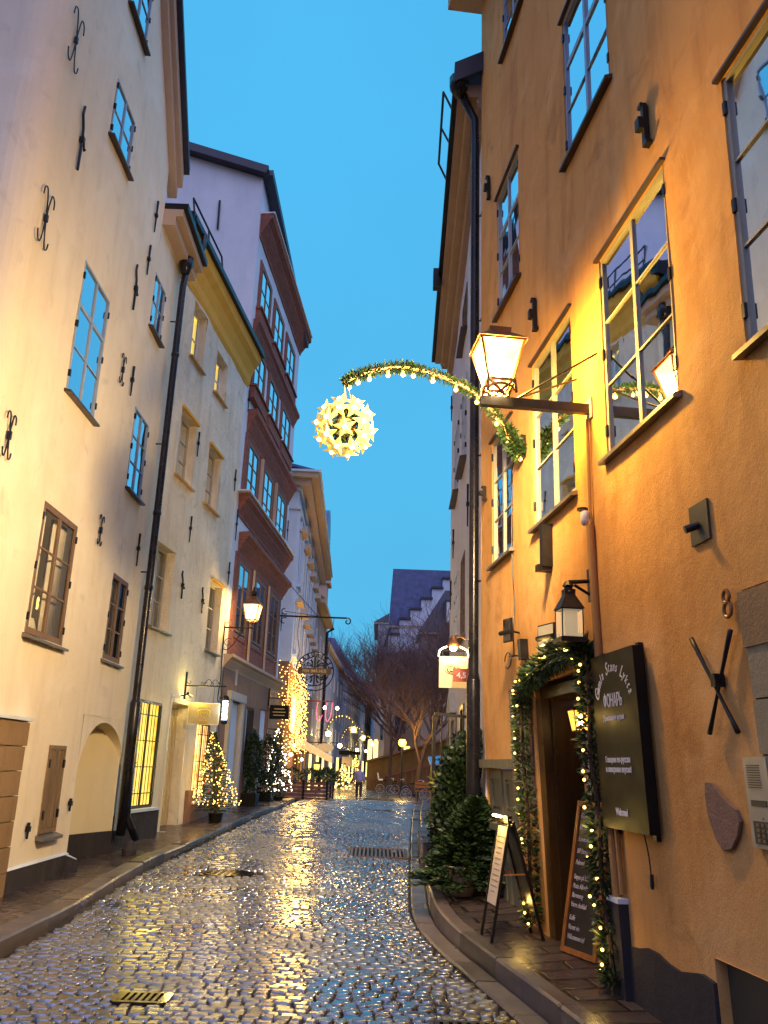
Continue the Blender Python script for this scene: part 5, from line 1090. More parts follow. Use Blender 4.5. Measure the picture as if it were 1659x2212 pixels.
for o in (.125, .755): s.bar(P(o, 2.305), P(o, 2.695), .03, .018)
s.build('sign_frame', M['cream_sign'], B)
for o in (.25, .62): s = MB(); s.tube([P(o, 2.71), P(o, 3.05)], .004, 5); s.build('hanger', M['iron'], B)
fo = -F2.d * .019; text('lettering', 'BARBER', .075, P(.45, 2.64) + fo, F2.n, Z, M['yellow_paint'], B, bold=.001)
cr = MB()
for pts_ in ([(-.075, .06), (.075, .06), (.08, .0), (.05, -.07), (0, -.10), (-.05, -.07), (-.08, .0)],):
    n = len(pts_)
    for k in range(n):
        a, b = pts_[k], pts_[(k + 1) % n]; cr.bar(P(.45 + a[0], 2.52 + a[1]) + fo, P(.45 + b[0], 2.52 + b[1]) + fo, .012, .006)
cr.bar(P(.45, 2.58) + fo, P(.45, 2.42) + fo, .012, .006); cr.bar(P(.375, 2.52) + fo, P(.525, 2.52) + fo, .012, .006)
for sg in (-1, 1):
    cr.tube(catmull([P(.45 + sg * .09, 2.57) + fo, P(.45 + sg * .13, 2.54) + fo, P(.45 + sg * .11, 2.49) + fo, P(.45 + sg * .14, 2.44) + fo], 4), .008, 4); cr.bar(P(.45 + sg * .02, 2.49) + fo, P(.45 + sg * .055, 2.56) + fo, .012, .006)
cr.bar(P(.37, 2.37) + fo, P(.53, 2.37) + fo, .03, .006); cr.bar(P(.36, 2.335) + fo, P(.54, 2.335) + fo, .03, .006); cr.build('crest', M['yellow_paint'], B)
B = thing('barber_pole', 'glowing white barber pole with blue stripes beside the barber sign', 'barber pole', P(.86, 2.28))
q = P(.87, 2.3); s = MB(); s.lathe(q, [(.055, .09), (.055, .47)], 16); s.build('glass_tube', M['tube_white'], B, smooth=True)
s = MB(); s.lathe(q, [(.02, 0), (.05, .01), (.068, .04), (.07, .09)], 16); s.lathe(q, [(.07, .47), (.068, .52), (.05, .56), (.02, .58)], 16); s.build('end_cap', M['iron'], B, smooth=True)
s = MB()
for k in range(2):
    for j in range(26):
        t0, t1 = j / 26, (j + 1) / 26; a0, a1 = t0 * 9.4 + k * math.pi, t1 * 9.4 + k * math.pi; w_ = .028
        r_ = lambda a, z: q + (F2.n * math.cos(a) + F2.d * math.sin(a)) * .0565 + Z * z
        s.poly(r_(a0, .09 + .34 * t0), r_(a1, .09 + .34 * t1), r_(a1, .09 + .34 * t1 + w_), r_(a0, .09 + .34 * t0 + w_))
s.build('stripe', M['barber_blue'], B)
s = MB(); s.bar(P(.74, 2.82), P(.86, 2.82), .02); s.build('mount', M['iron'], B)
point('barber_pole_light', q + Z * .3 - F2.d * .12, (.6, .78, 1), 2.0, .05)
point('shop_door_light', F2.pt(2.6, 2.85, .3), (1, .78, .2), 9, .05)
point('shop_window_light', F2.pt(.8, 1.8, .35), (1, .72, .12), 10, .3)
point('shop_window_light', F2.pt(4.1, 1.6, .4), (1, .66, .2), 6, .3)
# ------------------------------------------------------------------ tavern ring sign
uT = 6.35; P = lambda o, z: F3.pt(uT, z, o)
B = thing('sign_bracket', 'long iron arm with curled tip carrying the ring-shaped tavern sign', 'bracket', P(0, 6.05))
s = MB(); s.tube([P(.0, 6.05), P(2.15, 6.02)], .028, 8); s.tube(spiral(P(2.17, 5.91), F3.n, Z, .03, .115, -4.6, math.pi / 2, 22), .02, 8); s.build('arm', M['iron'], B)
s = MB(); s.tube([P(.02, 7.32), P(1.22, 6.06)], .012, 6); s.tube([F3.pt(uT + .9, 6.35, .02), P(1.22, 6.06)], .010, 6); s.build('stay', M['iron'], B)
s = MB()
for sg in (1, -1): s.tube(spiral(P(.16, 6.05 + sg * .17), F3.n, Z, .05, .13, 1.2 * sg, 5.4 * sg), .016, 6)
s.build('scroll', M['iron'], B)
rc = P(1.22, 4.35); rx, fo = F3.n, -F3.d
B = thing('ring_sign', 'round openwork iron tavern sign with gold lettered plaque, hanging over the street', 'sign', rc - Z * .6)
s = MB()
for R in (.585, .44): s.tube([rc + (rx * math.cos(a) + Z * math.sin(a)) * R for a in [2 * math.pi * k / 48 for k in range(49)]], .017, 6)
s.build('ring', M['iron'], B)
s = MB(); s.bar(rc - Z * .44, rc + Z * .44, .10, .05); s.bar(rc - Z * .44 + rx * .2, rc - Z * .1 + rx * .2, .02, .02)
for sg in (-1, 1):
    for sz in (-1, 1):
        for k in range(3):
            e = rc + rx * sg * (.12 + .11 * k) + Z * sz * (.33 - .075 * k); s.tube(catmull([rc + rx * sg * .05 + Z * sz * .12, rc + rx * sg * (.08 + .05 * k) + Z * sz * (.24 - .03 * k), e], 4), .013, 5); s.ball(e, .03, 6, 4)
        s.tube(spiral(rc + rx * sg * .30 + Z * sz * .2, rx * sg, Z * sz, .02, .09, 0, 5.5), .013, 5); s.tube(spiral(rc + rx * sg * .14 + Z * sz * .28, rx * sg, Z * sz, .05, .12, 2, 5.5), .013, 5)
s.build('scrollwork', M['iron'], B)
for k, ch in enumerate('RESTAURANG'):       # read from the far side, so seen mirrored from here
    a = RAD(178 - 176 * (9 - k) / 9.0) ; a = RAD(12 + 156 * k / 9.0); rad_ = rx * math.cos(a) + Z * math.sin(a); tan = rx * math.sin(a) - Z * math.cos(a)
    text('letter', ch, .17, rc + rad_ * .512, -tan, rad_, M['iron'], B, ext=.008, bold=.008, sx=.85)
s = MB(); s.box(rc + fo * .04, .86, .03, .19, rx, F3.d, Z); s.prism([(0, -.1), (.07, -.1), (.1, 0), (.07, .1), (0, .1)], rc + rx * .43 + fo * .025, rx, Z, fo, .03); s.prism([(0, .1), (-.07, .1), (-.1, 0), (-.07, -.1), (0, -.1)], rc - rx * .43 + fo * .025, rx, Z, fo, .03); PQ = s.build('plaque', M['frame_brown'], B)
text('lettering', 'FEM SMÅ HUS', .135, rc + fo * .058, rx, Z, M['gold'], PQ, bold=.002, sx=.9)
for o in (-.1, .1): s = MB(); s.tube([rc + rx * o + Z * .58, P(1.22 + o * .4, 6.04)], .006, 5); s.build('hanger', M['iron'], B)
cb = MB(); cb.tube(catmull([P(.66, 6.03), P(.62, 5.5), P(.70, 5.0), P(.66, 4.7)], 5), .01, 5); cb.tube(catmull([P(1.75, 6.03), P(1.68, 5.5), P(1.6, 4.9), P(1.5, 4.4)], 5), .008, 5); o = cb.build('sign_cable', M['iron'], loc=P(.66, 6.03)); o['label'] = 'thin dark cables hanging beside the round tavern sign'; o['category'] = 'cable'
# dark hanging board
P = lambda o, z: F3.pt(5.3, z, o)
B = thing('hanging_sign', 'dark brown board sign on a plain bracket over the vine-hung tavern doors', 'sign', P(.4, 2.82))
s = MB(); s.tube([P(.0, 3.43), P(.62, 3.43)], .012, 6); s.fbox(F3, 5.27, 5.33, 3.2, 3.7, .0, .1); s.build('bracket', M['iron'], B)
s = MB(); s.box(P(.40, 3.03), .56, .04, .40, F3.n, F3.d, Z); s.build('board', M['sign_black'], B)
for o in (.22, .56): s = MB(); s.tube([P(o, 3.23), P(o, 3.43)], .005, 5); s.build('hanger', M['iron'], B)
for z, wd in ((3.12, .3), (3.03, .38), (2.94, .34)): s = MB(); s.box(P(.40, z) - F3.d * .022, wd, .003, .022, F3.n, F3.d, Z); s.build('gilt_line', M['gold'], B)
# ------------------------------------------------------------------ restaurant door garland
gp = [FR.pt(u, z, .09) for u, z in ((1.20, .28), (1.24, .7), (1.20, 1.2), (1.25, 1.7), (1.22, 2.1), (1.18, 2.32), (.9, 2.44), (.5, 2.50), (.1, 2.56), (-.35, 2.56), (-.62, 2.48), (-.66, 2.2), (-.6, 1.8), (-.66, 1.3), (-.62, .9), (-.68, .5), (-.7, .2))]
B = thing('door_garland', 'fir garland with warm fairy lights round the restaurant doorway', 'garland', FR.pt(.25, .2, .09))
gpc = catmull(gp, 6); g = MB(); garland(g, gpc, .105, 5600, .075, .0105); garland(g, gpc[36:62], .14, 1500, .085, .011); g.build('greenery', M['fir'], B)
MB().tube(gpc, .018, 6).build('stem', M['bark'], B)
s = MB()
proto = None
for k in range(56):
    p = gpc[int((k + .3) * (len(gpc) - 1) / 56)] + FR.n * rnd.uniform(.05, .10) + FR.d * rnd.uniform(-.07, .07) + Z * rnd.uniform(-.03, .03)
    if proto is None:
        b = MB(); b.ball(V((0, 0, 0)), .012, 7, 5); proto = b.build('fairy_light', M['bulb'], B, smooth=True); proto.data.transform(Matrix.Translation(ORG[B.name])); proto.location = p - ORG[B.name]
    else: copy_part(proto, B, p - ORG[B.name])
for u, z, e in ((1.2, .45, .9), (1.2, 1.2, .9), (1.15, 2.0, .9), (.3, 2.65, 1.2), (-.62, 2.0, .8), (-.66, 1.2, .8), (-.7, .45, .9)): point('garland_light', FR.pt(u, z, .24), (1, .62, .14), e, .04)
# lit lantern in the doorway and dark lantern above it
u0, z0 = FR.uz(1230, 1578, -.02); B = thing('door_lantern', 'small lit amber lantern hanging inside the restaurant doorway', 'lantern', FR.pt(u0, z0, -.1))
lantern(B, FR.pt(u0, z0, -.12), FR.d, FR.n, .17, .115, .17, 'iron', 'pane_amber', .05)
s = MB(); s.lathe(FR.pt(u0, z0 - .07, -.12), [(.01, 0), (.03, .02), (.05, .06)], 8); s.tube([FR.pt(u0, z0 + .2, -.12), FR.pt(u0, 2.25, -.12)], .006, 5); s.build('stem', M['iron'], B)
for t in (-.03, .03): s = MB(); s.lathe(FR.pt(u0 + t, z0 + .03, -.12), [(.006, 0), (.016, .05), (.012, .08), (.002, .1)], 8); s.build('candle_bulb', M['lamp_core'], B, smooth=True)
point('door_lantern_light', FR.pt(u0, z0 + .1, -.12), (1, .5, .08), 1.3, .03)
B = thing('wall_lantern', 'unlit black iron lantern with milky panes above the door garland', 'lantern', FR.pt(-.72, 2.95, .02)); c = FR.pt(-.50, 2.60, .22)
c = FR.pt(-.68, 2.60, .22)
lantern(B, c, FR.d, FR.n, .165, .165, .22, 'iron', 'pane_faint_glow', .16)
s = MB(); s.box(c - Z * .02, .2, .2, .035, FR.d, FR.n, Z); s.build('lantern_base', M['iron'], B); s = MB(); s.lathe(c + Z * .36, [(.05, 0), (.03, .04), (.05, .05), (.02, .09)], 8); s.build('finial', M['iron'], B)
s = MB(); s.box(c + Z * .11, .10, .10, .2, FR.d, FR.n, Z); s.build('inner_glass', M['lantern_glass'], B)
s = MB(); s.tube([c + Z * .44, FR.pt(-.68, 3.06, .02)], .018, 6); s.fbox(FR, -.73, -.63, 2.90, 3.16, .0, .03); s.tube([FR.pt(-.68, 2.95, .03), c + Z * .42 - FR.n * .05], .012, 6); s.build('arm', M['iron'], B)
# ------------------------------------------------------------------ menu board on the wall
ex, ey = -FR.d, (FR.pt(-1, 2.3) - FR.pt(-1, 1.3)).normalized()
B = thing('wall_sign', 'tall dark restaurant sign with white lettering, right of the garlanded door', 'sign', FR.pt(-1.15, 1.25, .06))
s = MB(); s.fbox(FR, -1.56, -.76, 1.24, 2.44, .03, .10); s.build('board', M['sign_black'], B)
s = MB(); s.fbox(FR, -1.5, -1.45, 1.2, 2.47, -.02, .03); s.fbox(FR, -.86, -.81, 1.2, 2.47, -.02, .03); s.build('batten', M['iron'], B)
O = lambda u, z: FR.pt(u, z, .1025)
arc_ = 'Gamla Stans Lykta'; Rr = .40
for k, ch in enumerate(arc_):
    if ch == ' ': continue
    a = RAD(152 - 124 * k / (len(arc_) - 1)); p = O(-1.16 - math.cos(a) * .345, 1.99 + math.sin(a) * .345); tn = (ex * math.sin(a) - ey * math.cos(a) * .9).normalized(); nr = tn.cross(ex.cross(ey)) * -1
    text('letter', ch, .125 if ch in 'GSL' else .10, p, tn, nr, M['white_ink'], B, shear=.35, sx=.75)
text('lettering', 'ФОНАРЬ', .13, O(-1.14, 2.10), ex, ey, M['white_ink'], B, sx=.62)
text('lettering', 'Домашняя кухня', .055, O(-1.13, 1.985), ex, ey, M['white_ink'], B, sx=.85)
text('lettering', 'Говорим по-русски', .055, O(-1.14, 1.70), ex, ey, M['white_ink'], B, sx=.85, bold=.001); text('lettering', 'и накормим вкусно!', .055, O(-1.14, 1.635), ex, ey, M['white_ink'], B, sx=.85, bold=.001)
text('lettering', 'Welcome!', .066, O(-1.14, 1.355), ex, ey, M['white_ink'], B, sx=.75, bold=.002)
c = MB(); c.tube(catmull([FR.pt(-1.33, 1.24, .04), FR.pt(-1.35, 1.1, .03), FR.pt(-1.36, .98, .03)], 4), .005, 5); c.lathe(FR.pt(-1.36, .9, .03), [(.008, 0), (.014, .02), (.012, .09)], 6); o = c.build('loose_cable', M['iron'], loc=FR.pt(-1.36, .9, .03)); o['label'] = 'loose black cable end dangling under the dark restaurant sign'; o['category'] = 'cable'
# poster left of the door
B = thing('poster', 'dark poster panel partly behind the garland, left of the restaurant door', 'poster', FR.pt(1.55, 1.22, .03))
s = MB(); s.fbox(FR, 1.18, 1.84, 1.22, 2.42, .005, .04); s.build('panel', M['poster'], B)
s = MB(); s.prism([(.0, .0), (.06, .12), (.05, .3), (.0, .42), (-.05, .3), (-.06, .12)], FR.pt(1.4, 1.32, .041), -FR.d, Z, FR.n, .003); s.build('flame_print', M['orange_wood'], B)
s = MB(); s.prism([(.1 * math.sin(t) * (1 + .3 * math.sin(3 * t)), .16 * math.cos(t)) for t in [6.28 * k / 18 for k in range(18)]], FR.pt(1.55, 2.2, .041), -FR.d, Z, FR.n, .003); s.build('pale_print', simple('pale_print', (.22, .19, .24), .5, 0, .5, 20), B)
# street mirrors, cable box, small camera, vent plate, number, crossed irons, intercom
for u, z, w_, h_, lb in ((1.45, 2.98, .16, .24, 'tall narrow gossip mirror left of the door lamp, behind the black cable'), (.19, 2.75, .26, .2, 'square gossip mirror above the garland, left of the black wall lantern')):
    B = thing('wall_mirror', lb, 'mirror', FR.pt(u, z, .02), 'gossip mirrors on the orange wall')
    c = FR.pt(u, z, .12); e = (FR.d * .9 + FR.n * .25).normalized(); nn = (FR.n * .9 - FR.d * .25).normalized()
    s = MB(); s.box(c, w_, .02, h_, e, nn, Z); s.build('frame', M['iron'], B); s = MB(); s.box(c + nn * .012, w_ - .025, .004, h_ - .025, e, nn, Z); s.build('mirror_glass', M['mirror'], B)
    s = MB(); s.tube([FR.pt(u, z - .02, 0), c - nn * .01], .012, 6); s.tube([c + nn * .02 - Z * .02 - e * .12, c + nn * .02 - Z * .02 + e * .12], .024, 8); s.build('arm', M['iron'], B)
B = thing('junction_box', 'small black box with a looping cable, left of the restaurant door', 'junction box', FR.pt(1.22, 2.75, .03))
s = MB(); s.fbox(FR, 1.17, 1.27, 2.66, 2.86, .0, .08); s.build('box', M['iron'], B)
s = MB(); s.tube([FR.pt(1.27, 2.7, .05), FR.pt(1.4, 2.72, .08), FR.pt(1.52, 2.72, .1)], .01, 6); s.tube([FR.pt(1.52, 2.72, .1) + (FR.d * math.cos(a) * .12 + Z * math.sin(a) * .08) + FR.d * .06 - Z * .03 for a in [2 * math.pi * k / 16 for k in range(15)]], .007, 5); s.build('cable', M['iron'], B)
c = MB(); c.tube(catmull([FR.pt(1.18, 4.85, .06), FR.pt(1.5, 4.72, .05), FR.pt(1.62, 4.3, .02), FR.pt(1.62, 3.7, .02), FR.pt(1.52, 3.3, .03), FR.pt(1.46, 3.0, .06), FR.pt(1.45, 2.72, .07)], 6), .007, 5)
o = c.build('hanging_cable', M['iron'], loc=FR.pt(1.45, 2.72, .07)); o['label'] = 'thin black cable hanging from the garland arch down the orange wall'; o['category'] = 'cable'
B = thing('wall_socket_lamp', 'tiny white spotlight on the conduit below the lamp beam', 'spotlight', FR.pt(-.76, 3.55, .04)); s = MB(); s.lathe(FR.pt(-.74, 3.5, .07), [(.02, 0), (.035, .03), (.035, .1), (.02, .12)], 10); s.build('lamp_body', M['frame_white'], B, smooth=True); s = MB(); s.lathe(FR.pt(-.72, 3.63, .08), [(.045, 0), (.045, .015)], 10); s.build('lamp_cap', M['iron'], B)
B = thing('vent_plate', 'square dark metal plate with a stub pipe on the orange wall', 'vent', FR.pt(-2.47, 2.92, .01)); s = MB(); s.fbox(FR, -2.59, -2.37, 2.92, 3.16, .004, .018); s.build('plate', M['dark_plate'], B); s = MB(); s.tube([FR.pt(-2.47, 3.03, .015), FR.pt(-2.45, 3.0, .09)], .024, 10); s.build('stub_pipe', M['iron'], B)
s = MB()
for z, ra, rb in ((2.555, .033, .034), (2.484, .04, .042)): s.tube([FR.pt(-2.72, z, .035) + FR.d * ra * math.cos(a) + Z * rb * math.sin(a) for a in [2 * math.pi * k / 20 for k in range(21)]], .0105, 6)
o = s.build('house_number', M['copper'], loc=FR.pt(-2.72, 2.45, .03)); o['label'] = 'iron house number 8 beside the door surround'; o['category'] = 'house number'
B = thing('crossed_irons', 'crossed old iron rods bound in the middle, hung on the orange wall', 'ornament', FR.pt(-2.52, 1.84, .03))
for a, b in (((-2.28, 2.385), (-2.68, 1.835)), ((-2.73, 2.37), (-2.37, 1.84))):
    s = MB(); p, q = FR.pt(*a, .04), FR.pt(*b, .04); s.tube([p, p.lerp(q, .12), p.lerp(q, .46), p.lerp(q, .54), p.lerp(q, .9), q], [.015, .014, .010, .009, .013, .015], 8); s.build('rod', M['copper'] if False else M['iron'], B, smooth=True)
s = MB(); s.fbox(FR, -2.555, -2.505, 2.085, 2.155, .01, .07); s.build('binding', M['iron'], B)
B = thing('intercom', 'pale door intercom panel with speaker grille and keypad at the right edge', 'intercom', FR.pt(-2.77, 1.28, .02)); s = MB(); s.fbox(FR, -2.9, -2.68, 1.27, 1.71, .0, .035); s.build('panel', M['grey_box'], B)
for k in range(10): s = MB(); z = 1.56 + .012 * k; s.fbox(FR, -2.83, -2.71, z, z + .004, .035, .04); s.build('grille_slot', M['dark_plate'], B)
s = MB(); s.fbox(FR, -2.89, -2.72, 1.29, 1.40, .035, .042); KP = s.build('keypad', M['dark_plate'], B)
for i in range(3):
    for j in range(4): s = MB(); s.fbox(FR, -2.87 + .045 * i, -2.845 + .045 * i, 1.30 + .025 * j, 1.315 + .025 * j, .042, .047); s.build('key', M['sand'], KP)
s = MB(); s.fbox(FR, -2.86, -2.72, 1.47, 1.5, .035, .04); s.build('name_strip', M['dark_plate'], B)
# ------------------------------------------------------------------ A-board
def pvz(x, y):      # pavement height on the right
    t = (x - RK(y) - .155) / (wr(y) + .45 - RK(y) - .155); return rkz(y) + (hermite(_PR, y) - rkz(y)) * max(0, min(1, t))
def pgnd(a, b):
    z = .17
    for _ in range(8): p = gnd(a, b, z); z = pvz(p.x, p.y)
    return V((p.x, p.y, z))
q1, q2, q3, q4 = pgnd(1037, 2017), pgnd(1065, 2041), pgnd(1179, 2035), pgnd(1142, 2012)     # front far, front near, back near, back far
wd = (q1 - q2); wd.z = 0; wv = wd.normalized(); mid = (q1 + q2 + q3 + q4) / 4; wid = .36
fr0 = (q1 + q2) / 2; bk0 = (q3 + q4) / 2; fr = [fr0 - wv * wid / 2, fr0 + wv * wid / 2]; bk = [bk0 - wv * wid / 2, bk0 + wv * wid / 2]
hA = .98; tp = [V((mid.x, mid.y, mid.z + hA)) - wv * wid / 2 - V((.06, 0, 0)), V((mid.x, mid.y, mid.z + hA)) + wv * wid / 2 - V((.06, 0, 0))]
tb = [p + V((.03, 0, 0)) for p in tp]
B = thing('sandwich_board', 'open A-frame menu board with a lit cream menu sheet, on the right pavement', 'menu board', mid)
for k in (0, 1):
    s = MB(); s.bar(fr[k], tp[k], .03, .024); s.build('leg', M['dark_door'], B); s = MB(); s.bar(bk[k], tb[k], .03, .024); s.build('leg', M['dark_door'], B)
def lerp4(a, b, t): return a.lerp(b, t)
def panel(A, T, t0, t1, mat, nm, th, off):
    n = (T[0] - A[0]).cross(A[1] - A[0]).normalized()
    if n.x > 0: n = -n
    c = [A[0].lerp(T[0], t0), A[1].lerp(T[1], t0), A[1].lerp(T[1], t1), A[0].lerp(T[0], t1)]; s = MB(); s.box8([p + n * (off - th) for p in c] + [p + n * off for p in c]); return s.build(nm, M[mat], B), n, c
panel(fr, tp, .27, .97, 'dark_door', 'board', .012, .0); pm, nA, cA = panel([fr[0].lerp(fr[1], .06), fr[1].lerp(fr[0], .06)], [tp[0].lerp(tp[1], .06), tp[1].lerp(tp[0], .06)], .29, .95, 'paper', 'menu_sheet', .002, .004)
eu = (cA[1] - cA[0]).normalized(); ev = (cA[3] - cA[0]).normalized()
if eu.cross(ev).dot(nA) < 0: eu = -eu
cc = (cA[0] + cA[2]) / 2
for k in range(11):
    s = MB(); s.box(cc + ev * (.24 - .047 * k) + nA * .0055 + eu * rnd.uniform(-.02, .0), rnd.uniform(.12, .25), .006, .0006, eu, ev, nA); s.build('text_line', M['frame_brown'], pm)
panel(bk, tb, .22, .97, 'slate', 'back_board', .012, .0)
s = MB(); s.bar(fr[0].lerp(tp[0], .55), bk[0].lerp(tb[0], .55), .012); s.bar(fr[1].lerp(tp[1], .55), bk[1].lerp(tb[1], .55), .012); s.build('brace', M['orange_wood'], B)
s = MB(); s.bar(tp[0], tp[1], .04, .03); s.bar(tp[0] + V((0, 0, .035)), tp[1] + V((0, 0, .035)), .045, .03); LB = s.build('lamp_bar', M['dark_door'], B)
l0 = (tp[0] + tp[1]) / 2 + nA * .07 + Z * .03; s = MB(); s.tube([l0 + wv * .13, l0 - wv * .13], .012, 8); s.build('lamp_tube', M['lamp_white'], B)
point('menu_lamp', l0 - Z * .02 + nA * .02, (1, .70, .12), 4.0, .05)
# ------------------------------------------------------------------ chalkboard leaning in the doorway
b0, b1 = pgnd(1215, 2055), pgnd(1285, 2082); ww = .50; dx = (b1 - b0); dx.z = 0; dx.normalize(); bc = (b0 + b1) / 2
b0 = bc - dx * ww / 2; b1 = bc + dx * ww / 2; up = (Z + FR.n * -.16).normalized(); hC = 1.2; zc = max(b0.z, b1.z)
B = thing('chalkboard', 'orange-framed blackboard menu leaning in the restaurant doorway', 'chalkboard', bc); nC = up.cross(dx); nC = nC if nC.dot(FR.n) > 0 else -nC
def cp(u, v, o=0): return V((b0.x, b0.y, zc + .005)) + dx * (u * ww) + up * (v * hC) + nC * o
s = MB(); f_ = .085; fv = f_ * ww / hC
for u0_, u1_, v0, v1 in ((0, f_, 0, 1), (1 - f_, 1, 0, 1), (f_, 1 - f_, 0, fv), (f_, 1 - f_, 1 - fv, 1)): s.box8([cp(u0_, v0, -.02), cp(u1_, v0, -.02), cp(u1_, v0, .012), cp(u0_, v0, .012), cp(u0_, v1, -.02), cp(u1_, v1, -.02), cp(u1_, v1, .012), cp(u0_, v1, .012)])
s.build('frame', M['orange_wood'], B)
s = MB(); s.box8([cp(f_, fv, -.016), cp(1 - f_, fv, -.016), cp(1 - f_, fv, .0), cp(f_, fv, .0), cp(f_, 1 - fv, -.016), cp(1 - f_, 1 - fv, -.016), cp(1 - f_, 1 - fv, .0), cp(f_, 1 - fv, .0)]); SLT = s.build('slate', M['slate'], B)
rd = dx if dx.cross(up).dot(nC) > 0 else -dx
lines = [('Gamla Stans Lykta', .9), ('Borsch', .82), ('Schnitzel', .74), ('Biff Stroganoff', .66), ('Pelmeni', .585), ('Soppa på kött', .49), ('Pasta Alfredo', .43), ('Barnmeny', .37), ('Varm choklad', .31), ('Kaffe', .225), ('Varmt vin', .165), ('Välkommen in!', .105)]
for t, v in lines: text('chalk_line', t, .056, cp(.13 if rd is dx else .87, v, .002), rd, up, M['chalk'], B, align='LEFT', shear=.2, sx=.72)
for v in (.66, .585, .49, .43, .37, .31, .225): text('chalk_price', str(rnd.randint(9, 24) * 10 + 5), .045, cp(.87 if rd is dx else .13, v, .002), rd, up, M['chalk'], B, align='RIGHT', sx=.72)
# ------------------------------------------------------------------ lamp sign and red number sign on the pale house
P = F2R.pt; uq = 2.25
B = thing('hanging_sign', 'pale yellow hanging sign with scribbled emblem under a bright lamp, right side', 'sign', P(uq, 2.72, .2))
s = MB(); s.box(P(uq, 2.98, .24), .42, .03, .46, F2R.n, F2R.d, Z); s.build('board', M['cream_sign'], B)
s = MB(); c = P(uq, 3.02, .25) - F2R.d * .018
R_ = random.Random(3)
for k in range(26):
    a = R_.uniform(0, 6.28); r0 = R_.uniform(.03, .10); s.tube([c + (F2R.n * math.cos(a + t * .5) * r0 * 1.25 + Z * math.sin(a + t * .5) * r0 * .8) for t in range(4)], .004, 4)
s.build('emblem', M['sign_black'], B)
s = MB(); s.tube([P(uq, 3.30, .0), P(uq, 3.30, .5)], .013, 6); s.fbox(F2R, uq - .03, uq + .03, 3.2, 3.46, -.02, .02)
for o in (.08, .4): s.tube([P(uq, 3.2, o), P(uq, 3.30, o)], .006, 5)
s.build('bracket', M['iron'], B)
s = MB(); s.tube(catmull([P(uq - .06, 3.46, .05), P(uq - .06, 3.5, .15), P(uq - .1, 3.46, .24)], 4), .012, 6); s.lathe(P(uq - .12, 3.34, .25), [(.10, 0), (.09, .04), (.03, .12), (.02, .16)], 12); s.build('lamp_shade', M['copper'], B)
s = MB(); s.ball(P(uq - .12, 3.33, .25), .055, 10, 6); s.build('lamp_bulb', M['lamp_core'], B, smooth=True)
s = MB(); s.tube(catmull([P(uq - .05, 3.2, .02), P(uq - .05, 3.3, .04), P(uq - .05, 3.36, .16)], 4), .01, 5); s.tube(catmull([P(uq - .05, 3.2, .46), P(uq - .05, 3.3, .44), P(uq - .05, 3.36, .32)], 4), .01, 5); s.build('lit_rim', M['lamp_white'], B)
point('sign_lamp_light', P(uq - .25, 3.3, .25), (1, .68, .2), 9, .06)
B = thing('number_sign', 'small red enamel sign reading 4,5 in front of the yellow hanging sign', 'sign', P(1.95, 2.82, .1))
s = MB(); s.box(P(1.95, 2.91, .14), .25, .015, .19, F2R.n, F2R.d, Z); s.build('plate', M['red_sign'], B); text('lettering', '4,5', .115, P(1.95, 2.905, .14) - F2R.d * .009, -F2R.n, Z, M['white_ink'], B, bold=.003)
s = MB(); s.tube([P(1.95, 2.96, 0), P(1.95, 2.96, .05)], .008, 5); s.build('bracket', M['iron'], B)
# ------------------------------------------------------------------ ivy hedge, railing, potted fir
def leafbox(mb, c, sx, sy, sz, n, l, w, up=.25):
    for k in range(n):
        d = rdir(); q = V((d.x * sx, d.y * sy, d.z * sz)); q *= rnd.uniform(.72, 1.0) * (1 + .12 * math.sin(d.x * 7 + d.z * 9) + .1 * math.sin(d.y * 11)); mb.leaf(V(c) + q, d + rv(.7) + Z * up, l * rnd.uniform(.6, 1.3), w)
B = thing('ivy_hedge', 'tall dark ivy hedge on the right pavement, under the iron railing', 'hedge', (1.16, 11.6, .38))
g = MB()
for c, sx, sy, sz, n in (((1.15, 11.5, 1.35), .30, .55, .64, 4600), ((1.05, 11.4, .85), .34, .6, .55, 3600), ((1.02, 11.9, 1.65), .13, .3, .2, 700), ((1.28, 11.2, 1.8), .18, .4, .25, 1400)): leafbox(g, c, sx, sy, sz, n, .06, .027)
g.build('foliage', M['ivy'], B)
g = MB()
for k in range(7): g.tube([V((1.18 + rnd.uniform(-.1, .1), 11.5 + rnd.uniform(-.3, .3), .36)), V((1.18 + rnd.uniform(-.12, .12), 11.5 + rnd.uniform(-.4, .4), 1.5))], .016, 5)
g.build('stem', M['bark'], B)
g = MB(); leafbox(g, (.88, 12.2, 1.42), .10, .12, .10, 120, .10, .02); leafbox(g, (1.0, 12.1, 1.3), .08, .1, .1, 90, .10, .02)
B2_ = thing('shrub', 'small yellow-green leafy shrub peeping out left of the ivy hedge', 'shrub', (.92, 12.2, .35)); g.build('foliage', leafmat('yellow_leaves', (.17, .17, .03)), B2_); g = MB(); g.tube([V((.92, 12.2, .34)), V((.9, 12.2, .9)), V((.88, 12.2, 1.4))], .014, 5); g.build('stem', M['bark'], B2_)
B = thing('railing', 'black iron railing with a scrolled flower, above the ivy hedge', 'railing', P(2.4, .5, .5))
def rp(t, z): return P(1.75 + 1.0 * t, z, .50 - .46 * (1 - t) * 0)
x_ = lambda k: P(2.0, 0, 0).lerp(P(2.0, 0, .52), k)
for k in range(6):
    s = MB(); p = x_(k / 5.0); s.bar(p + Z * .4, p + Z * 2.33, .05 if k == 5 else .022); s.build('post' if k == 5 else 'baluster', M['iron'], B)
s = MB(); s.bar(x_(0) + Z * 2.32, x_(1) + Z * 2.36, .04); s.build('handrail', M['iron'], B); s = MB(); s.bar(x_(0) + Z * 1.72, x_(1) + Z * 1.72, .02); s.build('lower_rail', M['iron'], B)
s = MB(); c = x_(.35) + Z * 2.02 - F2R.d * .03
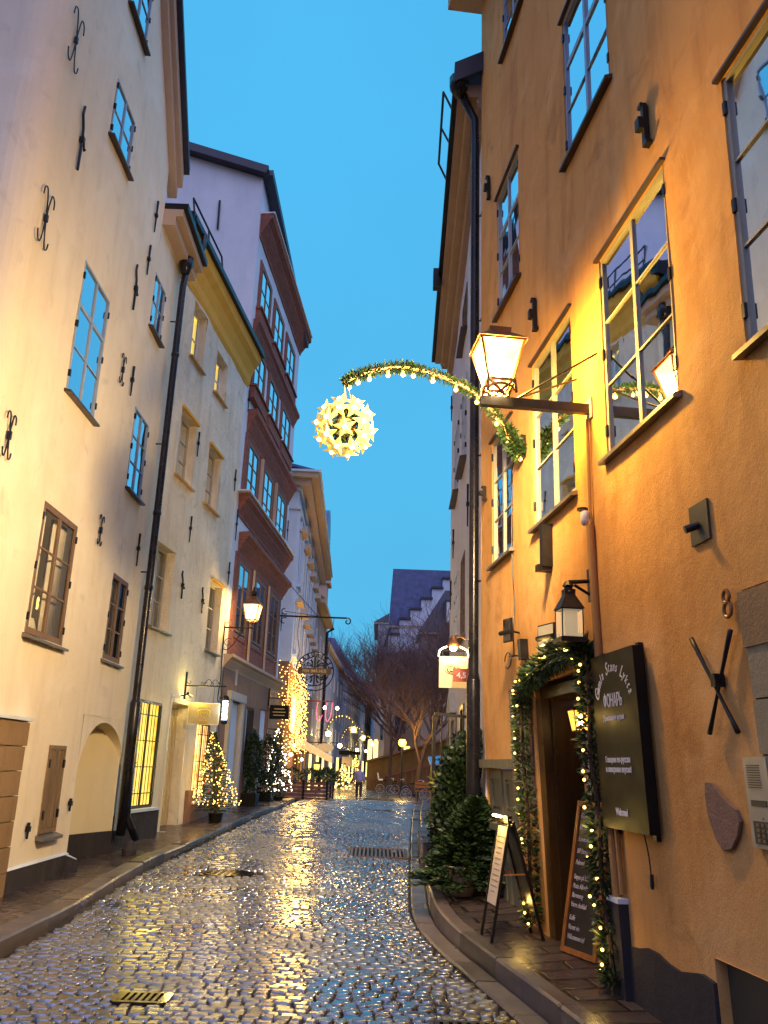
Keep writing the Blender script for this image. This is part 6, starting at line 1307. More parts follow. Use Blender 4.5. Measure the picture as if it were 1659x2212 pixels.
for k in range(9): a = k * .7; s.leaf(c, F2R.n * math.cos(a) + Z * math.sin(a) - F2R.d * .2, .13, .03)
s.tube(spiral(c, F2R.n, Z, .03, .1, 0, 6), .008, 5); s.build('iron_flower', M['iron'], B)
def fir(B, base, h, r, n_br, nl, lean=V((0, 0, 0)), l=.05, w=.009, z0=.12, mat='fir'):
    base = V(base); g = MB(); tp_ = base + Z * h + lean
    for k in range(n_br):
        t = (k + rnd.random()) / n_br; t = z0 + (1 - z0) * t ** 1.15; c = base.lerp(tp_, t); a = k * 2.4 + rnd.uniform(-.4, .4); R_ = r * (1 - t) ** .85 * rnd.uniform(.75, 1.12) + .03
        d = V((math.cos(a), math.sin(a), .10 + .5 * t)); e = c + d * R_
        for j in range(nl):
            q = rnd.random() ** .7; p = c.lerp(e, q) - Z * .06 * q * q; sd = d.cross(Z).normalized() * rnd.choice((-1, 1)); g.leaf(p + sd * rnd.uniform(0, .05 * (1 - q) + .012), d * .7 + sd * rnd.uniform(.2, 1.0) + Z * rnd.uniform(-.25, .3), l * rnd.uniform(.7, 1.3), w)
    g.build('foliage', M[mat], B); MB().tube([base, tp_], [.035, .008], 7).build('trunk', M['bark'], B)
B = thing('potted_fir', 'unlit bushy fir tree in a pale stone pot, on the right pavement before the ivy', 'fir tree', (1.0, 10.25, .30))
fir(B, (1.0, 10.25, .36), .92, .52, 230, 62, V((.2, .2, 0)), .085, .011, .0)
s = MB(); s.lathe((1.0, 10.25, .27), [(.13, 0), (.17, .12), (.20, .28), (.215, .30), (.2, .31), (.18, .27)], 18); s.build('pot', M['pot'], B, smooth=True)
# ------------------------------------------------------------------ lit Christmas trees on the left
def lights(B, pts, mat, r, name='fairy_light'):
    proto = None
    for p in pts[:100]:
        if proto is None:
            b = MB(); b.ball(V((0, 0, 0)), r, 6, 4); proto = b.build(name, M[mat], B); proto.data.transform(Matrix.Translation(ORG[B.name])); proto.location = p - ORG[B.name]
        else: copy_part(proto, B, p - ORG[B.name])
    if len(pts) > 100:
        b = MB()
        for p in pts[100:]: b.ball(p, r, 6, 4)
        o = b.build('small_fairy_lights', M[mat], B); o['kind'] = 'stuff'
def cone_pts(base, h, r, n, lean=V((0, 0, 0)), face=None):
    out = []
    while len(out) < n:
        t = rnd.random() ** 1.35; a = rnd.uniform(0, 6.28); R_ = (r * (1 - t) ** .9 + .02) * rnd.uniform(.8, 1.12); out.append(V(base) + Z * (h * (.10 + .9 * t)) + lean * t + V((math.cos(a) * R_, math.sin(a) * R_, 0)))
    out.sort(key=lambda p: p.y + .3 * rnd.random()); return out
tb_ = V((-3.28, 18.9, .38)); B = thing('christmas_tree', 'lit Christmas tree with gold and red baubles outside the barred barber window', 'Christmas tree', tb_)
fir(B, tb_ + Z * .15, 1.64, .46, 150, 36, V((-.20, .0, 0)), .06, .009, .03)
lights(B, cone_pts(tb_ + Z * .18, 1.62, .47, 300, V((-.20, 0, 0))), 'bulb', .0115)
proto = None
for k, p in enumerate(cone_pts(tb_ + Z * .2, 1.45, .39, 26, V((-.18, 0, 0)))):
    b = MB(); b.ball(p, .028, 8, 6); b.build('bauble', M['gold' if k % 3 else 'red_sign'], B, smooth=True)
s = MB(); s.lathe(tb_ - Z * .04, [(.12, 0), (.15, .2), (.15, .22)], 12); s.build('pot', M['sign_black'], B)
point('tree_light', tb_ + V((.35, -.6, .8)), (1, .66, .2), 9, .3)
tb2 = V((-2.78, 26.0, .50)); B = thing('christmas_tree', 'slim dark Christmas tree dotted with white lights at the end of the left pavement', 'Christmas tree', tb2)
fir(B, tb2 + Z * .1, 1.95, .42, 110, 30, V((-.12, 0, 0)), .07, .011, .03)
lights(B, cone_pts(tb2 + Z * .12, 1.95, .44, 150, V((-.12, 0, 0))), 'bulb_white', .015)
s = MB(); s.lathe(tb2 - Z * .03, [(.13, 0), (.16, .2), (.16, .22)], 12); s.build('pot', M['sign_black'], B)
# hanging vines by the tavern doors
for u, z0, z1, r_, lb in ((2.75, .95, 2.1, .24, 'narrow dark vine column under the lit tavern window'), (4.75, .95, 2.08, .42, 'broad dark vine bush beside the dark tavern door')):
    B = thing('climbing_vine', lb, 'vine', F3.pt(u, .55, .3), 'vines on the timber tavern house')
    g = MB(); leafbox(g, F3.pt(u, (z0 + z1) / 2 + .2, .26), r_ * .8, r_, (z1 - z0) * .55, 2200, .07, .024, -.3); leafbox(g, F3.pt(u, z0 - .1, .24), r_ * .5, r_ * .6, .35, 600, .07, .024, -.3); g.build('foliage', M['ivy'], B)
    g = MB(); g.tube([F3.pt(u, .5, .25), F3.pt(u + .05, 1.2, .22), F3.pt(u, 1.9, .2)], .02, 6); g.build('stem', M['bark'], B)
    s = MB(); s.box(F3.pt(u, .66, .25), .4, .4, .34, F3.d, F3.n, Z); s.build('planter', M['sign_black'], B)
# ------------------------------------------------------------------ fairy-light curtain on the white house
B = thing('light_curtain', 'blazing curtain of warm fairy lights on the restaurant front below the white house', 'fairy lights', F4.pt(2, 1.6, .1))
pts_ = []
for c in range(17):
    u = .15 + .42 * c; zt = 5.0 - .04 * c + rnd.uniform(-.15, .2); z = zt
    while z > 2.0: pts_.append(F4.pt(u + rnd.uniform(-.09, .09), z, .10 + rnd.uniform(0, .35))); z -= rnd.uniform(.05, .11)
for c in range(7):
    z = 5.0 - rnd.uniform(0, .3)
    while z > 1.6: pts_.append(F4.pt(-.12 + rnd.uniform(-.05, .05), z, -.25 + .13 * c + rnd.uniform(-.06, .06))); z -= rnd.uniform(.07, .16)
rnd.shuffle(pts_); lights(B, pts_, 'bulb', .017)
s = MB()
for c in range(17): u = .15 + .42 * c; s.tube([F4.pt(u, 5.0, .08), F4.pt(u, 2.3, .08)], .008, 4)
s.build('wire', M['sill_ochre'], B)
for u, z in ((1, 4), (3, 3.2), (5.5, 3.8)): point('curtain_light', F4.pt(u, z, .55), (1, .58, .12), 110, .4)
s = MB(); s.fbox(F4, .9, 2.6, 2.7, 4.0, .12, .16); o = s.build('lit_window', emit('bright_window', (1, .60, .16), .6), B)
point('terrace_light', F4.pt(4, 1.6, 1.0), (1, .42, .06), 30, .2)
# terrace screen with plants
TB = thing('terrace_fence', 'brown slatted planter fence round the restaurant terrace', 'fence', (-2.3, 29.4, .45)); xa, xb_ = -3.05, -1.55
for k in range(5):
    s = MB(); z = .52 + .12 * k; s.box((( xa + xb_) / 2, 29.2, z), xb_ - xa, .03, .085); s.build('slat', M['brown'], TB)
    s = MB(); s.box((xb_ + .0, 31.2, z), .03, 4.0, .085); s.build('slat', M['brown'], TB)
for x, y in ((xa, 29.17), ((xa + xb_) / 2, 29.17), (xb_ + .02, 29.17), (xb_ + .02, 31.2), (xb_ + .02, 33.2)): s = MB(); s.box((x, y, .75), .07, .07, .72); s.build('post', M['dark_door'], TB)
g = MB()
for x, y, n in ((-2.7, 29.4, 300), (-2.1, 29.5, 420), (-1.65, 29.6, 500), (-1.6, 31, 400), (-1.6, 32.5, 400)): leafbox(g, (x, y, 1.22), .3, .3, .22, n, .12, .02)
o = g.build('planting', M['box_leaf'], TB)
B = thing('heat_lamp', 'small amber lantern glowing under the terrace awning', 'lantern', (-2.05, 31.5, 1.05)); lantern(B, V((-2.05, 31.5, 1.35)), V((1, 0, 0)), V((0, 1, 0)), .22, .18, .26, 'iron', 'pane_amber', .08, 'lamp_amber'); s = MB(); s.tube([V((-2.05, 31.5, .45)), V((-2.05, 31.5, 1.35))], .02, 6); s.build('pole', M['iron'], B)
for k, (x, y, z, r_) in enumerate(((-2.9, 30.5, 1.9, .06), (-2.6, 31.5, 1.75, .05), (-2.75, 30.0, 2.2, .05))):
    B = thing('globe_lamp', ('tiny warm globe lamp nearest the awning edge', 'tiny warm globe lamp lowest over the terrace', 'tiny warm globe lamp highest over the terrace')[k], 'lamp', (x, y, z), 'globe lamps over the terrace'); s = MB(); s.ball((x, y, z), r_, 8, 6); s.build('globe', M['lamp_white'], B); s = MB(); s.tube([V((x, y, z)), V((x, y, z + .5)), V((-3.1, y + 1.5, z + .6))], .006, 4); s.build('wire', M['iron'], B)
# signs further down the left row
B = thing('neon_sign', 'pink neon sign on an arm beyond the fairy-light restaurant', 'sign', F4.pt(12.5, 4.2, .1)); s = MB(); s.tube([F4.pt(12.5, 4.55, 0), F4.pt(12.5, 4.55, 1.3)], .03, 6); s.build('arm', M['red_sign'], B)
s = MB(); s.tube(catmull([F4.pt(12.5, 4.5, .55), F4.pt(12.5, 3.9, .5), F4.pt(12.5, 3.6, .65), F4.pt(12.5, 3.9, .8)], 5), .014, 6); s.tube(catmull([F4.pt(12.5, 4.5, 1.25), F4.pt(12.5, 3.9, 1.2), F4.pt(12.5, 3.6, 1.05), F4.pt(12.5, 3.9, .95), F4.pt(12.5, 4.5, 1.0)], 5), .014, 6); s.build('neon_tube', M['neon'], B)
for k, o in enumerate((.9, 1.5)):
    B = thing('globe_lamp', ('white globe lamp left of the pink neon', 'white globe lamp right of the pink neon')[k], 'lamp', F4.pt(12.6, 4.3, o), 'globe lamps by the pink neon'); s = MB(); s.ball(F4.pt(12.6, 4.25, o), .085, 10, 6); s.build('globe', M['lamp_white'], B, smooth=True); s = MB(); s.tube([F4.pt(12.6, 4.35, o), F4.pt(12.55, 4.55, o)], .012, 5); s.build('stem', M['iron'], B)
B = thing('oval_sign', 'pale oval sign hanging past the end of the striped awning', 'sign', F4.pt(13, 2.2, .9)); s = MB(); s.prism([(.42 * math.cos(t), .2 * math.sin(t)) for t in [6.283 * k / 20 for k in range(20)]], F4.pt(13, 2.4, 1.0), F4.n, Z, F4.d, .05); s.build('board', M['cream_sign'], B); s = MB(); s.tube([F4.pt(13.02, 2.62, .0), F4.pt(13.02, 2.62, 1.1)], .02, 5); s.build('bracket', M['iron'], B)
for k, (F_, u, z, w_, h_, lb) in enumerate(((F6, 16, 2.6, 1.1, .35, 'dark hanging sign halfway down the blue-grey house'), (F6, 19, 1.9, .9, .8, 'pale square hanging sign near the end of the blue-grey house'), (F7, 3, 2.8, 1.2, .3, 'dark narrow hanging sign on the dark grey house'))):
    B = thing('hanging_sign', lb, 'sign', F_.pt(u, z, .6), 'small signs down the street'); s = MB(); s.box(F_.pt(u, z, .75), w_, .05, h_, F_.n, F_.d, Z); s.build('board', M['paper' if k == 1 else 'sign_black'], B); s = MB(); s.tube([F_.pt(u, z + h_ / 2 + .1, 0), F_.pt(u, z + h_ / 2 + .1, 1.3)], .02, 5); s.build('bracket', M['iron'], B)
for k, (F_, u, z) in enumerate(((F5, 6, 3.4), (F6, 9, 3.0), (F7, 8, 3.2), (F8, 6, 3.4))):
    B = thing('wall_lamp', ('small lit lantern on the narrow beige house', 'small lit lantern low on the blue-grey house', 'small lit lantern on the dark grey house', 'small lit lantern on the lavender house')[k], 'street lamp', F_.pt(u, z, .1), 'lit lanterns down the street'); s = MB(); s.ball(F_.pt(u, z, .7), .16, 8, 6); s.build('globe', M['lamp_white'], B, smooth=True); s = MB(); s.tube([F_.pt(u, z + .2, 0), F_.pt(u, z + .2, .7)], .025, 5); s.build('bracket', M['iron'], B)
    point('far_lamp_light', F_.pt(u, z, 1.0), (1, .72, .25), 90, .2)
B = thing('christmas_tree', 'small bright Christmas tree far down on the left, beyond the terrace', 'Christmas tree', (-2.2, 62, -.2)); fir(B, (-2.2, 62, -.15), 1.9, .55, 40, 16, l=.14, w=.03); lights(B, cone_pts((-2.2, 62, -.15), 1.9, .6, 60), 'bulb', .05)
B = thing('christmas_tree', 'slim lit Christmas tree far off, right of the small bright one', 'Christmas tree', (-1.7, 78, -.2)); fir(B, (-1.7, 78, -.15), 2.6, .5, 40, 16, l=.16, w=.03); lights(B, cone_pts((-1.7, 78, -.15), 2.6, .5, 50), 'bulb', .05)
# ------------------------------------------------------------------ utility kiosk, menu stand, lamp post
B = thing('kiosk_box', 'dark street kiosk with a sloping blue-lit lid, left of the ivy hedge', 'kiosk', (1.95, 25.6, .45)); s = MB(); s.box8([V((1.62, 25.2, .4)), V((2.5, 25.2, .4)), V((2.5, 26.2, .4)), V((1.62, 26.2, .4)), V((1.62, 25.2, 1.66)), V((2.5, 25.2, 1.72)), V((2.5, 26.2, 1.9)), V((1.62, 26.2, 1.82))]); s.build('cabinet', M['sign_black'], B)
s = MB(); s.box8([V((1.55, 25.1, 1.67)), V((2.55, 25.1, 1.75)), V((2.55, 26.3, 1.98)), V((1.55, 26.3, 1.88)), V((1.55, 25.1, 1.72)), V((2.55, 25.1, 1.8)), V((2.55, 26.3, 2.03)), V((1.55, 26.3, 1.93))]); s.build('lid', simple('sky_tinted_lid', (.12, .22, .5), .2, .3, .1), B)  # the lid's blue base colour stands for reflected sky
B = thing('menu_stand', 'small lit menu box on thin legs, left of the ivy hedge', 'menu stand', (1.30, 15.6, .40)); c = V((1.30, 15.6, .40))
for dx_, dy_ in ((-.09, -.06), (.09, -.06), (-.09, .06), (.09, .06)): s = MB(); s.bar(c + V((dx_, dy_, 0)), c + V((dx_, dy_, .55)), .014); s.build('leg', M['iron'], B)
s = MB(); s.box(c + Z * .58, .24, .16, .04); s.build('tray', M['iron'], B); s = MB(); s.box(c + Z * .68, .17, .08, .16); s.build('lit_box', emit('lit_menu', (1, .78, .3), 1.5), B)
YL = 60.0; xl = px(864, YL); B = thing('lamp_post', 'tall lamp post glowing amber among the bare trees of the square', 'lamp post', (xl, YL, .1)); s = MB(); s.tube([V((xl, YL, -.1)), V((xl, YL, 2.9))], [.07, .045], 8); s.build('post', M['iron'], B); s = MB(); s.ball((xl, YL, 3.2), .27, 12, 8); s.build('globe', emit('post_globe', (1, .62, .06), 4, sample=False), B, smooth=True); s = MB(); s.lathe((xl, YL, 3.42), [(.2, 0), (.12, .1), (.02, .16)], 10); s.build('lamp_cap', M['iron'], B)
point('lamp_post_light', V((xl, YL - .5, 3.2)), (1, .6, .12), 110, .25); point('lamp_post_light', V((xl, YL + .6, 3.3)), (1, .6, .12), 120, .25)
# ------------------------------------------------------------------ bare trees
def tree(name, label, base, h, r, seed, spread=.5, levels=5, n=6):
    R_ = random.Random(seed); B = thing(name, label, 'tree', base); base = V(base); tr = MB(); br = MB()
    cnt = [0]
    def grow(p, d, L, rad, lv):
        if cnt[0] > 3600: return
        cnt[0] += 1; pts = [p]; q = p; dd = V(d)
        k_ = 4 if lv < 3 else 3
        for k in range(k_):
            dd = (dd + V((R_.gauss(0, .10), R_.gauss(0, .10), R_.gauss(.05, .06)))).normalized(); q = q + dd * L / k_; pts.append(q)
        (tr if lv == 0 else br).tube(pts, [rad * (1 - .45 * k / k_) for k in range(k_ + 1)], 8 if lv < 2 else (5 if lv < 3 else 3), cap=False)
        if lv >= levels: return
        m_ = (5, 5, 5, 4, 4, 3)[lv]
        for k in range(m_):
            t = 1.0 if k == 0 else R_.uniform(.45, 1.0); i = min(k_ - 1, int(t * k_)); st_ = pts[i].lerp(pts[i + 1], t * k_ - i) if t < 1 else pts[-1]
            a = R_.uniform(0, 6.28); s_ = (V((math.cos(a), math.sin(a), R_.uniform(-.1, .35)))); nd = (dd * (1 - spread * .5) + s_ * spread * R_.uniform(.7, 1.2)).normalized(); nd.z = max(nd.z, -.05)
            grow(st_, nd, L * R_.uniform(.62, .86), max(.011, rad * R_.uniform(.42, .6)), lv + 1)
    grow(base, V((0, 0, 1)), h, r, 0)
    tr.build('trunk', M['bark'], B, smooth=True); br.build('crown', M['twig'], B); return B
tree('bare_tree', 'bare tree with forked trunk right of the amber lamp post', (px(900, 62), 62, .1), 3.6, .22, 3, .62)
tree('bare_tree', 'largest bare tree with thick dark trunk, partly behind the pale house', (px(951, 54), 54, .0), 4.6, .27, 8, .55)
tree('bare_tree', 'slender bare tree left of the amber lamp post', (px(838, 70), 70, -.1), 4.4, .16, 21, .5)
tree('bare_tree', 'farthest bare tree in front of the low brown house', (px(870, 78), 77.5, -.1), 5.0, .2, 33, .55)
tree('bare_tree', 'bare tree with upright branches just left of the pale house, behind the kiosk', (px(925, 66), 66, .1), 4.2, .2, 41, .5)
# ------------------------------------------------------------------ bicycles
def bicycle(label, base, yaw, lean_=0.0):
    B = thing('bicycle', label, 'bicycle', base, 'bicycles parked in the square'); b = V(base); e = V((math.cos(yaw), math.sin(yaw), 0)); u = (Z + e.cross(Z) * lean_).normalized(); sd = e.cross(u)
    p = lambda x, z, y=0: b + e * x + u * z + sd * y
    for x in (-.52, .52):
        W = MB(); W.tube([p(x + .33 * math.cos(a), .34 + .33 * math.sin(a)) for a in [6.2832 * k / 28 for k in range(29)]], .017, 6); Wo = W.build('wheel', M['iron'], B)
        r_ = MB(); r_.tube([p(x + .30 * math.cos(a), .34 + .30 * math.sin(a)) for a in [6.2832 * k / 24 for k in range(25)]], .008, 5)
        for k in range(10): a = 6.2832 * k / 10; r_.tube([p(x, .34), p(x + .3 * math.cos(a), .34 + .3 * math.sin(a))], .003, 3)
        r_.build('rim', M['frame_white'], Wo)
        f_ = MB(); f_.tube([p(x + .37 * math.cos(a), .34 + .37 * math.sin(a)) for a in [.3 + 2.5 * k / 10 for k in range(11)]], .016, 5); f_.build('mudguard', M['iron'], B)
    f = MB(); f.tube([p(-.52, .34), p(-.08, .30), p(.42, .78)], .018, 6); f.tube([p(-.08, .30), p(-.2, .82)], .018, 6); f.tube([p(-.52, .34), p(-.18, .7)], .012, 5); f.tube([p(.52, .34), p(.40, .88)], .016, 6); f.tube([p(-.18, .72), p(.42, .78)], .016, 6); f.build('frame', M['iron'], B)
    s = MB(); s.box(p(-.22, .88), .26, .15, .06, e, sd, u); s.build('saddle', M['dark_door'], B)
    h = MB(); h.tube([p(.40, .88), p(.38, 1.02)], .014, 6); h.tube(catmull([p(.24, 1.0, .28), p(.36, 1.04, .2), p(.38, 1.03), p(.36, 1.04, -.2), p(.24, 1.0, -.28)], 4), .013, 6); h.build('handlebar', M['frame_white'], B)
    c = MB(); c.lathe(p(-.08, .30) - sd * .02, [(.08, 0), (.08, .03)], 10, sd); c.bar(p(-.08, .30, .06), p(.04, .2, .06), .02); c.bar(p(-.08, .30, -.06), p(-.2, .4, -.06), .02); c.build('crank', M['iron'], B)
    return B
bk1 = bicycle('parked bicycle with a child seat, leftmost in the square', (px(836, 62), 62, RZ(62) + .02), RAD(8), .08)
s = MB(); q = V((px(836, 62) - .5, 62, RZ(62) + .95)); s.box(q, .3, .3, .10); s.box8([q + V(a) for a in ((-.17, -.15, 0), (-.1, -.15, 0), (-.1, .15, 0), (-.17, .15, 0), (-.24, -.15, .45), (-.17, -.15, .45), (-.17, .15, .45), (-.24, .15, .45))]); s.build('child_seat', M['frame_white'], bk1)
bicycle('parked bicycle with upright handlebar, middle of the row in the square', (px(858, 59), 59, RZ(59) + .02), RAD(14), -.08)
bicycle('bicycle standing alone nearest the ivy hedge, behind the rise', (px(893, 46), 46, RZ(46) + .02), RAD(20), .10)
B = thing('bench', 'low pale plank bench between the bicycles and the dark kiosk', 'bench', (px(914, 44), 44, RZ(44)))
c = V((px(914, 44), 44, RZ(44)))
for k in range(3): s = MB(); s.box(c + V((0, -.14 + .14 * k, .52)), 1.0, .11, .04); s.build('seat_plank', M['orange_wood'], B)
for k in range(2): s = MB(); s.box(c + V((0, .26, .72 + .16 * k)), 1.0, .04, .11); s.build('back_plank', M['orange_wood'], B)
for dx_ in (-.4, .4): s = MB(); s.box(c + V((dx_, .05, .27)), .06, .42, .54); s.build('leg', M['iron'], B)
# ------------------------------------------------------------------ drains and covers
M['wetm'] = simple('wet_cast_iron', (.05, .035, .03), .10, .6, .2, 20)
def grate(label, x0, y0, x1, y1, n, group=None, mat='sill_grey'):
    z = RZ((y0 + y1) / 2) + crown((x0 + x1) / 2) - .004; sl = (RZ(y1) - RZ(y0)) / (y1 - y0)
    B = thing('drain_grate', label, 'drain', ((x0 + x1) / 2, (y0 + y1) / 2, z), group); zz = lambda y: RZ(y) + crown((x0 + x1) / 2) - .004
    s = MB()
    for xa, ya, xb3, yb3 in ((x0, y0, x1, y0), (x0, y1, x1, y1), (x0, y0, x0, y1), (x1, y0, x1, y1)): s.bar((xa, ya, zz(ya)), (xb3, yb3, zz(yb3)), .04, .03)
    s.build('rim', M[mat], B)
    for k in range(n): s = MB(); xx = x0 + (x1 - x0) * (k + .7) / (n + .4); s.bar((xx, y0, zz(y0)), (xx, y1, zz(y1)), (x1 - x0) / n * .5, .03); s.build('bar', M[mat], B)
    s = MB(); s.poly((x0, y0, zz(y0) - .05), (x1, y0, zz(y0) - .05), (x1, y1, zz(y1) - .05), (x0, y1, zz(y1) - .05)); s.build('pit', M['joint'], B)
grate('rusty barred drain grate in the middle of the street', -.40, 15.43, .60, 16.47, 14, mat='copper')
grate('dark drain grate at the bottom edge by the right kerb', .42, 5.25, .98, 6.35, 9, mat='iron')
grate('small square drain among the near cobbles on the left', -1.70, 6.44, -1.36, 6.68, 7, mat='wetm')
def cover(label, x, y, r):
    z = RZ(y) + crown(x) - .002; B = thing('manhole_cover', label, 'manhole cover', (x, y, z)); s = MB(); s.lathe((x, y, z - .04), [(r + .05, 0), (r + .05, .03), (r, .034), (r, .044), (0.001, .046)], 32); s.build('rim', M['wetm'], B)
    for k in range(7):
        for j in range(7):
            px_, py_ = x + (k - 3) * r / 4, y + (j - 3) * r / 4
            if (px_ - x) ** 2 + (py_ - y) ** 2 < (r * .8) ** 2: s = MB(); s.box((px_, py_, z + .008), r * .12, r * .12, .006); s.build('stud', M['wetm'], B)
cover('round wet manhole cover shining gold on the left of the street', -2.02, 13.1, .36)
for k, (x0, y0, x1, y1) in enumerate(((-1.28, 21.03, -.62, 21.27), (-.18, 24.22, .48, 24.48))):
    s = MB(); s.box8([V((x0, y0, RZ(y0) - .03)), V((x1, y0, RZ(y0) - .03)), V((x1, y1, RZ(y1) - .03)), V((x0, y1, RZ(y1) - .03)), V((x0, y0, RZ(y0) + .04)), V((x1, y0, RZ(y0) + .04)), V((x1, y1, RZ(y1) + .04)), V((x0, y1, RZ(y1) + .04))]); o = s.build('access_cover', M['wetm'], loc=(x0, y0, RZ(y0))); o['label'] = ('dark slot cover across the mid street, nearer one', 'dark slot cover near the crest of the street')[k]; o['category'] = 'access cover'
s = MB(); s.box8([V((-.55, 47.2, RZ(47) + .01)), V((-.38, 47.2, RZ(47) + .01)), V((.95, 42.5, RZ(42.5) + .01)), V((.75, 42.5, RZ(42.5) + .01)), V((-.55, 47.2, RZ(47) + .09)), V((-.38, 47.2, RZ(47) + .09)), V((.95, 42.5, RZ(42.5) + .09)), V((.75, 42.5, RZ(42.5) + .09))]); o = s.build('kerb', M['kerb']); o['kind'] = 'structure'
s = MB(); s.lathe((-3.72, 14.1, .17), [(.10, 0), (.11, .08), (.07, .19), (.02, .22)], 12); o = s.build('guard_stone', M['plinth'], loc=(-3.72, 14.1, .17)); o['label'] = 'small dark rounded guard stone by the arched niche'; o['category'] = 'bollard'
# ------------------------------------------------------------------ the walker, seen from behind
def skin(name, verts, edges, radii, mat, parent, sub=2, root=0):
    org = ORG[parent.name]; me = bpy.data.meshes.new(name); me.from_pydata([V(v) - org for v in verts], edges, []); o = bpy.data.objects.new(name, me); COL.objects.link(o)
    md = o.modifiers.new('skin', 'SKIN'); md.use_smooth_shade = True; sv = me.skin_vertices[0].data
    for k, r in enumerate(radii): sv[k].radius = (r if isinstance(r, tuple) else (r, r)); sv[k].use_root = (k == root)
    if sub: m2_ = o.modifiers.new('sub', 'SUBSURF'); m2_.levels = sub; m2_.render_levels = sub
    dg = bpy.context.evaluated_depsgraph_get(); dg.update(); me2 = bpy.data.meshes.new_from_object(o.evaluated_get(dg)); bpy.data.objects.remove(o); me2.name = name
    me2.materials.clear(); me2.materials.append(mat); me2.polygons.foreach_set('use_smooth', [True] * len(me2.polygons)); ob = bpy.data.objects.new(name, me2); COL.objects.link(ob); ob.parent = parent; ORG[ob.name] = org; return ob
YP = 47.0; xp = px(777, YP); zp = RZ(YP) + .02; PB_ = thing('person', 'person in lavender-blue jacket, dark trousers and red cap walking away up the street', 'person', (xp, YP, zp))
p = lambda x, y, z: V((xp + x, YP + y, zp + z))
sk = simple('skin_tone', (.50, .30, .22), .5, 0, .05)
Vt = [p(0, 0, .86), p(0, .01, 1.05), p(0, .03, 1.24), p(0, .06, 1.38), p(0, .09, 1.46), p(0, .11, 1.55), p(0, .115, 1.63),
      p(.09, 0, .82), p(.10, .03, .46), p(.10, -.06, .07), p(.105, .06, .03), p(-.09, 0, .82), p(-.10, .02, .46), p(-.10, .07, .07), p(-.105, .19, .03),
      p(.17, .05, 1.33), p(.23, .03, 1.07), p(.25, .07, .84), p(.25, .09, .78), p(-.17, .05, 1.33), p(-.23, .0, 1.07), p(-.25, .04, .84), p(-.25, .06, .78)]
E_ = [(0, 1), (1, 2), (2, 3), (3, 4), (4, 5), (5, 6), (0, 7), (7, 8), (8, 9), (9, 10), (0, 11), (11, 12), (12, 13), (13, 14), (3, 15), (15, 16), (16, 17), (17, 18), (3, 19), (19, 20), (20, 21), (21, 22)]
Rr_ = [(.13, .10), (.13, .10), (.15, .11), (.11, .09), .05, .085, .07, .085, .06, .042, .035, .085, .06, .042, .035, .055, .043, .03, .035, .055, .043, .03, .035]
for sx_, w_ in ((1, 18), (-1, 22)):      # five fingers on each hand
    hp = Vt[w_]
    for k, (dy, ln) in enumerate(((.03, .075), (.012, .085), (-.006, .08), (-.022, .06))):
        a = len(Vt); Vt += [hp + V((0, dy, -.035)), hp + V((-.008 * sx_, dy + .006, -.035 - ln * .55)), hp + V((-.02 * sx_, dy + .012, -.035 - ln))]; E_ += [(w_, a), (a, a + 1), (a + 1, a + 2)]; Rr_ += [.010, .009, .007]
    a = len(Vt); Vt += [hp + V((-.02 * sx_, .035, -.02)), hp + V((-.03 * sx_, .05, -.06))]; E_ += [(w_, a), (a, a + 1)]; Rr_ += [.011, .008]
skin('body', Vt, E_, Rr_, sk, PB_)
jm = simple('lavender_jacket', (.30, .27, .42), .7, 0, .12, 20, .3); tm = simple('dark_trousers', (.055, .025, .025), .8, 0, .2)
skin('jacket', [p(0, 0, .84), p(0, .01, 1.05), p(0, .03, 1.25), p(0, .06, 1.37), p(0, .085, 1.44), p(.18, .05, 1.33), p(.24, .03, 1.07), p(.255, .065, .87), p(-.18, .05, 1.33), p(-.24, .0, 1.07), p(-.255, .035, .87)],
     [(0, 1), (1, 2), (2, 3), (3, 4), (3, 5), (5, 6), (6, 7), (3, 8), (8, 9), (9, 10)], [(.20, .16), (.19, .15), (.20, .15), (.15, .12), .075, .085, .07, .052, .085, .07, .052], jm, PB_)
skin('trousers', [p(0, 0, .86), p(.09, 0, .80), p(.10, .03, .46), p(.10, -.05, .10), p(-.09, 0, .80), p(-.10, .02, .46), p(-.10, .07, .10)], [(0, 1), (1, 2), (2, 3), (0, 4), (4, 5), (5, 6)], [(.14, .12), .105, .08, .065, .105, .08, .065], tm, PB_)
for sx_, yo in ((.10, -.06), (-.10, .07)): skin('shoe', [p(sx_, yo - .03, .05), p(sx_, yo + .06, .04), p(sx_ * 1.05, yo + .15, .035)], [(0, 1), (1, 2)], [.05, .048, .038], M['sign_black'], PB_)
s = MB(); s.lathe(p(0, .115, 1.575), [(.098, -.02), (.104, .0), (.10, .05), (.07, .10), (.02, .125)], 14); s.build('cap', simple('red_cap', (.42, .07, .03), .8), PB_, smooth=True)
s = MB(); s.lathe(p(0, .095, 1.50), [(.07, 0), (.088, .04), (.092, .075)], 12); s.build('hair', simple('grey_hair', (.2, .16, .14), .9), PB_, smooth=True)
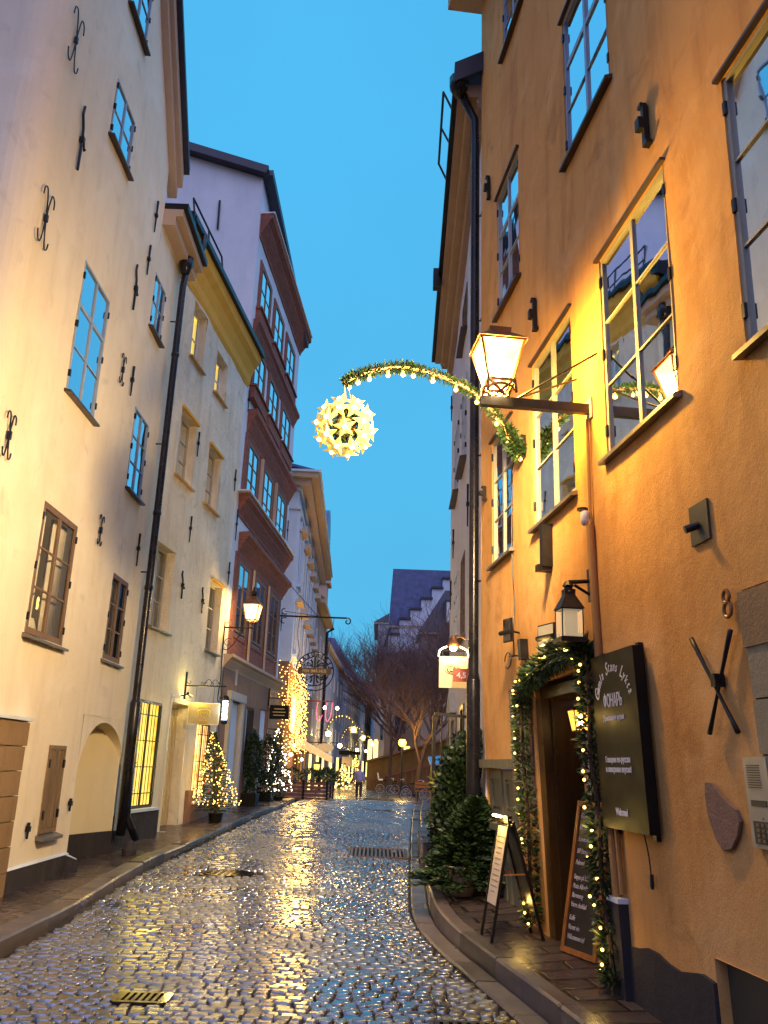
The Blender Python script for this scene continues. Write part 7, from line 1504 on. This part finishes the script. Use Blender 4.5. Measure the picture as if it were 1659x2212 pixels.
# ------------------------------------------------------------------ light
wd_ = bpy.data.worlds.new('World'); SC.world = wd_; wd_.use_nodes = True; nt = wd_.node_tree; bg = nt.nodes['Background']; L = nt.links.new
sky = nt.nodes.new('ShaderNodeTexSky'); sky.sky_type = 'NISHITA'; sky.sun_disc = False; sky.sun_elevation = RAD(4.0); sky.sun_rotation = RAD(200); sky.ozone_density = 3.0; sky.dust_density = .6
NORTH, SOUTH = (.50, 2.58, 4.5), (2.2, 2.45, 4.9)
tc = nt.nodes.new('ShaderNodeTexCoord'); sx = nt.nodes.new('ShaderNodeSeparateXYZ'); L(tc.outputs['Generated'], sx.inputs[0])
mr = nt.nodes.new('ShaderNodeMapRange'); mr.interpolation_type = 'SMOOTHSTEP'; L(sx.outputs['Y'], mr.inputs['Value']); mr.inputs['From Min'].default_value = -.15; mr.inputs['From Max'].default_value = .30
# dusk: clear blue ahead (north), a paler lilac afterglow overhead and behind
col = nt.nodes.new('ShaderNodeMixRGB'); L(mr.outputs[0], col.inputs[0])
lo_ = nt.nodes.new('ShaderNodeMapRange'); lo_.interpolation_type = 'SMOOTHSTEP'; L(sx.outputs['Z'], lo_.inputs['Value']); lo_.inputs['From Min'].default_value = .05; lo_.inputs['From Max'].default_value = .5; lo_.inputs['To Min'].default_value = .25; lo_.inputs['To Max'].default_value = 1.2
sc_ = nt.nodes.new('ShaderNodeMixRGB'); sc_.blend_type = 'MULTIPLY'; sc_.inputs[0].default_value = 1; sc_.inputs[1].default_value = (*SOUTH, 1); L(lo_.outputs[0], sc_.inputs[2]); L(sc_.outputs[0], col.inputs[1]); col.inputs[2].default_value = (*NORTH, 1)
mul = nt.nodes.new('ShaderNodeMixRGB'); mul.blend_type = 'MULTIPLY'; mul.inputs[0].default_value = 1; L(sky.outputs[0], mul.inputs[1]); mul.inputs[2].default_value = (.35, .30, .30, 1)
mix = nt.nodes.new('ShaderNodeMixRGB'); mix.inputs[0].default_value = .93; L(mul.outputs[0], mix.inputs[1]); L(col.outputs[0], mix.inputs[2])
hz_ = nt.nodes.new('ShaderNodeMapRange'); L(sx.outputs['Z'], hz_.inputs['Value']); hz_.inputs['From Min'].default_value = 0; hz_.inputs['From Max'].default_value = .62
up_ = nt.nodes.new('ShaderNodeMixRGB'); L(hz_.outputs[0], up_.inputs[0]); up_.inputs[1].default_value = (1.04, 1.05, .98, 1); up_.inputs[2].default_value = (.84, .97, 1.0, 1)
cl = nt.nodes.new('ShaderNodeTexNoise'); cl.inputs['Scale'].default_value = 2.2; cl.inputs['Detail'].default_value = 4; L(tc.outputs['Generated'], cl.inputs['Vector'])
cr_ = nt.nodes.new('ShaderNodeMapRange'); L(cl.outputs['Fac'], cr_.inputs['Value']); cr_.inputs['From Min'].default_value = .35; cr_.inputs['From Max'].default_value = .7; cr_.inputs['To Min'].default_value = .97; cr_.inputs['To Max'].default_value = 1.06
cm_ = nt.nodes.new('ShaderNodeMixRGB'); cm_.blend_type = 'MULTIPLY'; cm_.inputs[0].default_value = 1; L(up_.outputs[0], cm_.inputs[1]); L(cr_.outputs[0], cm_.inputs[2])
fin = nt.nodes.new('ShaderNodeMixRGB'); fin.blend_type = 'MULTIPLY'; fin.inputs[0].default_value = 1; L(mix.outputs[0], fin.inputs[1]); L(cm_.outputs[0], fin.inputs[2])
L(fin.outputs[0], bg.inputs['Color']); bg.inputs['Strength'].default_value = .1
sun = bpy.data.lights.new('sun', 'SUN'); sun.energy = .42; sun.angle = RAD(100); sun.color = (1, .86, 1); so = bpy.data.objects.new('sun', sun); COL.objects.link(so)
so.rotation_euler = V((-.4, .5, -.75)).to_track_quat('-Z', 'Y').to_euler()
SC.view_settings.view_transform = 'Standard'; SC.view_settings.look = 'None'; SC.view_settings.exposure = 1.05; SC.view_settings.gamma = 1
cy = SC.cycles; cy.max_bounces = 7; cy.diffuse_bounces = 3; cy.glossy_bounces = 4; cy.transparent_max_bounces = 12; cy.sample_clamp_indirect = 3.0; cy.sample_clamp_direct = 0; cy.use_denoising = True; cy.caustics_reflective = False; cy.caustics_refractive = False; cy.use_light_tree = True
try: cy.denoiser = 'OPENIMAGEDENOISE'
except Exception: pass
